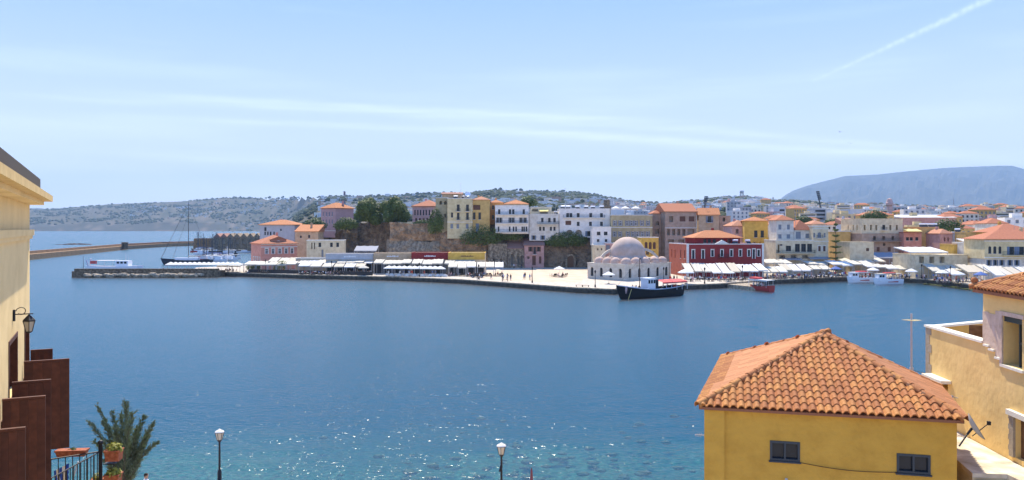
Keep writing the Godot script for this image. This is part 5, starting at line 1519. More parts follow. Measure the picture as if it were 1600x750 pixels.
	for k in 84:
		var spots := [[640, 246, 3], [790, 226, 6], [1090, 219, 4], [1220, 231, 4], [1300, 240, 4], [1450, 228, 4], [1500, 214, 5]]
		var s: Array = spots[k % spots.size()]
		var px: float = s[0] + rf(-45, 45)
		var d: float = s[1] + rf(0, s[2])
		person(Vector3(X(px, d), QY, -d), rf(0, TAU), rng.randi() % 10, "")
	person(Vector3(X(820.4, 236), QY, -236), .4, 1, "person in dark clothes standing alone on the open square", "")
	# quay lamps, benches, car
	var lp := Node3D.new()
	m = MB.new(); m.lathe([Vector2(.2, 0), Vector2(.2, .5), Vector2(.09, .7), Vector2(.06, 3.4), Vector2(.12, 3.5)], 8, Vector3.ZERO, false); mk(m, "post", M["iron"], lp)
	m = MB.new(); m.lathe([Vector2(.12, 3.5), Vector2(.24, 4.0), Vector2(.28, 4.02), Vector2(.05, 4.3), Vector2(0, 4.4)], 6, Vector3.ZERO, false); mk(m, "lantern", M["iron"], lp)
	for q in [[415, 268, "by the salmon pink house"], [655, 243.5, "near the lounge chairs"], [748, 231.5, "by the parked dark car"], [831.6, 217, "at the water side of the square"], [930, 200, "at the quay corner by the mosque"], [1037, 215, "behind the black ship"], [1101, 213, "before the red building awnings"], [1160, 226, "beside the floating landing stage"], [1295, 240, "near the first tour boat"], [1440, 234, "right of the second tour boat"], [1485, 222, "on the right hand quay"], [518, 256, "before the left awnings"]]:
		put.call(lp, "quay_lamp", "black iron quay lamp post " + q[2], "lamp post", "lamp posts on the far quay", Vector3(X(q[0], q[1]), QY, -q[1]), 0.0)
	var bn := Node3D.new()
	m = MB.new(); m.cbox(Vector3(0, .44, 0), Vector3(1.9, .06, .5)); mk(m, "seat", M["wood"], bn)
	for sx in [-1, 1]:
		m = MB.new(); m.box(Vector3(sx * .75 - .08, 0, -.22), Vector3(sx * .75 + .08, .41, .22)); mk(m, "leg", M["stone"], bn)
	for q in [[789, 222, "before the parked car"], [905, 202, "near the quay corner"], [915, 201, "closest to the mosque corner"]]:
		put.call(bn, "bench", "wooden bench on the square edge " + q[2], "bench", "benches on the quay", Vector3(X(q[0], q[1]), QY, -q[1]), 0.0)
	for p in [tb, ch, lc, lp, bn]: p.free()
	car(Vector3(X(746, 239), QY, -239), -.1)
	for q in [[776, 300 - 4.5], [803, 293], [806, 293.4], [815, 293]]: person(Vector3(X(q[0], q[1]), QY, -q[1]), rf(0, 6), rng.randi() % 10, "")
	boats()
	trees()
	roof_things()

func car(at: Vector3, turn: float) -> void:
	var o := thing("parked_car", "dark parked car on the square by the yellow fascia awnings", "car", at, turn)
	var mb := MB.new()
	var prof := [Vector2(-2.05, .35), Vector2(-2.1, .75), Vector2(-1.9, .9), Vector2(-1.0, .98), Vector2(-.45, 1.42), Vector2(.95, 1.45), Vector2(1.6, 1.0), Vector2(2.05, .92), Vector2(2.1, .4)]
	for i in prof.size() - 1:
		var a: Vector2 = prof[i]; var b: Vector2 = prof[i + 1]
		mb.quad(Vector3(a.x, a.y, .82), Vector3(b.x, b.y, .82), Vector3(b.x, b.y, -.82), Vector3(a.x, a.y, -.82))
	for s in [1, -1]:
		var pg := PackedVector2Array(prof)
		var t := Geometry2D.triangulate_polygon(pg)
		for i in range(0, t.size(), 3):
			var q := [pg[t[i]], pg[t[i + 1]], pg[t[i + 2]]]
			var v := [Vector3(q[0].x, q[0].y, .82 * s), Vector3(q[1].x, q[1].y, .82 * s), Vector3(q[2].x, q[2].y, .82 * s)]
			if ((v[1] - v[0]).cross(v[2] - v[0]).z > 0) == (s > 0): mb.tri(v[0], v[1], v[2])
			else: mb.tri(v[0], v[2], v[1])
	mk(mb, "body", M["carpaint"], o)
	for s in [1, -1]:
		for q in [[-.85, -.4, .2, .2], [.3, .3, .95, 1.35]]:
			var w := MB.new()
			w.quad(Vector3(q[0], 1.0, .825 * s), Vector3(q[2], 1.0, .825 * s), Vector3(minf(q[2], .9), 1.36, .825 * s), Vector3(q[1], 1.36, .825 * s))
			mk(w, "side_window", M["glass"], o)
		for x in [-1.3, 1.3]:
			var w := MB.new()
			w.tube(Vector3(x, .32, s * .62), Vector3(x, .32, s * .86), .32, .32, 14)
			var wh := mk(w, "wheel", M["tyre"], o)
			var rm := MB.new()
			rm.tube(Vector3(x, .32, s * .861), Vector3(x, .32, s * .868), .19, .19, 12)
			mk(rm, "rim", M["steel"], wh)

# hull along x, bow at -x; sheer heights at bow, middle, stern
func hull(L: float, B: float, sb: float, sm: float, ss: float, wall := .35, transom := .75) -> MB:
	var mb := MB.new()
	var n := 16
	var st := []
	for i in n + 1:
		var t := float(i) / n
		var x := (t - .5) * L
		var b: float = B / 2 * (pow(sin(minf(t / .45, 1.0) * PI / 2), .8) if t < .45 else lerpf(1.0, transom, pow((t - .45) / .55, 2)))
		b = maxf(b, .04)
		var y := lerpf(sb, sm, sin(minf(t / .55, 1) * PI / 2)) if t < .55 else lerpf(sm, ss, pow((t - .55) / .45, 2))
		var rake := (1 - t) * 0.10 * L * pow(1.0 - minf(t * 3.0, 1.0), 1.5)
		st.append([[Vector3(x, -.7, 0), Vector3(x + rake * .8, -.35, b * .55), Vector3(x + rake * .5, 0.1, b * .84), Vector3(x + rake * .2, y * .55, b * .95), Vector3(x, y, b)], Vector3(x, y - wall, b * .96)])
	for i in n:
		for s in [1, -1]:
			var k := Vector3(1, 1, s)
			for j in 4:
				var q := [st[i][0][j] * k, st[i + 1][0][j] * k, st[i + 1][0][j + 1] * k, st[i][0][j + 1] * k]
				if s < 0: q.reverse()
				mb.quad(q[0], q[1], q[2], q[3])
			var w := [st[i][0][4] * k, st[i + 1][0][4] * k, st[i + 1][1] * k, st[i][1] * k]
			if s < 0: w.reverse()
			mb.quad(w[0], w[1], w[2], w[3])
		mb.quad(st[i][1], st[i + 1][1], st[i + 1][1] * Vector3(1, 1, -1), st[i][1] * Vector3(1, 1, -1))
	for j in 4:
		mb.quad(st[n][0][j], st[n][0][j] * Vector3(1, 1, -1), st[n][0][j + 1] * Vector3(1, 1, -1), st[n][0][j + 1])
	return mb

func boats() -> void:
	# black excursion ship at the quay corner
	var a := ground(963, 467); var b := ground(1062, 459.5)
	var L := a.distance_to(b)
	var o := thing("excursion_ship", "black wooden excursion ship with white wheelhouse and red canopy moored by the mosque", "ship", (a + b) / 2, atan2(-(b - a).z, (b - a).x))
	mk(hull(L, 5.4, 3.0, 1.75, 2.2, .7, .55), "hull", M["boatblack"], o)
	var m := MB.new()
	for i in 24:
		var t0 := -L / 2 + .3 + (L - .8) * i / 24; var t1 := -L / 2 + .3 + (L - .8) * (i + 1) / 24
		for s in [1, -1]:
			var f := func(x: float) -> Vector3:
				var t := x / L + .5
				var bb: float = 2.7 * (pow(sin(minf(t / .45, 1.0) * PI / 2), .8) if t < .45 else lerpf(1.0, .55, pow((t - .45) / .55, 2)))
				var y := lerpf(3.0, 1.75, sin(minf(t / .55, 1) * PI / 2)) if t < .55 else lerpf(1.75, 2.2, pow((t - .55) / .45, 2))
				return Vector3(x, y + .06, bb * s)
			m.tube(f.call(t0), f.call(t1), .13, .13, 5, false)
	mk(m, "rubbing_rail", M["rail"], o)
	m = MB.new(); m.box(Vector3(-1.6, .9, -1.1), Vector3(1.0, 4.2, 1.1)); m.box(Vector3(-1.8, 4.2, -1.3), Vector3(1.2, 4.35, 1.3)); mk(m, "wheelhouse", M["boatwhite"], o)
	for x in [-1.4, -.55, .3]:
		m = MB.new(); m.box(Vector3(x, 3.1, 1.1), Vector3(x + .6, 3.9, 1.13)); mk(m, "window", M["glass"], o)
	m = MB.new(); m.box(Vector3(1.02, 1.0, -1.2), Vector3(1.9, 3.9, 1.2)); mk(m, "funnel_casing", M["boatblue"], o)
	m = MB.new(); m.box(Vector3(-5.5, 1.1, -1.0), Vector3(-1.9, 1.9, 1.0)); mk(m, "deck_house", M["boatblue"], o)
	m = MB.new()
	for i in 9:
		var x0 := 2.3 + i * .95; var x1 := x0 + .95
		m.quad(Vector3(x0, 3.3, 2.3), Vector3(x1, 3.3, 2.3), Vector3(x1, 3.75, 0), Vector3(x0, 3.75, 0)); m.quad(Vector3(x0, 3.75, 0), Vector3(x1, 3.75, 0), Vector3(x1, 3.3, -2.3), Vector3(x0, 3.3, -2.3))
		m.quad(Vector3(x0, 2.95, 2.31), Vector3(x1, 2.95, 2.31), Vector3(x1, 3.3, 2.31), Vector3(x0, 3.3, 2.31))
	mk(m, "red_canopy", M["canvasred"], o)
	for i in 5:
		for s in [-1, 1]:
			m = MB.new(); m.tube(Vector3(3.5 + i * 1.85, 1.4, s * 2.2), Vector3(3.5 + i * 1.85, 3.3, s * 2.2), .05, .05, 5); mk(m, "stanchion", M["boatwhite"], o)
	m = MB.new(); m.tube(Vector3(-3.2, 1, 0), Vector3(-3.2, 9.0, 0), .11, .06, 6); m.tube(Vector3(-4.2, 7.2, 0), Vector3(-2.2, 7.2, 0), .04, .04, 4); mk(m, "mast", M["wood"], o)
	m = MB.new(); m.tube(Vector3(7, 3.6, 0), Vector3(7, 8.5, 0), .08, .05, 6); mk(m, "mast", M["wood"], o)
	m = MB.new(); m.tube(Vector3(-L / 2 + .4, 3, 0), Vector3(-3.2, 8.8, 0), .02, .02, 4); m.tube(Vector3(-3.2, 8.8, 0), Vector3(7, 8.3, 0), .02, .02, 4); mk(m, "stay", M["iron"], o)
	for s in [1]:
		m = MB.new(); m.tube(Vector3(-L / 2 + 2.8, 2.2, 2.0), Vector3(-L / 2 + 1.4, -.2, 2.3), .05, .05, 5); mk(m, "mooring_rope", M["canvasyellow"], o)
	for k in 16:
		var x := rf(-9, 10)
		if absf(x - .2) < 2.3: continue
		var w := o.to_global(Vector3(x, 1.05 if x < 3 else 1.25, rf(-1.5, 1.6)))
		person(w, rf(0, TAU), (rng.randi() % 5) + (10 if x > 3 else 0), "passenger on the deck of the black excursion ship", "passengers on the black ship")
	# tour boats
	for q in [[1323, 1362, 441.4, 437, "white tour boat with small wheelhouse, first of the two beside the awnings"], [1364, 1408, 444, 441.5, "white tour boat with red roofed cabin moored right of its twin"], ]:
		a = ground(q[0], q[2]); b = ground(q[1], q[2] - .6)
		var Lb := a.distance_to(b)
		var t := thing("tour_boat", q[4], "boat", (a + b) / 2, atan2(-(b - a).z, (b - a).x))
		mk(hull(Lb, 2.7, 1.9, 1.45, 1.4, .3, .9), "hull", M["boatwhite"], t)
		m = MB.new(); m.box(Vector3(-Lb * .36, .9, -1.0), Vector3(-Lb * .1, 2.9, 1.0)); mk(m, "wheelhouse", M["boatwhite"], t)
		for k in 2:
			m = MB.new(); m.box(Vector3(-Lb * .34 + k * .85, 2.0, 1.0), Vector3(-Lb * .34 + k * .85 + .65, 2.6, 1.03)); mk(m, "window", M["glass"], t)
		m = MB.new(); m.box(Vector3(-Lb * .38, 2.9, -1.2), Vector3(Lb * .44, 3.02, 1.2)); mk(m, "roof", M["boatwhite"] if q[0] < 1340 else M["canvas"], t)
		m = MB.new(); m.box(Vector3(-Lb * .1, 3.03, -.8), Vector3(Lb * .25, 3.3, .8)); mk(m, "life_raft", M["canvasred"], t)
		for k in 4:
			for s in [-1, 1]:
				m = MB.new(); m.tube(Vector3(-Lb * .02 + k * Lb * .14, 1.2, s * 1.1), Vector3(-Lb * .02 + k * Lb * .14, 2.9, s * 1.1), .04, .04, 5); mk(m, "stanchion", M["boatwhite"], t)
		m = MB.new(); m.box(Vector3(-Lb * .06, .55, 1.21), Vector3(Lb * .3, .85, 1.27)); mk(m, "lettering", M["boatred"], t)
		for k in 5: person(t.to_global(Vector3(Lb * (-.02 + k * .09), .75, rf(-.4, .5))), rf(0, 6), 10 + rng.randi() % 5, "passenger seated on a white tour boat", "passengers on the tour boats")
	# red and white boat at the landing stage
	a = ground(1172, 452); b = ground(1206, 455.5)
	var t := thing("canopied_boat", "small dark red boat with white canopy and red roof at the landing stage", "boat", (a + b) / 2, atan2(-(b - a).z, (b - a).x))
	var Lr := a.distance_to(b)
	mk(hull(Lr, 2.6, 1.3, 1.1, 1.5, .3, .8), "hull", M["boatred"], t)
	m = MB.new(); m.box(Vector3(-Lr * .42, 2.7, -1.2), Vector3(Lr * .46, 2.82, 1.2)); m.box(Vector3(-Lr * .42, 2.45, 1.16), Vector3(Lr * .46, 2.7, 1.2)); mk(m, "canopy", M["canvaswhite"], t)
	m = MB.new(); m.box(Vector3(-Lr * .4, 2.83, -.9), Vector3(-Lr * .05, 3.3, .9)); mk(m, "red_top", M["canvasred"], t)
	for k in 5:
		for s in [-1, 1]:
			m = MB.new(); m.tube(Vector3(-Lr * .4 + k * Lr * .2, .9, s * 1.1), Vector3(-Lr * .4 + k * Lr * .2, 2.7, s * 1.1), .04, .04, 5); mk(m, "stanchion", M["boatwhite"], t)
	m = MB.new(); m.box(Vector3(-Lr * .3, .8, -.8), Vector3(Lr * .3, 1.25, .8)); mk(m, "bench_seat", M["wood"], t)
	for k in 6: person(t.to_global(Vector3(Lr * (-.3 + k * .12), .75, rf(-.5, .6))), rf(0, 6), 10 + rng.randi() % 5, "passenger seated under the canopy of the red boat", "passengers on the red boat")
	# landing stage
	var st := thing("landing_stage", "low pale wooden landing stage beside the red boat", "pontoon", ground(1150, 452))
	m = MB.new()
	var s0 := ground(1126, 448); var s1 := ground(1180, 453.6); var s2 := ground(1186, 446); var s3 := ground(1130, 444.4)
	m.prism(PackedVector2Array([Vector2(s0.x - st.position.x, s0.z - st.position.z), Vector2(s1.x - st.position.x, s1.z - st.position.z), Vector2(s2.x - st.position.x, s2.z - st.position.z), Vector2(s3.x - st.position.x, s3.z - st.position.z)]), -.4, .85)
	mk(m, "deck", M["palestone"], st)
	# ferry behind the jetty
	var fd := 287.0
	var fy := thing("ferry_boat", "white flat decked work boat with red panel moored behind the jetty", "boat", Vector3(X(177, fd), 0, -fd))
	mk(hull(19.5, 5.0, 2.6, 2.3, 2.6, .4, .8), "hull", M["boatwhite"], fy)
	m = MB.new(); m.box(Vector3(1.5, 2.2, -1.6), Vector3(6.0, 4.3, 1.6)); mk(m, "cabin", M["boatwhite"], fy)
	for k in 3:
		m = MB.new(); m.box(Vector3(2.0 + k * 1.3, 3.3, 1.6), Vector3(2.9 + k * 1.3, 4.0, 1.63)); mk(m, "window", M["glass"], fy)
	m = MB.new(); m.box(Vector3(-5.5, 4.3, -2.0), Vector3(1.2, 4.42, 2.0)); mk(m, "awning", M["canvaswhite"], fy)
	for k in 3:
		m = MB.new(); m.tube(Vector3(-5.2 + k * 3, 2, 1.9), Vector3(-5.2 + k * 3, 4.3, 1.9), .05, .05, 5); mk(m, "stanchion", M["steel"], fy)
	m = MB.new(); m.box(Vector3(-7.6, 3.2, 1.2), Vector3(-5.2, 4.3, 1.35)); mk(m, "red_panel", M["canvasred"], fy)
	m = MB.new(); m.tube(Vector3(4.5, 4.3, 0), Vector3(4.5, 7.2, 0), .06, .04, 5); m.tube(Vector3(5.6, 4.3, 0), Vector3(5.4, 6.4, 0), .05, .03, 5); mk(m, "mast", M["steel"], fy)
	m = MB.new(); m.tube(Vector3(-8.6, 2.4, .5), Vector3(-9.4, 4.6, .5), .25, .3, 8); m.tube(Vector3(-8.7, 2.4, -.6), Vector3(-8.3, 5.0, -.6), .2, .3, 8); mk(m, "winch", M["bluegrey"], fy)
	var jp := thing("mooring_pole", "thin dark pole at the outer end of the jetty", "pole", Vector3(X(120, 262), 1.9, -266))
	m = MB.new(); m.tube(Vector3.ZERO, Vector3(0, 4.6, 0), .07, .05, 5); mk(m, "pole", M["iron"], jp)
	# big yacht and the marina
	var yd := 352.0
	var yt := thing("sailing_yacht", "large dark hulled sailing yacht with very tall mast behind the parasols", "yacht", Vector3(X(291, yd), 0, -yd))
	mk(hull(22.5, 5.0, 2.7, 1.9, 2.0, .3, .7), "hull", M["boatblue"], yt)
	m = MB.new(); m.box(Vector3(-4.5, 1.7, -1.4), Vector3(5.5, 2.9, 1.4)); mk(m, "cabin", M["boatwhite"], yt)
	m = MB.new(); m.tube(Vector3(1.0, 1.5, 0), Vector3(1.0, Y(316, yd), 0), .16, .10, 6); mk(m, "mast", M["mastgrey"], yt)
	m = MB.new(); m.tube(Vector3(1.0, 3.6, 0), Vector3(8.6, 3.8, 0), .32, .26, 6); mk(m, "furled_sail", M["canvas"], yt)
	m = MB.new(); m.tube(Vector3(-11, 2.6, 0), Vector3(1.0, Y(318, yd), 0), .10, .05, 4); m.tube(Vector3(-6, 2.4, 0), Vector3(1.0, Y(335, yd), 0), .07, .04, 4); m.tube(Vector3(10.8, 2, 0), Vector3(1.0, Y(317, yd), 0), .04, .04, 4); mk(m, "rigging", M["mastgrey"], yt)
	var hulls := [["boatwhite", "white"], ["boatblue", "blue"], ["boatwhite", "white"], ["boatblack", "black"], ["boatred", "red"]]
	var tops := [["canvasblue", "blue"], ["canvas", "cream"], ["canvaswhite", "white"]]
	var n := 0
	for k in 44:
		var py := 391.0 + (k % 6) * 3.4 + rf(-.6, .6)
		var px := rf(302, 392) if k % 6 < 4 else rf(318, 380)
		var d := D(py)
		var sail := k % 3 != 2
		var Ls := rf(8, 12.5) if sail else rf(6, 9)
		var hc: Array = hulls[k % 5]; var tc: Array = tops[k % 3]
		var bo := thing("sail_boat" if sail else "motor_boat", "small %s hulled %s with %s cover moored in the marina" % [hc[1], "sailing boat" if sail else "motor boat", tc[1]], "boat", Vector3(X(px, d), 0, -d), rf(-.5, .5) + (PI if k % 2 else 0.0), "boats in the marina")
		mk(hull(Ls, Ls * .3, 1.3, 1.0, 1.0, .15, .75), "hull", M[hc[0]], bo)
		m = MB.new(); m.box(Vector3(-Ls * .15, .85, -Ls * .1), Vector3(Ls * .22, 1.75 if sail else 2.4, Ls * .1)); mk(m, "cabin", M["boatwhite"], bo)
		m = MB.new(); m.box(Vector3(Ls * .05, 2.1 if sail else 2.6, -Ls * .11), Vector3(Ls * .42, 2.2 if sail else 2.72, Ls * .11)); mk(m, "cover", M[tc[0]], bo)
		if sail:
			var mh := rf(9, 13.5)
			m = MB.new(); m.tube(Vector3(-Ls * .08, 1, 0), Vector3(-Ls * .08, mh, 0), .19, .13, 5); mk(m, "mast", M["mastgrey"], bo)
			m = MB.new(); m.tube(Vector3(-Ls * .08, 1.9, 0), Vector3(Ls * .36, 2.0, 0), .12, .12, 5); mk(m, "boom", M[tc[0]], bo)
			m = MB.new(); m.tube(Vector3(-Ls * .48, 1.2, 0), Vector3(-Ls * .08, mh, 0), .025, .025, 3); m.tube(Vector3(Ls * .48, 1.2, 0), Vector3(-Ls * .08, mh, 0), .03, .03, 3); mk(m, "stay", M["mastgrey"], bo)
	var by := thing("white_pole", "bright white flag pole on the marina quay", "pole", Vector3(X(355, 300), QY, -300))
	m = MB.new(); m.tube(Vector3.ZERO, Vector3(0, 8, 0), .12, .08, 6); mk(m, "pole", M["boatwhite"], by)

# crown of leaf-sized faces spread through lobes
func crown(lobes: Array, count: int, leaf: float, tint: Color) -> MB:
	var mb := MB.new()
	mb.painted = true
	var total := 0.0
	for l in lobes: total += l[1].x * l[1].y
	for l in lobes:
		var n := int(count * l[1].x * l[1].y / total)
		for k in n:
			var u := Vector3(rng.randfn(), rng.randfn(), rng.randfn()).normalized()
			var p: Vector3 = l[0] + u * l[1] * pow(rng.randf(), 0.28)
			p += Vector3(rf(-1, 1), rf(-1, 1), rf(-1, 1)) * leaf * 0.6
			var nrm := (u + Vector3(rf(-.8, .8), rf(-.2, 1.0), rf(-.8, .8))).normalized()
			var t := nrm.cross(Vector3(rf(-1, 1), rf(-1, 1), rf(-1, 1))).normalized() * leaf * rf(.6, 1.2)
			var b := nrm.cross(t) * rf(.5, .8)
			var g := rf(.7, 1.35)
			mb.col = Color(g * tint.r, g * tint.g, g * tint.b)
			mb.put(p - t, nrm); mb.put(p + b, nrm); mb.put(p + t, nrm)
			mb.put(p - t, nrm); mb.put(p + t, nrm); mb.put(p - b, nrm)
	return mb

func tree(called: String, label: String, at: Vector3, h: float, w: float, m: String, leaves: int, leaf: float, group := "") -> void:
	var o := thing(called, label, "tree", at, rf(0, TAU), group)
	var tr := MB.new()
	tr.tube(Vector3(0, -.5, 0), Vector3(.1, h * .4, 0), h * .04, h * .03, 8)
	var lobes := []
	for k in 7:
		var a := TAU * k / 7 + rf(-.3, .3)
		var c := Vector3(cos(a) * w * rf(.24, .33), h * (.34 if k % 2 else .62) + h * rf(-.04, .06), sin(a) * w * rf(.24, .33))
		tr.tube(Vector3(.08, h * .3, 0), c, h * .018, h * .008, 5)
		lobes.append([c, Vector3(w * rf(.21, .27), h * rf(.2, .26), w * rf(.21, .27))])
	lobes.append([Vector3(0, h * .78, 0), Vector3(w * .25, h * .2, w * .25)])
	lobes.append([Vector3(w * .02, h * .5, 0), Vector3(w * .38, h * .34, w * .38)])
	mk(tr, "trunk", M["bark"], o)
	mk(crown(lobes, leaves, leaf, Color.WHITE), "crown", M[m], o)

func bush(label: String, at: Vector3, s: Vector3, m: String, n := 1200, leaf := .28, group := "") -> void:
	var o := thing("bush", label, "bush", at, 0.0, group)
	mk(crown([[Vector3(0, s.y * .5, 0), s * .5], [Vector3(s.x * .3, s.y * .4, 0), s * .35], [Vector3(-s.x * .3, s.y * .35, 0), s * .35]], n, leaf, Color.WHITE), "leaves", M[m], o)
	var st := MB.new()
	for k in 4: st.tube(Vector3(0, -.4, 0), Vector3(rf(-.3, .3) * s.x, s.y * .5, rf(-.3, .3) * s.z), .06, .03, 4)
	mk(st, "stem", M["bark"], o)

func trees() -> void:
	var hy := Y(351, 318)
	tree("ficus_tree", "huge dark round tree on the wall top nearer the mauve house", Vector3(X(577, 318), hy - 1, -318), Y(307.5, 318) - hy + 1.0, 11.6, "leaf_dark", 15000, .33)
	tree("ficus_tree", "huge dark round tree on the wall top nearer the peach house", Vector3(X(617, 315), hy - 1, -315), Y(305, 315) - hy + 1.0, 10.8, "leaf_dark", 14000, .33)
	bush("dark shrub mass spilling between the mauve house and the big trees", Vector3(X(541, 313), hy - 2, -313), Vector3(8, 5, 4), "leaf_dark", 2400, .3)
	bush("dark creeper hanging over the bastion edge beside the yellow tenement", Vector3(X(681, 299.5), Y(366, 299), -299.5), Vector3(5, 10, 2.5), "leaf_dark", 2600, .28)
	bush("weeds growing on the cliff under the yellow tenement", Vector3(X(752, 298), Y(384, 298), -298), Vector3(13, 8, 2), "leaf_dark", 2400, .3)
	bush("weeds on the rubble wall below the white balcony building", Vector3(X(795, 300), Y(376, 300), -300), Vector3(9, 4, 2), "leaf_dark", 1400, .28)
	bush("dense dark ivy over the top of the rubble wall by the white hotel", Vector3(X(886, 300), Y(386, 300), -300), Vector3(13, 6, 2.5), "leaf_dark", 3600, .28)
	bush("ivy trailing beside the stepped terrace building", Vector3(X(866, 300.5), Y(384, 300), -300.5), Vector3(7, 3, 2), "leaf_dark", 1300, .28)
	bush("green garden shrubs in front of the peach house", Vector3(X(660, 311), hy - .3, -311), Vector3(6, 2.2, 2), "leaf_light", 900, .25)
	bush("green tree top behind the ochre house", Vector3(X(492, 322), Y(360, 322), -322), Vector3(8, 5, 4), "leaf_mid", 1500, .32)
	bush("bright green treetop above the tiled house", Vector3(X(825, 330), Y(324, 330), -330), Vector3(6, 5, 4), "leaf_light", 1500, .3)
	for q in [[1255, 410, 349, 8, "above the hotel wing"], [1300, 420, 352, 7, "above the tall conifer"], [1480, 300, 362, 10, "beside the ochre block"], [1366, 330, 345, 9, "on the roof line of the cream mansion"], [1200, 420, 350, 7, "behind the bright yellow house"]]:
		bush("green tree crown among the roofs " + q[4], Vector3(X(q[0], q[1]), Y(q[2], q[1]), -q[1]), Vector3(q[3], q[3] * .5, 5), "leaf_mid", 1500, .35)
	for q in [[391, 283, "left"], [403, 282, "corner"], [432, 279, "door"], [440, 278, "right"]]:
		bush("small round shrub at the %s of the salmon pink house" % {"left": "left foot", "corner": "corner", "door": "front", "right": "right front"}[q[2]], Vector3(X(q[0], q[1]), QY, -q[1]), Vector3(2.6, 2.6, 2), "leaf_dark", 420, .2)
	var pa := thing("palm_tree", "small palm with spiky fronds beside the salmon pink house awning", "palm", Vector3(X(440, 264), QY, -264))
	var pm := MB.new()
	pm.tube(Vector3(0, 0, 0), Vector3(.2, 3.6, 0), .16, .12, 7)
	mk(pm, "trunk", M["bark"], pa)
	var pf := MB.new()
	pf.painted = true
	for k in 16:
		var a := TAU * k / 16
		var p := Vector3(.2, 3.6, 0)
		var dirv := Vector3(cos(a), .9 - .08 * (k % 4) * 3, sin(a)).normalized()
		for s in 5:
			var q := p + dirv * .36
			var side := dirv.cross(Vector3.UP).normalized() * .16
			pf.quad(p - side, p + side, q + side * .8, q - side * .8)
			dirv = (dirv + Vector3(0, -.32, 0)).normalized(); p = q
	mk(pf, "fronds", M["leaf_mid"], pa)
	# layered conifer beside the arched window house
	var d := 256.0
	var np := thing("tall_conifer", "tall dark conifer with tiered branches between the yellow houses", "tree", Vector3(X(1306, d), QY, -d))
	var hh := Y(345, d) - QY
	var tm := MB.new()
	tm.tube(Vector3(0, -.3, 0), Vector3(0, hh, 0), .22, .05, 7)
	mk(tm, "trunk", M["bark"], np)
	var cm := MB.new()
	cm.painted = true
	for tier in 9:
		var y := hh * (.08 + tier * .105)
		var r := 2.9 * (1.0 - tier / 9.5)
		for b in 7:
			var a := TAU * b / 7 + tier * .4
			for k in 90:
				var t := rng.randf()
				var p := Vector3(cos(a), 0, sin(a)) * r * t + Vector3(rf(-.3, .3), y + t * .35 + rf(-.22, .22), rf(-.3, .3))
				var u := Vector3(rf(-1, 1), rf(-.5, .5), rf(-1, 1)).normalized() * .24
				var w := Vector3(rf(-1, 1), rf(-1, 1), rf(-1, 1)).normalized() * .10
				var g := rf(.7, 1.2)
				cm.col = Color(g, g, g)
				cm.tri(p - u, p + w, p + u)
	mk(cm, "crown", M["leaf_dark"], np)

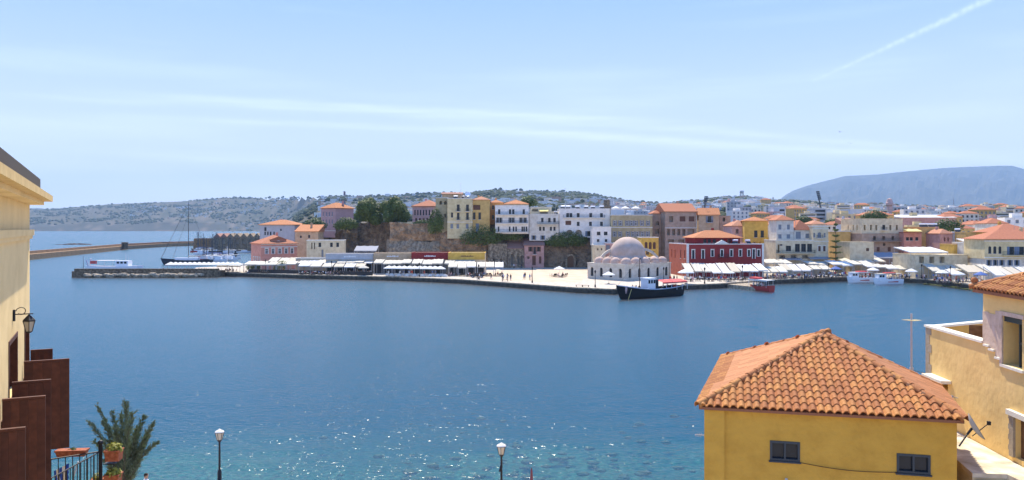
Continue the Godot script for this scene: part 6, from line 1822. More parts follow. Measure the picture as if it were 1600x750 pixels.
func roof_things() -> void:
	# water heaters, tanks and aerials on the flat roofs
	var wt := Node3D.new()
	var m := MB.new(); m.tube(Vector3(-.8, 1.0, 0), Vector3(.8, 1.0, 0), .32, .32, 10); mk(m, "tank", M["boatwhite"], wt)
	m = MB.new(); m.quad(Vector3(-.8, .1, 1.0), Vector3(.8, .1, 1.0), Vector3(.8, .8, .1), Vector3(-.8, .8, .1)); m.quad(Vector3(.8, .06, 1.0), Vector3(-.8, .06, 1.0), Vector3(-.8, .76, .1), Vector3(.8, .76, .1)); mk(m, "panel", M["glass"], wt)
	for x in [-.7, .7]:
		m = MB.new(); m.tube(Vector3(x, 0, 0), Vector3(x, .8, 0), .04, .04, 4); mk(m, "leg", M["steel"], wt)
	for q in [[712, 304, 310.5, 300.0, "yellow tenement"], [722, 306, 310.5, 300.0, "yellow tenement"], [880, 306, 326.5, 301.0, "white hotel"], [888, 307, 326.5, 301.0, "white hotel"], [902, 306, 326.5, 301.0, "white hotel"], [916, 306, 326.5, 301.0, "white hotel"], [926, 307, 326.5, 301.0, "white hotel"], [940, 306, 326.5, 301.0, "white hotel"], [868, 307, 335.0, 300.0, "stepped terrace building"], [1440, 274, 355.4, 271.0, "ochre block"], [1446, 275, 355.4, 271.0, "ochre block"], [1453, 274, 355.4, 271.0, "ochre block"], [1460, 275, 355.4, 271.0, "ochre block"], [1168, 250, 382.0, 243.0, "red building"], [1149, 252, 382.0, 243.0, "red building"], [1496, 266, 363.4, 262.5, "whitewashed cottage"]]:
		var o: Node3D = wt.duplicate()
		o.name = numbered("solar_heater"); add_child(o)
		o.position = Vector3(X(q[0], q[1]), Y(q[2], q[3]) + .1, -q[1]); o.rotation.y = rf(-.5, .5)
		tag(o, "white solar water heater on the roof of the " + q[4], "water heater", "roof water heaters")
	wt.free()
	# cluttered terrace of the yellow tenement
	var sh := thing("roof_shed", "brown plank shed with tiled lean-to on the yellow tenement roof", "shed", Vector3(X(712, 304), Y(310.5, 300) + .02, -305))
	m = MB.new(); m.box(Vector3(-5.2, 0, -3), Vector3(2.2, 1.9, 0)); mk(m, "wall", M["tan"], sh)
	mk(roof_mesh("shed", -5.6, 2.6, -3.3, .4, 1.9, .7), "roof", M["rooffaded"], sh)
	var ds := thing("satellite_dish", "white satellite dish on the yellow tenement roof edge", "dish", Vector3(X(731, 302), Y(310.5, 300) + .02, -302))
	m = MB.new(); m.xf = Transform3D(Basis(Vector3(1, 0, 0), .9), Vector3(0, 1.6, 0)); m.lathe([Vector2(0, 0), Vector2(.6, .08), Vector2(1.1, .3)], 14); m.lathe([Vector2(1.1, .3), Vector2(.6, .1), Vector2(0, .03)], 14); mk(m, "reflector", M["boatwhite"], ds)
	m = MB.new(); m.tube(Vector3.ZERO, Vector3(0, 1.6, 0), .06, .06, 6); mk(m, "mast", M["steel"], ds)
	for q in [[720, 301, 310.5, 6.0, "yellow tenement"], [883, 304, 326.5, 8.0, "white hotel"], [868, 303, 335, 5.0, "stepped terrace building"], [1103, 300, 326, 2.5, "ruined mansion"], [1288, 262, 354, 3.0, "arched window house"], [1585, 240, 366, 5.0, "yellow corner house"], [1243, 262, 350, 4.0, "hotel wing"]]:
		var o := thing("roof_aerial", "thin television aerial on the %s" % q[4], "aerial", Vector3(X(q[0], q[1]), Y(q[2], q[1]), -q[1]))
		m = MB.new(); m.tube(Vector3(0, -1, 0), Vector3(0, q[3], 0), .05, .03, 4); mk(m, "mast", M["steel"], o)
		m = MB.new()
		m.tube(Vector3(-.5, q[3] - .3, 0), Vector3(.6, q[3] - .3, 0), .025, .025, 4)
		for k in 5: m.tube(Vector3(-.45 + k * .24, q[3] - .3, -.35), Vector3(-.45 + k * .24, q[3] - .3, .35), .018, .018, 4)
		mk(m, "antenna", M["steel"], o)
	for q in [[1312.5, 206.0, .3], [1329.5, 224.0, -.4]]:
		var o := thing("gull", "gull gliding above the %s" % ("blue mountain, the higher of two" if q[1] < 210 else "blue mountain, the lower of two"), "bird", P(q[0], q[1], 160), q[2])
		var g := MB.new()
		g.ball(Vector3.ZERO, Vector3(.07, .07, .24), 7, 5)
		for s in [-1, 1]:
			var a := Vector3(s * .05, .02, -.09); var b := Vector3(s * .05, .02, .09); var c := Vector3(s * .36, .14, .0); var c2 := Vector3(s * .36, .14, -.12); var e := Vector3(s * .7, .06, .10)
			g.quad(a, b, c, c2); g.tri(c2, c, e); g.quad(c2, c, b, a)
		g.tri(Vector3(-.06, 0, .2), Vector3(.06, 0, .2), Vector3(0, .01, .36))
		mk(g, "body", M["grey"], o)

# ------------------------------------------------------------------ near things
func on_plane(px: float, py: float, p0: Vector3, n: Vector3) -> Vector3:
	var dir := Vector3((px - 800.0) / F, -(py - HZ) / F, -1.0)
	var o := Vector3(0, H, 0)
	return o + dir * ((p0 - o).dot(n) / dir.dot(n))

func tile_mesh(w: float, len: float) -> ArrayMesh:
	var mb := MB.new()
	var pr := [Vector2(-.5, 0), Vector2(-.39, .03), Vector2(-.32, .18), Vector2(-.17, .33), Vector2(0, .375), Vector2(.17, .33), Vector2(.32, .18), Vector2(.39, .03), Vector2(.5, 0)]
	for i in pr.size() - 1:
		var a: Vector2 = pr[i] * w; var b: Vector2 = pr[i + 1] * w
		var lift := .030
		var n0 := Vector3(-(pr[mini(i + 1, 8)].y - pr[maxi(i - 1, 0)].y), pr[mini(i + 1, 8)].x - pr[maxi(i - 1, 0)].x, 0).normalized()
		var n1 := Vector3(-(pr[mini(i + 2, 8)].y - pr[i].y), pr[mini(i + 2, 8)].x - pr[i].x, 0).normalized()
		mb.quads(Vector3(a.x, a.y + lift, 0), Vector3(b.x, b.y + lift, 0), Vector3(b.x * .94, b.y, -len), Vector3(a.x * .94, a.y, -len), n0, n1, n1, n0)
		mb.quad(Vector3(a.x, a.y - .004, 0), Vector3(b.x, b.y - .004, 0), Vector3(b.x, b.y + lift, 0), Vector3(a.x, a.y + lift, 0))
	return mb.done()

var tile_kinds := []
var tile_mats := []
# tiles over the triangle a (left end of the eave), b (right end), c (top); the first `single` of them as parts, the rest joined
func tile_face(parent: Node3D, a: Vector3, b: Vector3, c: Vector3, single: int, joined: MB) -> int:
	var u := (b - a).normalized()
	var n := u.cross(c - a).normalized()
	var v := n.cross(u)
	var w := .205; var step := .335
	var len := a.distance_to(b); var top := (c - a).dot(v); var cu := (c - a).dot(u)
	var made := 0
	var rows := int(top / step) + 1
	for i in rows:
		var y := i * step
		for j in int(len / w):
			var x := (j + .5) * w
			var ym := y + step * .45
			var lo := cu * ym / top; var hi := len - (len - cu) * ym / top
			if x < lo - .02 or x > hi + .02 or ym > top: continue
			var p := a + u * x + v * (y - .06) + n * .012
			var bs := Basis(u, n, -v).rotated(v, rf(-.012, .012)).rotated(u, rf(-.008, .008))
			var t := Transform3D(bs, p + u * rf(-.004, .004) + v * rf(-.008, .008) + n * rf(0, .005))
			if made < single:
				var o := mi(tile_kinds[0], "roof_tile", tile_mats[rng.randi() % tile_mats.size()], parent)
				o.transform = t
				made += 1
			else:
				joined.xf = t
				var arr: Array = tile_kinds[0].surface_get_arrays(0)
				var vs: PackedVector3Array = arr[Mesh.ARRAY_VERTEX]; var ns: PackedVector3Array = arr[Mesh.ARRAY_NORMAL]
				var g := rf(.82, 1.1)
				joined.col = Color(.60 * g, .27 * g, .118 * g)
				for k in vs.size(): joined.put(vs[k], ns[k])
				joined.xf = Transform3D.IDENTITY
	return made

func ridge_tiles(parent: Node3D, a: Vector3, b: Vector3) -> void:
	var dirv := (b - a).normalized()
	var side := dirv.cross(Vector3.UP).normalized()
	var up := side.cross(dirv).normalized()
	var m := cached("ridge tile", func(mb):
		var L := .43
		for k in 8:
			var t0 := PI * (k - 1) / 6.0; var t1 := PI * k / 6.0
			var p := func(t: float, r: float, z: float) -> Vector3: return Vector3(cos(t) * r, sin(t) * r, z)
			var n0 := Vector3(cos(t0), sin(t0), 0); var n1 := Vector3(cos(t1), sin(t1), 0)
			mb.quads(p.call(t1, .115, 0), p.call(t0, .115, 0), p.call(t0, .095, -L), p.call(t1, .095, -L), n1, n0, n0, n1)
			mb.quad(p.call(t0, .09, 0), p.call(t0, .115, 0), p.call(t1, .115, 0), p.call(t1, .09, 0)))
	var n := int(a.distance_to(b) / .37)
	for k in n + 1:
		var o := mi(m, "ridge_tile", tile_mats[rng.randi() % tile_mats.size()], parent)
		o.transform = Transform3D(Basis(side, up, -dirv).rotated(up, rf(-.02, .02)), a + dirv * (k * .37 - .05) + up * (.03 + rf(0, .008)))

func yellow_tiled_house() -> void:
	var ye := 11.1
	var NL := ground(1092, 634, ye); var NR := ground(1507, 656, ye); var FL := ground(1130, 559, ye); var FR := ground(1466, 606, ye)
	var AP := P(1287, 523, 25.5)
	var c0 := (NL + NR + FL + FR) / 4
	var o := thing("tiled_house", "ochre yellow house with orange barrel tiled pyramid roof close by on the near shore", "house", Vector3(c0.x, QY, c0.z))
	var off := o.position
	var wallm := mat("near_ochre", .65, .375, .062, 0.9, noise_tex(0.008, Color(0.88, 0.86, 0.83), Color(1, 1, 1), 1024, 7, 77, FastNoiseLite.TYPE_SIMPLEX_SMOOTH, Color(0.96, 0.955, 0.95), 0.62), 0.12, M["n_grain"], 0.25)
	var roof := Node3D.new()
	roof.name = "roof"
	o.add_child(roof)
	var j := MB.new()
	j.painted = true
	var K := func(p: Vector3) -> Vector3: return p - off
	var cnt := tile_face(roof, K.call(NL), K.call(NR), K.call(AP), 300, j)
	tile_face(roof, K.call(FL), K.call(NL), K.call(AP), 300 - cnt, j)
	tile_face(roof, K.call(NR), K.call(FR), K.call(AP), 0, j)
	tile_face(roof, K.call(FR), K.call(FL), K.call(AP), 0, j)
	var jt := mk(j, "rear_roof_tiles", vmat("tile_mix", 0.85), roof)
	jt.set_meta("kind", "stuff")
	var deck := MB.new()
	var dn := Vector3(0, -.03, 0)
	for t in [[NL, NR], [NR, FR], [FR, FL], [FL, NL]]:
		var a: Vector3 = K.call(t[0]) + dn; var b: Vector3 = K.call(t[1]) + dn; var c: Vector3 = K.call(AP) + dn
		deck.tri(a, b, c)
		deck.quad(a - Vector3.UP * .07, b - Vector3.UP * .07, b, a)
	deck.quad(K.call(FL) - Vector3.UP * .1, K.call(FR) - Vector3.UP * .1, K.call(NR) - Vector3.UP * .1, K.call(NL) - Vector3.UP * .1)
	mk(deck, "roof_deck", mat("roofdeck", .30, .13, .07, 0.9), roof)
	for t in [NL, NR, FL, FR]: ridge_tiles(roof, K.call(t), K.call(AP))
	var cap := MB.new()
	cap.ball(K.call(AP) + Vector3.UP * .06, Vector3(.16, .12, .16), 10, 6)
	mk(cap, "roof_finial", tile_mats[0], roof)
	# walls
	var ins := func(p: Vector3) -> Vector3: return Vector3(lerpf(p.x, c0.x, .045), 0, lerpf(p.z, c0.z, .045))
	var wl := [ins.call(NL), ins.call(NR), ins.call(FR), ins.call(FL)]
	var mb := MB.new()
	var fu: Vector3 = (wl[1] - wl[0]).normalized()
	var fn := fu.cross(Vector3.UP)
	var flen: float = wl[0].distance_to(wl[1])
	var top := ye - QY - .1
	var wins := []
	for q in [[1203, 688, 1250, 722], [1401, 708, 1454, 742]]:
		var a := on_plane(q[0], q[1], wl[0], fn); var b := on_plane(q[2], q[3], wl[0], fn)
		var x0: float = (a - wl[0]).dot(fu); var x1: float = (b - wl[0]).dot(fu)
		wins.append([x0, b.y - QY, x1, a.y - QY, false])
	mb.xf = Transform3D(Basis(fu, Vector3.UP, fn), Vector3(wl[0].x - off.x, 0, wl[0].z - off.z))
	wall_face(mb, 0, flen, 0, top, wins, .12)
	mb.xf = Transform3D.IDENTITY
	for k in range(1, 4):
		var a: Vector3 = wl[k] - off * Vector3(1, 0, 1); var b: Vector3 = wl[(k + 1) % 4] - off * Vector3(1, 0, 1)
		a.y = 0; b.y = 0
		mb.quad(a, b, b + Vector3.UP * top, a + Vector3.UP * top)
	mk(mb, "wall", wallm, o)
	var pier := MB.new()
	pier.xf = Transform3D(Basis(fu, Vector3.UP, fn), Vector3(wl[0].x - off.x, 0, wl[0].z - off.z))
	pier.box(Vector3(-.02, 0, -.3), Vector3(.52, top - .02, .07))
	mk(pier, "corner_pier", wallm, o)
	for q in wins:
		var w: float = q[2] - q[0]; var h: float = q[3] - q[1]
		var wn := MB.new()
		wn.box(Vector3(-w / 2 + .05, .05, -.1), Vector3(w / 2 - .05, h - .05, -.085))
		var pane := mk(wn, "window", M["glass"], o)
		pane.transform = Transform3D(Basis(fu, Vector3.UP, fn), Vector3(wl[0].x - off.x, 0, wl[0].z - off.z) + fu * (q[0] + q[2]) / 2 + Vector3.UP * q[1])
		var fr := MB.new()
		for e in [[-w / 2, 0, -w / 2 + .06, h], [w / 2 - .06, 0, w / 2, h], [-w / 2 + .06, h - .06, w / 2 - .06, h], [-w / 2 + .06, 0, w / 2 - .06, .06], [-.025, .06, .025, h - .06]]:
			fr.box(Vector3(e[0], e[1], -.12), Vector3(e[2], e[3], .02))
		mk(fr, "frame", mat("window_grey", .045, .055, .065, 0.55), pane)
		var sl := MB.new()
		sl.box(Vector3(-w / 2 - .03, -.04, -.05), Vector3(w / 2 + .03, -.003, .06))
		mk(sl, "sill", M["window_grey"], pane)
		for s in [-1, 1]:
			var cur := MB.new()
			cur.ball(Vector3(s * w * .22, h * .32, -.22), Vector3(w * .14, h * .22, .06), 8, 5)
			mk(cur, "curtain", M["terracotta"] if s > 0 else M["leaf_mid"], pane)
		var back := MB.new()
		back.box(Vector3(-w / 2, 0, -.5), Vector3(w / 2, h, -.48))
		mk(back, "room", M["room_wall"], pane)
	# cable along the wall, wall lamp, small aerial, satellite dish
	var cb := thing("wall_cable", "thin brown cable sagging across the ochre wall between the two windows", "cable", o.position)
	var cm := MB.new()
	var last := Vector3.ZERO
	for k in 15:
		var t := k / 14.0
		var p := on_plane(lerpf(1251, 1402, t), lerpf(723, 738, t) + sin(t * PI) * 4.5, wl[0] + fn * .03, fn) - cb.position
		if k: cm.tube(last, p, .009, .009, 5, false)
		last = p
	mk(cm, "cable", mat("cable", .06, .035, .02, 0.7), cb)
	var lpn := thing("wall_spotlight", "small grey spotlight on the ochre wall", "lamp", on_plane(1228, 748, wl[0], fn))
	var lm := MB.new()
	lm.tube(Vector3.ZERO, fn * .12, .02, .02, 6); lm.tube(fn * .12 + Vector3.UP * .05, fn * .16 - Vector3.UP * .09, .035, .055, 8)
	mk(lm, "head", M["steel"], lpn)
	var aw := P(1097, 680, D(634, ye) + .2)
	var ae := thing("small_aerial", "small television aerial sticking out from the corner of the ochre house", "aerial", aw)
	var am := MB.new()
	am.tube(Vector3(.1, 0, 0), Vector3(-.2, .02, 0), .012, .012, 5)
	for k in 4: am.tube(Vector3(-.03 - k * .05, -.07 + k * .01, -.05), Vector3(-.03 - k * .05, .08 - k * .01, .05), .006, .006, 4)
	mk(am, "antenna", M["steel"], ae)
	var dp := P(1519, 669, 20.1)
	var di := thing("satellite_dish", "grey satellite dish seen edge-on at the corner of the tiled roof", "dish", dp)
	var nrm := Vector3(.80, .50, .34).normalized()
	var s1 := nrm.cross(Vector3.UP).normalized()
	var dm := MB.new()
	dm.xf = Transform3D(Basis(s1, nrm, s1.cross(nrm)), Vector3.ZERO)
	var pr := []
	for k in 7: pr.append(Vector2(.36 * k / 6.0, .11 * pow(k / 6.0, 2)))
	dm.lathe(pr, 24)
	var pr2 := []
	for k in 7: pr2.append(Vector2(.36 * (6 - k) / 6.0, .11 * pow((6 - k) / 6.0, 2) + .012))
	dm.lathe(pr2, 24)
	mk(dm, "reflector", mat("dishgrey", .42, .40, .37, 0.6), di)
	var dl := MB.new()
	dl.tube(Vector3.ZERO, -nrm * .12 - Vector3.UP * .1, .035, .03, 6)
	dl.tube(-nrm * .12 - Vector3.UP * .1, Vector3(-.38, -.42, .1), .022, .022, 6)
	mk(dl, "bracket", M["iron"], di)
	var dr := MB.new()
	dr.tube(-Vector3.UP * .2, nrm * .42 - Vector3.UP * .05, .012, .012, 5)
	dr.cbox(nrm * .42 - Vector3.UP * .05, Vector3(.07, .09, .07))
	mk(dr, "receiver_arm", M["iron"], di)
	# aerial mast behind the roof
	var ab := P(1424, 600, 27.5)
	var at := thing("television_aerial", "television aerial on a steel mast behind the orange tiled roof", "aerial", ab)
	var ah := Y(490, 27.5) - ab.y
	var tm := MB.new()
	tm.tube(Vector3(0, -2.5, 0), Vector3(0, ah, 0), .045, .035, 8)
	tm.cbox(Vector3(0, ah * .2, 0), Vector3(.1, .18, .1))
	mk(tm, "mast", M["steel"], at)
	var ya := MB.new()
	ya.tube(Vector3(-.16, ah - .22, .1), Vector3(.32, ah - .24, -.2), .014, .014, 5)
	for k in 7:
		var c := Vector3(-.16, ah - .22, .1).lerp(Vector3(.32, ah - .24, -.2), k / 6.0)
		var r := Vector3(.10, 0, .16) * (1.2 - k * .08)
		ya.tube(c - r, c + r, .007, .007, 4)
	mk(ya, "antenna", mat("brass", .55, .45, .18, 0.4), at)
	var cbm := MB.new()
	cbm.tube(Vector3(0, ah * .2, 0), Vector3(.5, ah * .15, 0), .008, .008, 4)
	mk(cbm, "cable", M["iron"], at)

func stepped_house() -> void:
	var wx := func(d: float) -> float: return 14.42 - (28.0 - d) * .0835
	var A := Vector3(wx.call(28.0), 0, -28); var B := Vector3(wx.call(15.0), 0, -15)
	var u := (B - A).normalized(); var n := u.cross(Vector3.UP)
	var yp := 12.55; var yu := 14.15
	var o := thing("stepped_house", "sunlit yellow house with white coped roof terrace and red tiled upper room on the right", "house", Vector3(A.x, QY, A.z))
	var K := func(p: Vector3) -> Vector3: return p - o.position
	var wallm := mat("near_yellow", .86, .62, .25, 0.9, noise_tex(0.007, Color(0.91, 0.89, 0.86), Color(1, 1, 1), 1024, 7, 97, FastNoiseLite.TYPE_SIMPLEX_SMOOTH, Color(0.96, 0.95, 0.93), 0.6), 0.10, M["n_grain"], 0.07)
	var patch := mat("near_patch", .70, .56, .45, 0.92, M["t_stained"], 0.5, M["n_rough"], 0.1)
	var s_at := func(px: float, py: float) -> Vector2:
		var p := on_plane(px, py, A, n)
		return Vector2((p - A).dot(u), p.y - QY)
	var split: float = s_at.call(1536, 500).x
	var end := A.distance_to(B)
	var w0: Vector2 = s_at.call(1568, 493); var w1: Vector2 = s_at.call(1597, 578)
	var d0: Vector2 = s_at.call(1587, 652); var d1: Vector2 = s_at.call(1625, 735)
	var v0: Vector2 = s_at.call(1463, 592); var v1: Vector2 = s_at.call(1481, 613)
	var mb := MB.new()
	mb.xf = Transform3D(Basis(u, Vector3.UP, n), K.call(A + Vector3.UP * QY))
	var hole_v := [v0.x, v1.y, v1.x, v0.y, false]; var hole_w := [w0.x, w1.y, w1.x, w0.y, false]; var hole_d := [d0.x, d1.y, d1.x, d0.y, false]
	wall_face(mb, 0, split, 0, yp - QY, [hole_v], 2.0)
	wall_face(mb, split, end, 0, yu - QY, [hole_w, hole_d], 2.0)
	mb.xf = Transform3D.IDENTITY
	# far faces, terrace parapets and floor, upper room
	var far := (Vector3(X(1540, 29.6), 0, -29.6) - A).normalized()
	var C := A + far * 9.0
	var S := A + u * split
	var base := Vector3.UP * QY
	mb.quad(K.call(C + base), K.call(A + base), K.call(A + Vector3.UP * yp), K.call(C + Vector3.UP * yp))
	mk(mb, "wall", wallm, o)
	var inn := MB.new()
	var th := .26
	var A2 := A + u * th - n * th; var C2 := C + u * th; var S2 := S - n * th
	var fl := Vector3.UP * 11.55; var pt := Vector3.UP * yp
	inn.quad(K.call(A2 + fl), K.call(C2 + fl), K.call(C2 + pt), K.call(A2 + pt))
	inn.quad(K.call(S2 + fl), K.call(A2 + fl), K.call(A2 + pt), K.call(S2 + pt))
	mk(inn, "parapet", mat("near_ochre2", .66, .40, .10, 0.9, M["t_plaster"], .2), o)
	var fm := MB.new()
	fm.quad(K.call(S + fl), K.call(C + S - A + fl), K.call(C + fl), K.call(A + fl))
	mk(fm, "terrace_floor", M["paving"], o)
	var cp := MB.new()
	for q in [[A - u * .05 + n * .05, S + n * .05, S - n * (th + .03), A - n * (th + .03) - u * .05], [A - n * (th + .03) - u * .05, A - n * (th + .03) + u * (th + .03), C + u * (th + .03), C - u * .05]]:
		var pg := PackedVector2Array()
		for p in q: pg.append(Vector2(K.call(p).x, K.call(p).z))
		cp.prism(pg, yp - QY + .002, yp - QY + .075, true)
	mk(cp, "coping", mat("limewash", .84, .80, .68, 0.85, M["t_plaster"], .5), o)
	var up := MB.new()
	var E := A + u * end
	var bk := -n * 7.0
	up.quad(K.call(S + bk + Vector3.UP * 11.5), K.call(S + Vector3.UP * 11.5), K.call(S + Vector3.UP * yu), K.call(S + bk + Vector3.UP * yu))
	up.quad(K.call(E + base), K.call(E + bk + base), K.call(E + bk + Vector3.UP * yu), K.call(E + Vector3.UP * yu))
	mk(up, "upper_wall", wallm, o)
	# bare stone around the upper window, stepping down into the plaster
	var st := MB.new()
	st.xf = Transform3D(Basis(u, Vector3.UP, n), K.call(A + base))
	var ptop: float = s_at.call(1545, 486).y
	var edges := [[1538, 536], [1546, 543], [1556, 556], [1568, 576]]
	var xa := split + .004
	for k in edges.size():
		var q: Vector2 = s_at.call(edges[k][0] + 8, edges[k][1] + 3)
		var xb: float = w0.x - .10 if k == edges.size() - 1 else minf(s_at.call(edges[k + 1][0], 500).x, w0.x - .10)
		if xb > xa: st.box(Vector3(xa, q.y, .003), Vector3(xb, ptop + rf(-.1, .15), .016))
		xa = xb
	mk(st, "bare_stone_patch", patch, o)
	var lg := MB.new()
	lg.xf = st.xf
	for k in 3:
		var q: Vector2 = s_at.call(edges[k][0] + 5, edges[k][1] + 2)
		lg.box(Vector3(q.x - .14, q.y - .06, .017), Vector3(q.x + .16, q.y - .003, .07))
	mk(lg, "stepped_ledge", M["limewash"], o)
	var quoin := MB.new()
	quoin.xf = st.xf
	var qy := 6.4
	var k2 := 0
	while qy < yp - QY - .1:
		var hq := rf(.28, .4)
		quoin.box(Vector3(-.01, qy, -.2), Vector3(.30 if k2 % 2 else .44, minf(qy + hq - .012, yp - QY - .02), .012))
		qy += hq; k2 += 1
	mk(quoin, "corner_stones", mat("quoin", .42, .36, .28, .95, M["t_stained"], .5, M["n_rough"], .12), o)
	# openings
	for q in [[w0, w1, "window"], [d0, d1, "door"], [v0, v1, "window"]]:
		var w: float = q[1].x - q[0].x; var h: float = q[0].y - q[1].y
		var pn := MB.new()
		pn.box(Vector3(-w / 2, 0, -2.04), Vector3(w / 2, h, -2.0))
		var po := mk(pn, q[2], M["room_wall"], o)
		po.transform = Transform3D(Basis(u, Vector3.UP, n), K.call(A + base) + u * (q[0].x + q[1].x) / 2 + Vector3.UP * q[1].y)
		var fr := MB.new()
		if q[2] == "window" and q[0] == w0:
			fr.box(Vector3(-w / 2, h - .16, -.24), Vector3(w / 2, h, -.02))
			fr.box(Vector3(w / 2 - .07, 0, -.24), Vector3(w / 2, h - .16, -.1)); fr.box(Vector3(-.02, 0, -.24), Vector3(.05, h - .16, -.18)); fr.box(Vector3(.05, h * .45, -.24), Vector3(w / 2 - .07, h * .5, -.18))
			mk(fr, "frame", mat("green_black", .03, .04, .035, .6), po)
			var sm := MB.new()
			sm.box(Vector3(-w / 2 - .1, -.08, -.22), Vector3(w / 2 + .1, -.002, .06)); mk(sm, "sill", M["limewash"], po)
			var su := MB.new()
			su.box(Vector3(-w / 2 - .14, -.0, .004), Vector3(-w / 2 - .004, h + .12, .05)); su.box(Vector3(-w / 2 - .004, h + .004, .004), Vector3(w / 2 + .14, h + .12, .048)); mk(su, "surround", patch, po)
		elif q[2] == "door":
			fr.box(Vector3(-w / 2 - .22, 0, .004), Vector3(-w / 2 - .003, h + .02, .07)); mk(fr, "surround", M["quoin"], po)
			for k in 4:
				var bl := MB.new()
				bl.box(Vector3(-w / 2 - .30, .15 + k * h * .26, .004), Vector3(-w / 2 - .224, .15 + k * h * .26 + h * .13, .05)); mk(bl, "stone_block", M["quoin"], po)
			var lt := MB.new()
			lt.box(Vector3(-w / 2 - .3, h + .03, .004), Vector3(w / 2 + .3, h + .17, .12)); mk(lt, "lintel", M["limewash"], po)
			var jm := MB.new()
			jm.box(Vector3(-w / 2 + .002, 0, -.24), Vector3(-w / 2 + .3, h, -.14)); mk(jm, "door_leaf", M["wood"], po)
		else:
			fr.box(Vector3(-w / 2 - .35, h + .03, .004), Vector3(w / 2 + .25, h + .13, .34)); mk(fr, "canopy_slab", M["limewash"], po)
	# wall bits
	var br := thing("wall_bracket", "small grey lamp bracket on the sunlit yellow wall", "bracket", on_plane(1497, 622, A, n))
	var bm := MB.new()
	bm.tube(Vector3.ZERO, n * .18 + Vector3.UP * .05, .014, .014, 5); bm.tube(n * .16 + Vector3.UP * .08, n * .20 - Vector3.UP * .02, .03, .045, 8)
	mk(bm, "bracket", M["steel"], br)
	# tiled roof of the upper room
	var e0 := S - u * .25 + n * .18 + Vector3.UP * (yu + .03); var e1 := E + u * .25 + n * .18 + Vector3.UP * (yu + .03)
	var wd := 7.3
	var top := (e0 + e1) / 2 - n * wd / 2 + Vector3.UP * 1.75
	var e2 := e1 - n * wd; var e3 := e0 - n * wd
	var roof := Node3D.new()
	roof.name = "roof"
	o.add_child(roof)
	var j := MB.new()
	j.painted = true
	tile_face(roof, K.call(e0), K.call(e1), K.call(top), 300, j)
	tile_face(roof, K.call(e3), K.call(e0), K.call(top), 0, j)
	mk(j, "rear_roof_tiles", M["tile_mix"], roof).set_meta("kind", "stuff")
	var dk := MB.new()
	for t in [[e0, e1], [e1, e2], [e2, e3], [e3, e0]]:
		dk.tri(K.call(t[0]) - Vector3.UP * .03, K.call(t[1]) - Vector3.UP * .03, K.call(top) - Vector3.UP * .03)
		dk.quad(K.call(t[0]) - Vector3.UP * .12, K.call(t[1]) - Vector3.UP * .12, K.call(t[1]) - Vector3.UP * .03, K.call(t[0]) - Vector3.UP * .03)
	dk.quad(K.call(e0) - Vector3.UP * .12, K.call(e3) - Vector3.UP * .12, K.call(e2) - Vector3.UP * .12, K.call(e1) - Vector3.UP * .12)
	mk(dk, "roof_deck", M["roofdeck"], roof)
	ridge_tiles(roof, K.call(e0), K.call(top))
	ridge_tiles(roof, K.call(e1), K.call(top))
	var fi := MB.new()
	fi.lathe([Vector2(.10, 0), Vector2(.13, .06), Vector2(.06, .12), Vector2(.10, .2), Vector2(.08, .28), Vector2(0, .32)], 12, K.call(e0 - n * .05) + Vector3.UP * .02)
	mk(fi, "corner_finial", tile_mats[1], roof)
	# chair on the terrace
	var cpos := P(1527, 517, 26.0)
	cpos.y = 11.55
	var ch := thing("terrace_chair", "brown wooden chair leaning on the roof terrace behind the white coping", "chair", cpos, -.5)
	for q in [["seat", Vector3(0, .5, 0), Vector3(.46, .04, .44)], ["backrest", Vector3(0, .98, -.2), Vector3(.46, .6, .035)]]:
		var m := MB.new()
		m.cbox(q[1], q[2]); mk(m, q[0], M["wood"], ch)
	for sx in [-1, 1]:
		for sz in [-1, 1]:
			var m := MB.new()
			m.box(Vector3(sx * .2 - .02, 0, sz * .19 - .02), Vector3(sx * .2 + .02, 1.0 if sz < 0 else .48, sz * .19 + .02)); mk(m, "leg", M["wood"], ch)
	# pale lean-to with a flat deck between the two houses
	var le := thing("lean_to", "whitewashed flat roofed lean-to between the ochre house and the sunlit wall", "outbuilding", Vector3(13.2, QY, -22))
	var yd := 9.5 - QY
	var pg := PackedVector2Array([Vector2(13.0, -26.4), Vector2(12.85, -24.2), Vector2(12.2, -21.3), Vector2(13.06, -21.2), Vector2(13.15, -17.5), Vector2(wx.call(17.5) - .02, -17.5), Vector2(wx.call(26.4) - .02, -26.4)])
	for k in pg.size(): pg[k] -= Vector2(13.2, -22)
	var lb := MB.new()
	lb.prism(pg, 0, yd - .12)
	mk(lb, "wall", mat("leanwall", .74, .66, .45, 0.9, M["t_stained"], .2), le)
	var dk2 := MB.new()
	dk2.prism(pg, yd - .115, yd, true)
	mk(dk2, "roof_deck", mat("leandeck", .80, .74, .62, 0.9, noise_tex(0.01, Color(0.72, 0.68, 0.62), Color(1, 1, 1), 512, 6, 111), .25), le)
	var fr2 := MB.new()
	fr2.xf.origin = Vector3(-.57, 0, .78)
	fr2.box(Vector3(-.4, yd - 1.6, 0), Vector3(.42, yd - .16, .05))
	mk(fr2, "window", M["wood"], le)

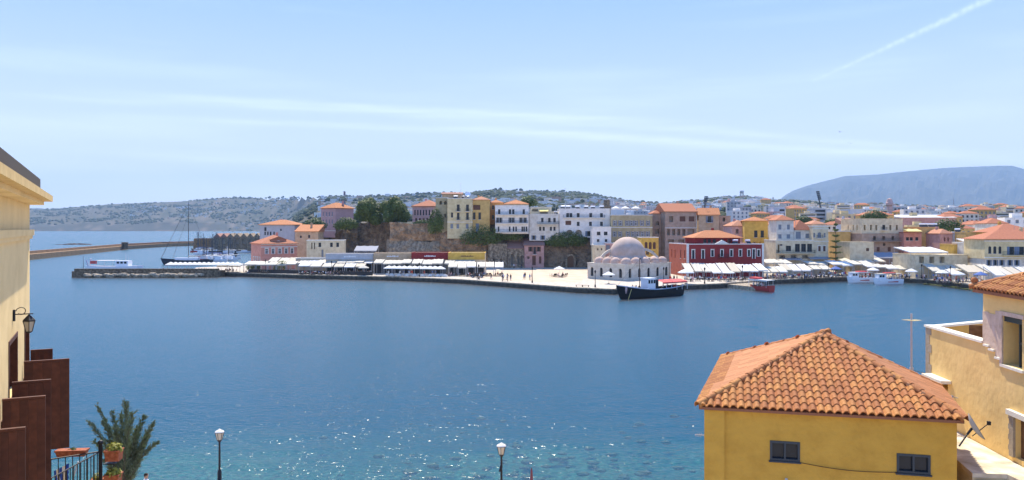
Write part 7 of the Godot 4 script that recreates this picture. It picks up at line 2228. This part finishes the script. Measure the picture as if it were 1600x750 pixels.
func left_building() -> void:
	var A := Vector3(-9.0, 0, -15.0)
	var e := Vector3(2.27, 0, 4.44).normalized()
	var n := Vector3.UP.cross(e)           # outward, to the right and away
	var u := -e
	var N := A + e * 10.5
	var o := thing("shuttered_house", "cream hotel facade with cornice, wall lantern and brown wooden shutters at the left edge", "building", Vector3(A.x, QY, A.z))
	var K := func(p: Vector3) -> Vector3: return p - o.position
	var wallm := mat("near_cream", .84, .64, .31, 0.9, noise_tex(0.007, Color(0.87, 0.85, 0.81), Color(1, 1, 1), 1024, 7, 57, FastNoiseLite.TYPE_SIMPLEX_SMOOTH, Color(0.96, 0.95, 0.94), 0.6), 0.12, M["n_grain"], 0.07)
	var L := 10.5
	var at_d := func(d: float) -> float: return L - (15.0 - d) / 4.44 * 4.987     # along the wall, from its near end, at distance d
	var ytop := 16.43
	var holes := []
	for q in [[12.75, 11.55, 13.5, 14.36], [14.82, 13.95, 13.5, 14.36], [13.75, 14.95, 12.15, 13.42], [10.7, 11.8, 12.15, 13.42], [8.2, 9.25, 12.15, 13.42]]:
		holes.append([minf(at_d.call(q[0]), at_d.call(q[1])), q[2] - QY, maxf(at_d.call(q[0]), at_d.call(q[1])), q[3] - QY, false])
	var mb := MB.new()
	mb.xf = Transform3D(Basis(u, Vector3.UP, n), K.call(N + Vector3.UP * QY))
	wall_face(mb, 0, L, 0, ytop - QY, holes, 2.0)
	mb.xf = Transform3D.IDENTITY
	var bk := -n * 7.0
	var b0 := Vector3.UP * QY; var b1 := Vector3.UP * ytop
	mb.quad(K.call(A + b0), K.call(A + bk + b0), K.call(A + bk + b1), K.call(A + b1))
	mb.quad(K.call(N + bk + b0), K.call(N + b0), K.call(N + b1), K.call(N + bk + b1))
	mk(mb, "wall", wallm, o)
	for q in holes:
		var w: float = q[2] - q[0]; var h: float = q[3] - q[1]
		var pn := MB.new()
		pn.box(Vector3(-w / 2, 0, -2.04), Vector3(w / 2, h, -2.0))
		var po := mk(pn, "window", M["room_wall"], o)
		po.transform = Transform3D(Basis(u, Vector3.UP, n), K.call(N + Vector3.UP * QY) + u * (q[0] + q[2]) / 2 + Vector3.UP * q[1])
		var fr := MB.new()
		for f in [[-w / 2, 0, -w / 2 + .07, h], [w / 2 - .07, 0, w / 2, h], [-w / 2 + .07, h - .07, w / 2 - .07, h]]: fr.box(Vector3(f[0], f[1], -.21), Vector3(f[2], f[3], .012))
		mk(fr, "frame", mat("darkwood", .125, .036, .016, .6, M["wood"].albedo_texture, 1.2), po)
		if q[1] > 12.0:
			var sl := MB.new()
			sl.box(Vector3(-w / 2 - .04, -.05, -.2), Vector3(w / 2 + .04, -.003, .05))
			mk(sl, "sill", mat("palewood", .52, .40, .28, .7, M["wood"].albedo_texture, 1.2), po)
	# cornice in two steps, band and corner strip
	var slab := func(o1: float, y0: float, y1: float, called: String, m: Material) -> void:
		var c := MB.new()
		var pg := PackedVector2Array()
		for p in [A + u * o1 + n * o1, A + u * o1 + bk, N + bk, N + n * o1]: pg.append(Vector2(K.call(p).x, K.call(p).z))
		c.prism(pg, y0 - QY, y1 - QY, true)
		mk(c, called, m, o)
	slab.call(.22, ytop + .002, ytop + .07, "cornice", wallm)
	slab.call(.36, ytop + .072, ytop + .18, "cornice", mat("cornice", .72, .52, .22, .85, M["t_stained"], .6))
	var re := MB.new()
	var rpg := PackedVector2Array()
	for p in [A + e * 2.7 + n * .33, A + e * 2.7 + bk, N + bk, N + n * .33]: rpg.append(Vector2(K.call(p).x, K.call(p).z))
	re.prism(rpg, ytop + .184 - QY, ytop + .34 - QY, true)
	mk(re, "roof_edge", mat("darkroof", .05, .04, .035, .85), o)
	slab.call(.045, 15.80, 15.86, "moulding", wallm)
	slab.call(.07, 15.862, 15.97, "moulding", wallm)
	# roof
	var ro := MB.new()
	var r0 := A + u * .2 + n * .2 + Vector3.UP * (ytop + .19); var r1 := N + n * .2 + Vector3.UP * (ytop + .19)
	var r2 := N + bk + Vector3.UP * (ytop + .19); var r3 := A + u * .2 + bk + Vector3.UP * (ytop + .19)
	var rp := A + e * 3.4 - n * 3.4 + Vector3.UP * (ytop + 2.0); var rq := N - n * 3.4 + Vector3.UP * (ytop + 2.0)
	ro.quad(K.call(r1), K.call(r0), K.call(rp), K.call(rq)); ro.tri(K.call(r0), K.call(r3), K.call(rp)); ro.quad(K.call(r3), K.call(r2), K.call(rq), K.call(rp))
	mk(ro, "roof", mat("darkroof", .06, .045, .035, .85, M["t_tiles"], .8), o)
	# shutters standing open, square to the wall
	for q in [[14.98, .36, 0.0], [13.7, .68, 0.0], [11.85, .5, 0.0], [10.68, .5, 0.0], [9.0, .40, 0.0]]:
		var hinge: Vector3 = A + e * ((15.0 - q[0]) / 4.44 * 4.987) + n * .015
		var sh := Node3D.new()
		sh.name = "shutter"
		o.add_child(sh, true)
		sh.transform = Transform3D(Basis(n, Vector3.UP, -u).rotated(Vector3.UP, q[2] + rf(-.02, .03)), K.call(hinge + Vector3.UP * 12.15))
		var hgt := 1.56
		var w: float = q[1] / 5.0
		for k in 5:
			var b := MB.new()
			b.box(Vector3(k * w + .0005, .02 + rf(0, .006), -.018 + rf(-.003, .003)), Vector3((k + 1) * w - .0005, hgt - .02, .018 + rf(-.004, .004)))
			mk(b, "board", M["darkwood"] if k % 2 else mat("darkwood2", .105, .030, .014, .6, M["wood"].albedo_texture, 1.0), sh)
		for y in [.18, hgt - .32, hgt * .5]:
			var r := MB.new()
			r.box(Vector3(.02, y, -.04), Vector3(q[1] - .02, y + .12, -.019))
			mk(r, "ledge", M["darkwood"], sh)
		var cap := MB.new()
		cap.box(Vector3(0, hgt - .015, -.03), Vector3(q[1], hgt + .015, .03))
		mk(cap, "top_rail", M["darkwood"], sh)
	# lantern on its bracket
	var lt := on_plane(20, 493, A, n)
	var ln := thing("wall_lantern", "black iron wall lantern with scrolled bracket on the cream facade", "lantern", lt)
	ln.scale = Vector3.ONE * .78
	var m := MB.new()
	m.cbox(n * .01, Vector3(.05, .22, .05))
	m.tube(n * .01 + Vector3.UP * .02, n * .34 + Vector3.UP * .02, .012, .012, 6)
	var lastp := n * .02 - Vector3.UP * .08
	for k in 13:
		var t := k / 12.0 * TAU * .9
		var p := n * (.14 + .09 * cos(PI + t) * (1 - k * .03)) + Vector3.UP * (.08 + .07 * sin(t))
		m.tube(lastp if k else p, p, .008, .008, 5, false)
		lastp = p
	mk(m, "bracket", M["iron"], ln)
	var c := n * .27
	m = MB.new()
	m.lathe([Vector2(.02, .0), Vector2(.05, -.03), Vector2(.12, -.10), Vector2(.125, -.12)], 6, c, false)
	m.lathe([Vector2(0, -.36), Vector2(.055, -.34), Vector2(.06, -.32)], 6, c, false)
	for k in 6:
		var a := TAU * k / 6
		m.tube(c + Vector3(cos(a) * .115, -.12, sin(a) * .115), c + Vector3(cos(a) * .06, -.33, sin(a) * .06), .007, .007, 4)
	m.tube(c, c + Vector3.UP * .03, .01, .01, 5)
	mk(m, "cage", M["iron"], ln)
	m = MB.new()
	m.lathe([Vector2(.055, -.325), Vector2(.105, -.125)], 6, c, false)
	mk(m, "glass", mat("lanternglass", .42, .38, .30, .25), ln)
	# balcony rail with flower box, pots and flag
	var a0 := P(72, 723, 13.9); var a1 := P(157, 713, 14.6)
	a1.y = a0.y
	var rl := thing("balcony_railing", "black iron balcony railing below the shutters", "railing", Vector3(a1.x, a0.y - 1.0, a1.z))
	var fl := MB.new()
	fl.prism(PackedVector2Array([Vector2(-.05, .1), Vector2(a0.x - a1.x - .6, a0.z - a1.z + .1), Vector2(a0.x - a1.x - .6, a0.z - a1.z + 2.2), Vector2(-.05, 2.2)]), -.2, -.02, true)
	mk(fl, "balcony_floor", M["stone"], rl)
	m = MB.new()
	railing(m, [Vector3(a0.x - a1.x - .3, 0, a0.z - a1.z), Vector3(0, 0, 0), Vector3(0, 0, 2.0)], 1.0, .11, .009)
	mk(m, "bars", M["iron"], rl)
	m = MB.new()
	m.tube(Vector3(0, -.1, 0), Vector3(0, 1.12, 0), .035, .035, 8); m.ball(Vector3(0, 1.16, 0), Vector3(.05, .05, .05), 8, 6)
	mk(m, "post", M["iron"], rl)
	var boxn := func(label: String, at: Vector3, w: float, h: float, dpt: float, plant: String, leaves: int, spread: Vector3) -> void:
		var p := thing("flower_box", label, "planter", at, .1)
		var b := MB.new()
		b.quad(Vector3(-w * .45, 0, dpt * .45), Vector3(w * .45, 0, dpt * .45), Vector3(w / 2, h, dpt / 2), Vector3(-w / 2, h, dpt / 2)); b.quad(Vector3(w * .45, 0, dpt * .45), Vector3(w * .45, 0, -dpt * .45), Vector3(w / 2, h, -dpt / 2), Vector3(w / 2, h, dpt / 2))
		b.quad(Vector3(w * .45, 0, -dpt * .45), Vector3(-w * .45, 0, -dpt * .45), Vector3(-w / 2, h, -dpt / 2), Vector3(w / 2, h, -dpt / 2)); b.quad(Vector3(-w * .45, 0, -dpt * .45), Vector3(-w * .45, 0, dpt * .45), Vector3(-w / 2, h, dpt / 2), Vector3(-w / 2, h, -dpt / 2))
		b.box(Vector3(-w / 2 - .012, h, -dpt / 2 - .012), Vector3(w / 2 + .012, h + .025, dpt / 2 + .012))
		mk(b, "box", M["terracotta"], p)
		mk(crown([[Vector3(0, h + spread.y * .4, 0), spread], [Vector3(spread.x * .5, h + spread.y * .2, .03), spread * .6]], leaves, .028, Color.WHITE), "leaves", M[plant], p)
	var leafy := mat("leaf_yellow", .30, .30, .05, .6)
	leafy.vertex_color_use_as_albedo = true
	leafy.backlight_enabled = true
	leafy.backlight = Color(.5, .5, .15)
	boxn.call("long terracotta flower box hung on the balcony railing", Vector3(a1.x - .46, a0.y - .05, a1.z + .1), .52, .09, .16, "leaf_light", 60, Vector3(.07, .04, .04))
	boxn.call("upper terracotta pot with yellow green flowers beside the railing post", P(178, 719, 14.5), .25, .17, .22, "leaf_yellow", 420, Vector3(.14, .11, .12))
	boxn.call("lower terracotta pot with yellow green flowers beside the railing post", P(177, 757, 14.4), .24, .17, .22, "leaf_yellow", 420, Vector3(.13, .10, .12))
	boxn.call("second lower flower pot half hidden behind the railing post", P(152, 762, 14.7), .2, .14, .2, "leaf_yellow", 220, Vector3(.10, .09, .1))
	var sp := thing("pot_stand", "thin iron stand carrying the two flower pots", "plant stand", P(178, 760, 14.62))
	m = MB.new()
	m.tube(Vector3(0, -1.6, 0), Vector3(0, .5, 0), .012, .012, 6)
	for k in [Vector3(0, .46, .1), Vector3(0, .02, .1)]: m.cbox(k, Vector3(.2, .015, .2))
	mk(m, "stand", M["iron"], sp)
	var fg := thing("blue_white_flag", "drooping blue and white striped flag on a pale pole behind the railing", "flag", P(112, 748, 14.9))
	m = MB.new()
	m.tube(Vector3(-.12, -.5, 0), Vector3(.12, .32, 0), .012, .012, 6)
	mk(m, "pole", M["bluegrey"], fg)
	for k in 5:
		m = MB.new()
		for s in 6:
			var x0 := -.06 - k * .055; var x1 := x0 - .054
			var y0 := .26 - s * .09; var y1 := y0 - .09
			m.quad(Vector3(x1 + s * .01, y1 - k * .03, .02 * sin(s + k)), Vector3(x0 + s * .01, y1 - k * .03 + .02, .02 * sin(s + k - 1.0)), Vector3(x0, y0 - k * .03 + .02, .02 * sin(s - 1.0 + k)), Vector3(x1, y0 - k * .03, .02 * sin(s + k - .5)))
		mk(m, "stripe", mat("flagblue", .02, .07, .42, .8) if k % 2 == 0 else M["canvaswhite"], fg)

func promenade_things() -> void:
	for q in [[343, 671.5, "iron promenade lamp with cream lantern beside the feathery tree"], [783.5, 693, "iron promenade lamp with cream lantern standing alone over the shallows"]]:
		var d: float = (H - 5.9) * F / (q[1] - HZ)
		var o := thing("promenade_lamp", q[2], "street lamp", Vector3(X(q[0], d), QY, -d), .4, "near promenade lamps")
		var h := 4.7
		var m := MB.new()
		m.lathe([Vector2(.17, 0), Vector2(.17, .5), Vector2(.10, .6), Vector2(.10, 2.6), Vector2(.075, 2.68), Vector2(.055, 2.72), Vector2(.045, h - .62), Vector2(.07, h - .60), Vector2(.13, h - .50)], 10, Vector3.ZERO, false)
		if q[0] > 500: m.tube(Vector3(0, h - 1.05, 0), Vector3(-.12, h - 1.3, .05), .07, .04, 6)
		mk(m, "post", M["iron"], o)
		m = MB.new()
		m.lathe([Vector2(.12, h - .50), Vector2(.20, h - .14)], 6, Vector3.ZERO, false)
		mk(m, "glass", mat("lampglass", .55, .48, .36, .3), o)
		m = MB.new()
		for k in 6:
			var a := TAU * k / 6
			m.tube(Vector3(cos(a) * .125, h - .50, sin(a) * .125), Vector3(cos(a) * .21, h - .14, sin(a) * .21), .012, .012, 4)
		m.lathe([Vector2(.205, h - .15), Vector2(.225, h - .14), Vector2(.225, h - .12)], 6, Vector3.ZERO, false)
		mk(m, "cage", M["iron"], o)
		m = MB.new()
		m.lathe([Vector2(.23, h - .118), Vector2(.20, h - .06), Vector2(.07, h + .0), Vector2(.05, h + .03), Vector2(0, h + .06)], 12)
		mk(m, "cap", mat("lampcap", .74, .70, .60, .4), o)
	# feathery tamarisk by the quay
	var bd := 40.0
	var t := thing("tamarisk_tree", "feathery grey green tamarisk tree rising from the near quay", "tree", Vector3(X(195, bd), QY, -bd))
	var tr := MB.new(); var cr := MB.new()
	cr.painted = true
	var plumes := [[140, 660, 5], [246, 690, 5], [226, 650, 6], [176, 645, 6], [152, 634, 4], [160, 660, 4], [197, 630, 8], [190, 650, 7], [207, 648, 7], [215, 668, 6], [240, 662, 5], [232, 682, 6], [180, 672, 7], [170, 690, 6], [222, 700, 6], [200, 690, 8], [148, 690, 4], [188, 715, 8], [212, 720, 7], [165, 720, 6]]
	for p in plumes:
		var tip := P(p[0], p[1], bd + rf(-.8, .8)) - t.position
		var root := Vector3(rf(-.1, .1), 1.2, rf(-.1, .1))
		var ctrl := root.lerp(tip, .45) + Vector3(-tip.x * .25, .5, rf(-.3, .3))
		var prev := root
		for s in 15:
			var k := (s + 1) / 15.0
			var q := root.lerp(ctrl, k).lerp(ctrl.lerp(tip, k), k)
			tr.tube(prev, q, lerpf(.055, .008, k), lerpf(.05, .006, k), 5, false)
			if k > .28:
				var ax := (q - prev).normalized()
				for b in 16:
					var side := ax.cross(Vector3(rf(-1, 1), rf(-1, 1), rf(-1, 1))).normalized()
					var dirv := (ax + side * rf(.35, .95) + Vector3(0, .25, 0)).normalized()
					var st := prev.lerp(q, rng.randf())
					var bl: float = rf(.35, 1.0) * (1.05 - k * .72) * p[2] / 7.0
					for tw in 3:
						var d2 := (dirv + Vector3(rf(-1, 1), rf(-.6, 1), rf(-1, 1)) * .35).normalized()
						var st2 := st + dirv * bl * rf(0, .6)
						var g := rf(.5, 1.5)
						for nn in 10:
							var c: Vector3 = st2 + d2 * bl * .7 * (nn / 9.0) + Vector3(0, -.05 * pow(nn / 9.0, 2), 0)
							var v := (d2 + Vector3(rf(-1, 1), rf(-1, 1), rf(-1, 1)) * .55).normalized() * rf(.05, .12)
							var w := v.cross(Vector3(rf(-1, 1), rf(-1, 1), rf(-1, 1))).normalized() * .010
							cr.col = Color(g, g, g * .9)
							cr.tri(c - w, c + w, c + v)
			prev = q
	mk(tr, "trunk", M["bark"], t)
	mk(cr, "crown", M["leaf_grey"], t)
	var pd := 42.6
	person(Vector3(X(228, pd), QY, -pd), 2.2, 0, "person in white shirt walking on the near promenade below the tamarisk", "")
	# furled parasol and blue parasol on the promenade, tips only in view
	var fp := thing("furled_parasol", "furled reddish parasol whose tip stands over the near promenade", "parasol", Vector3(X(830.5, 39.2), QY, -39.2))
	var m := MB.new()
	m.tube(Vector3.ZERO, Vector3(0, 2.6, 0), .03, .03, 6); mk(m, "pole", M["wood"], fp)
	m = MB.new()
	m.lathe([Vector2(.05, .9), Vector2(.10, 1.1), Vector2(.11, 1.9), Vector2(.07, 2.5), Vector2(.045, 3.0), Vector2(0, 3.12)], 8, Vector3.ZERO)
	mk(m, "folded_canopy", mat("plumcloth", .20, .06, .07, .8), fp)
	parasol(336, 39.0, "bright blue parasol beside the near promenade lamp", "canvasblue", .78, QY, "")

func _ready() -> void:
	rng.seed = 20240611
	light_and_camera()
	make_materials()
	make_land()
	make_water()
	make_quays()
	make_town()
	make_mosque()
	far_town()
	make_front()
	tile_kinds = [tile_mesh(.215, .40)]
	for k in 5:
		var g: float = [1.0, .88, 1.12, .95, .80][k]
		tile_mats.append(mat("tile%d" % k, .66 * g, .30 * g * [1.0, .95, 1.1, 1.05, .95][k], .10 * g, .82, M["t_tiles"], 1.3, M["n_grain"], .4))
	yellow_tiled_house()
	stepped_house()
	left_building()
	promenade_things()
	for m in parasol_proto.values(): m.free()
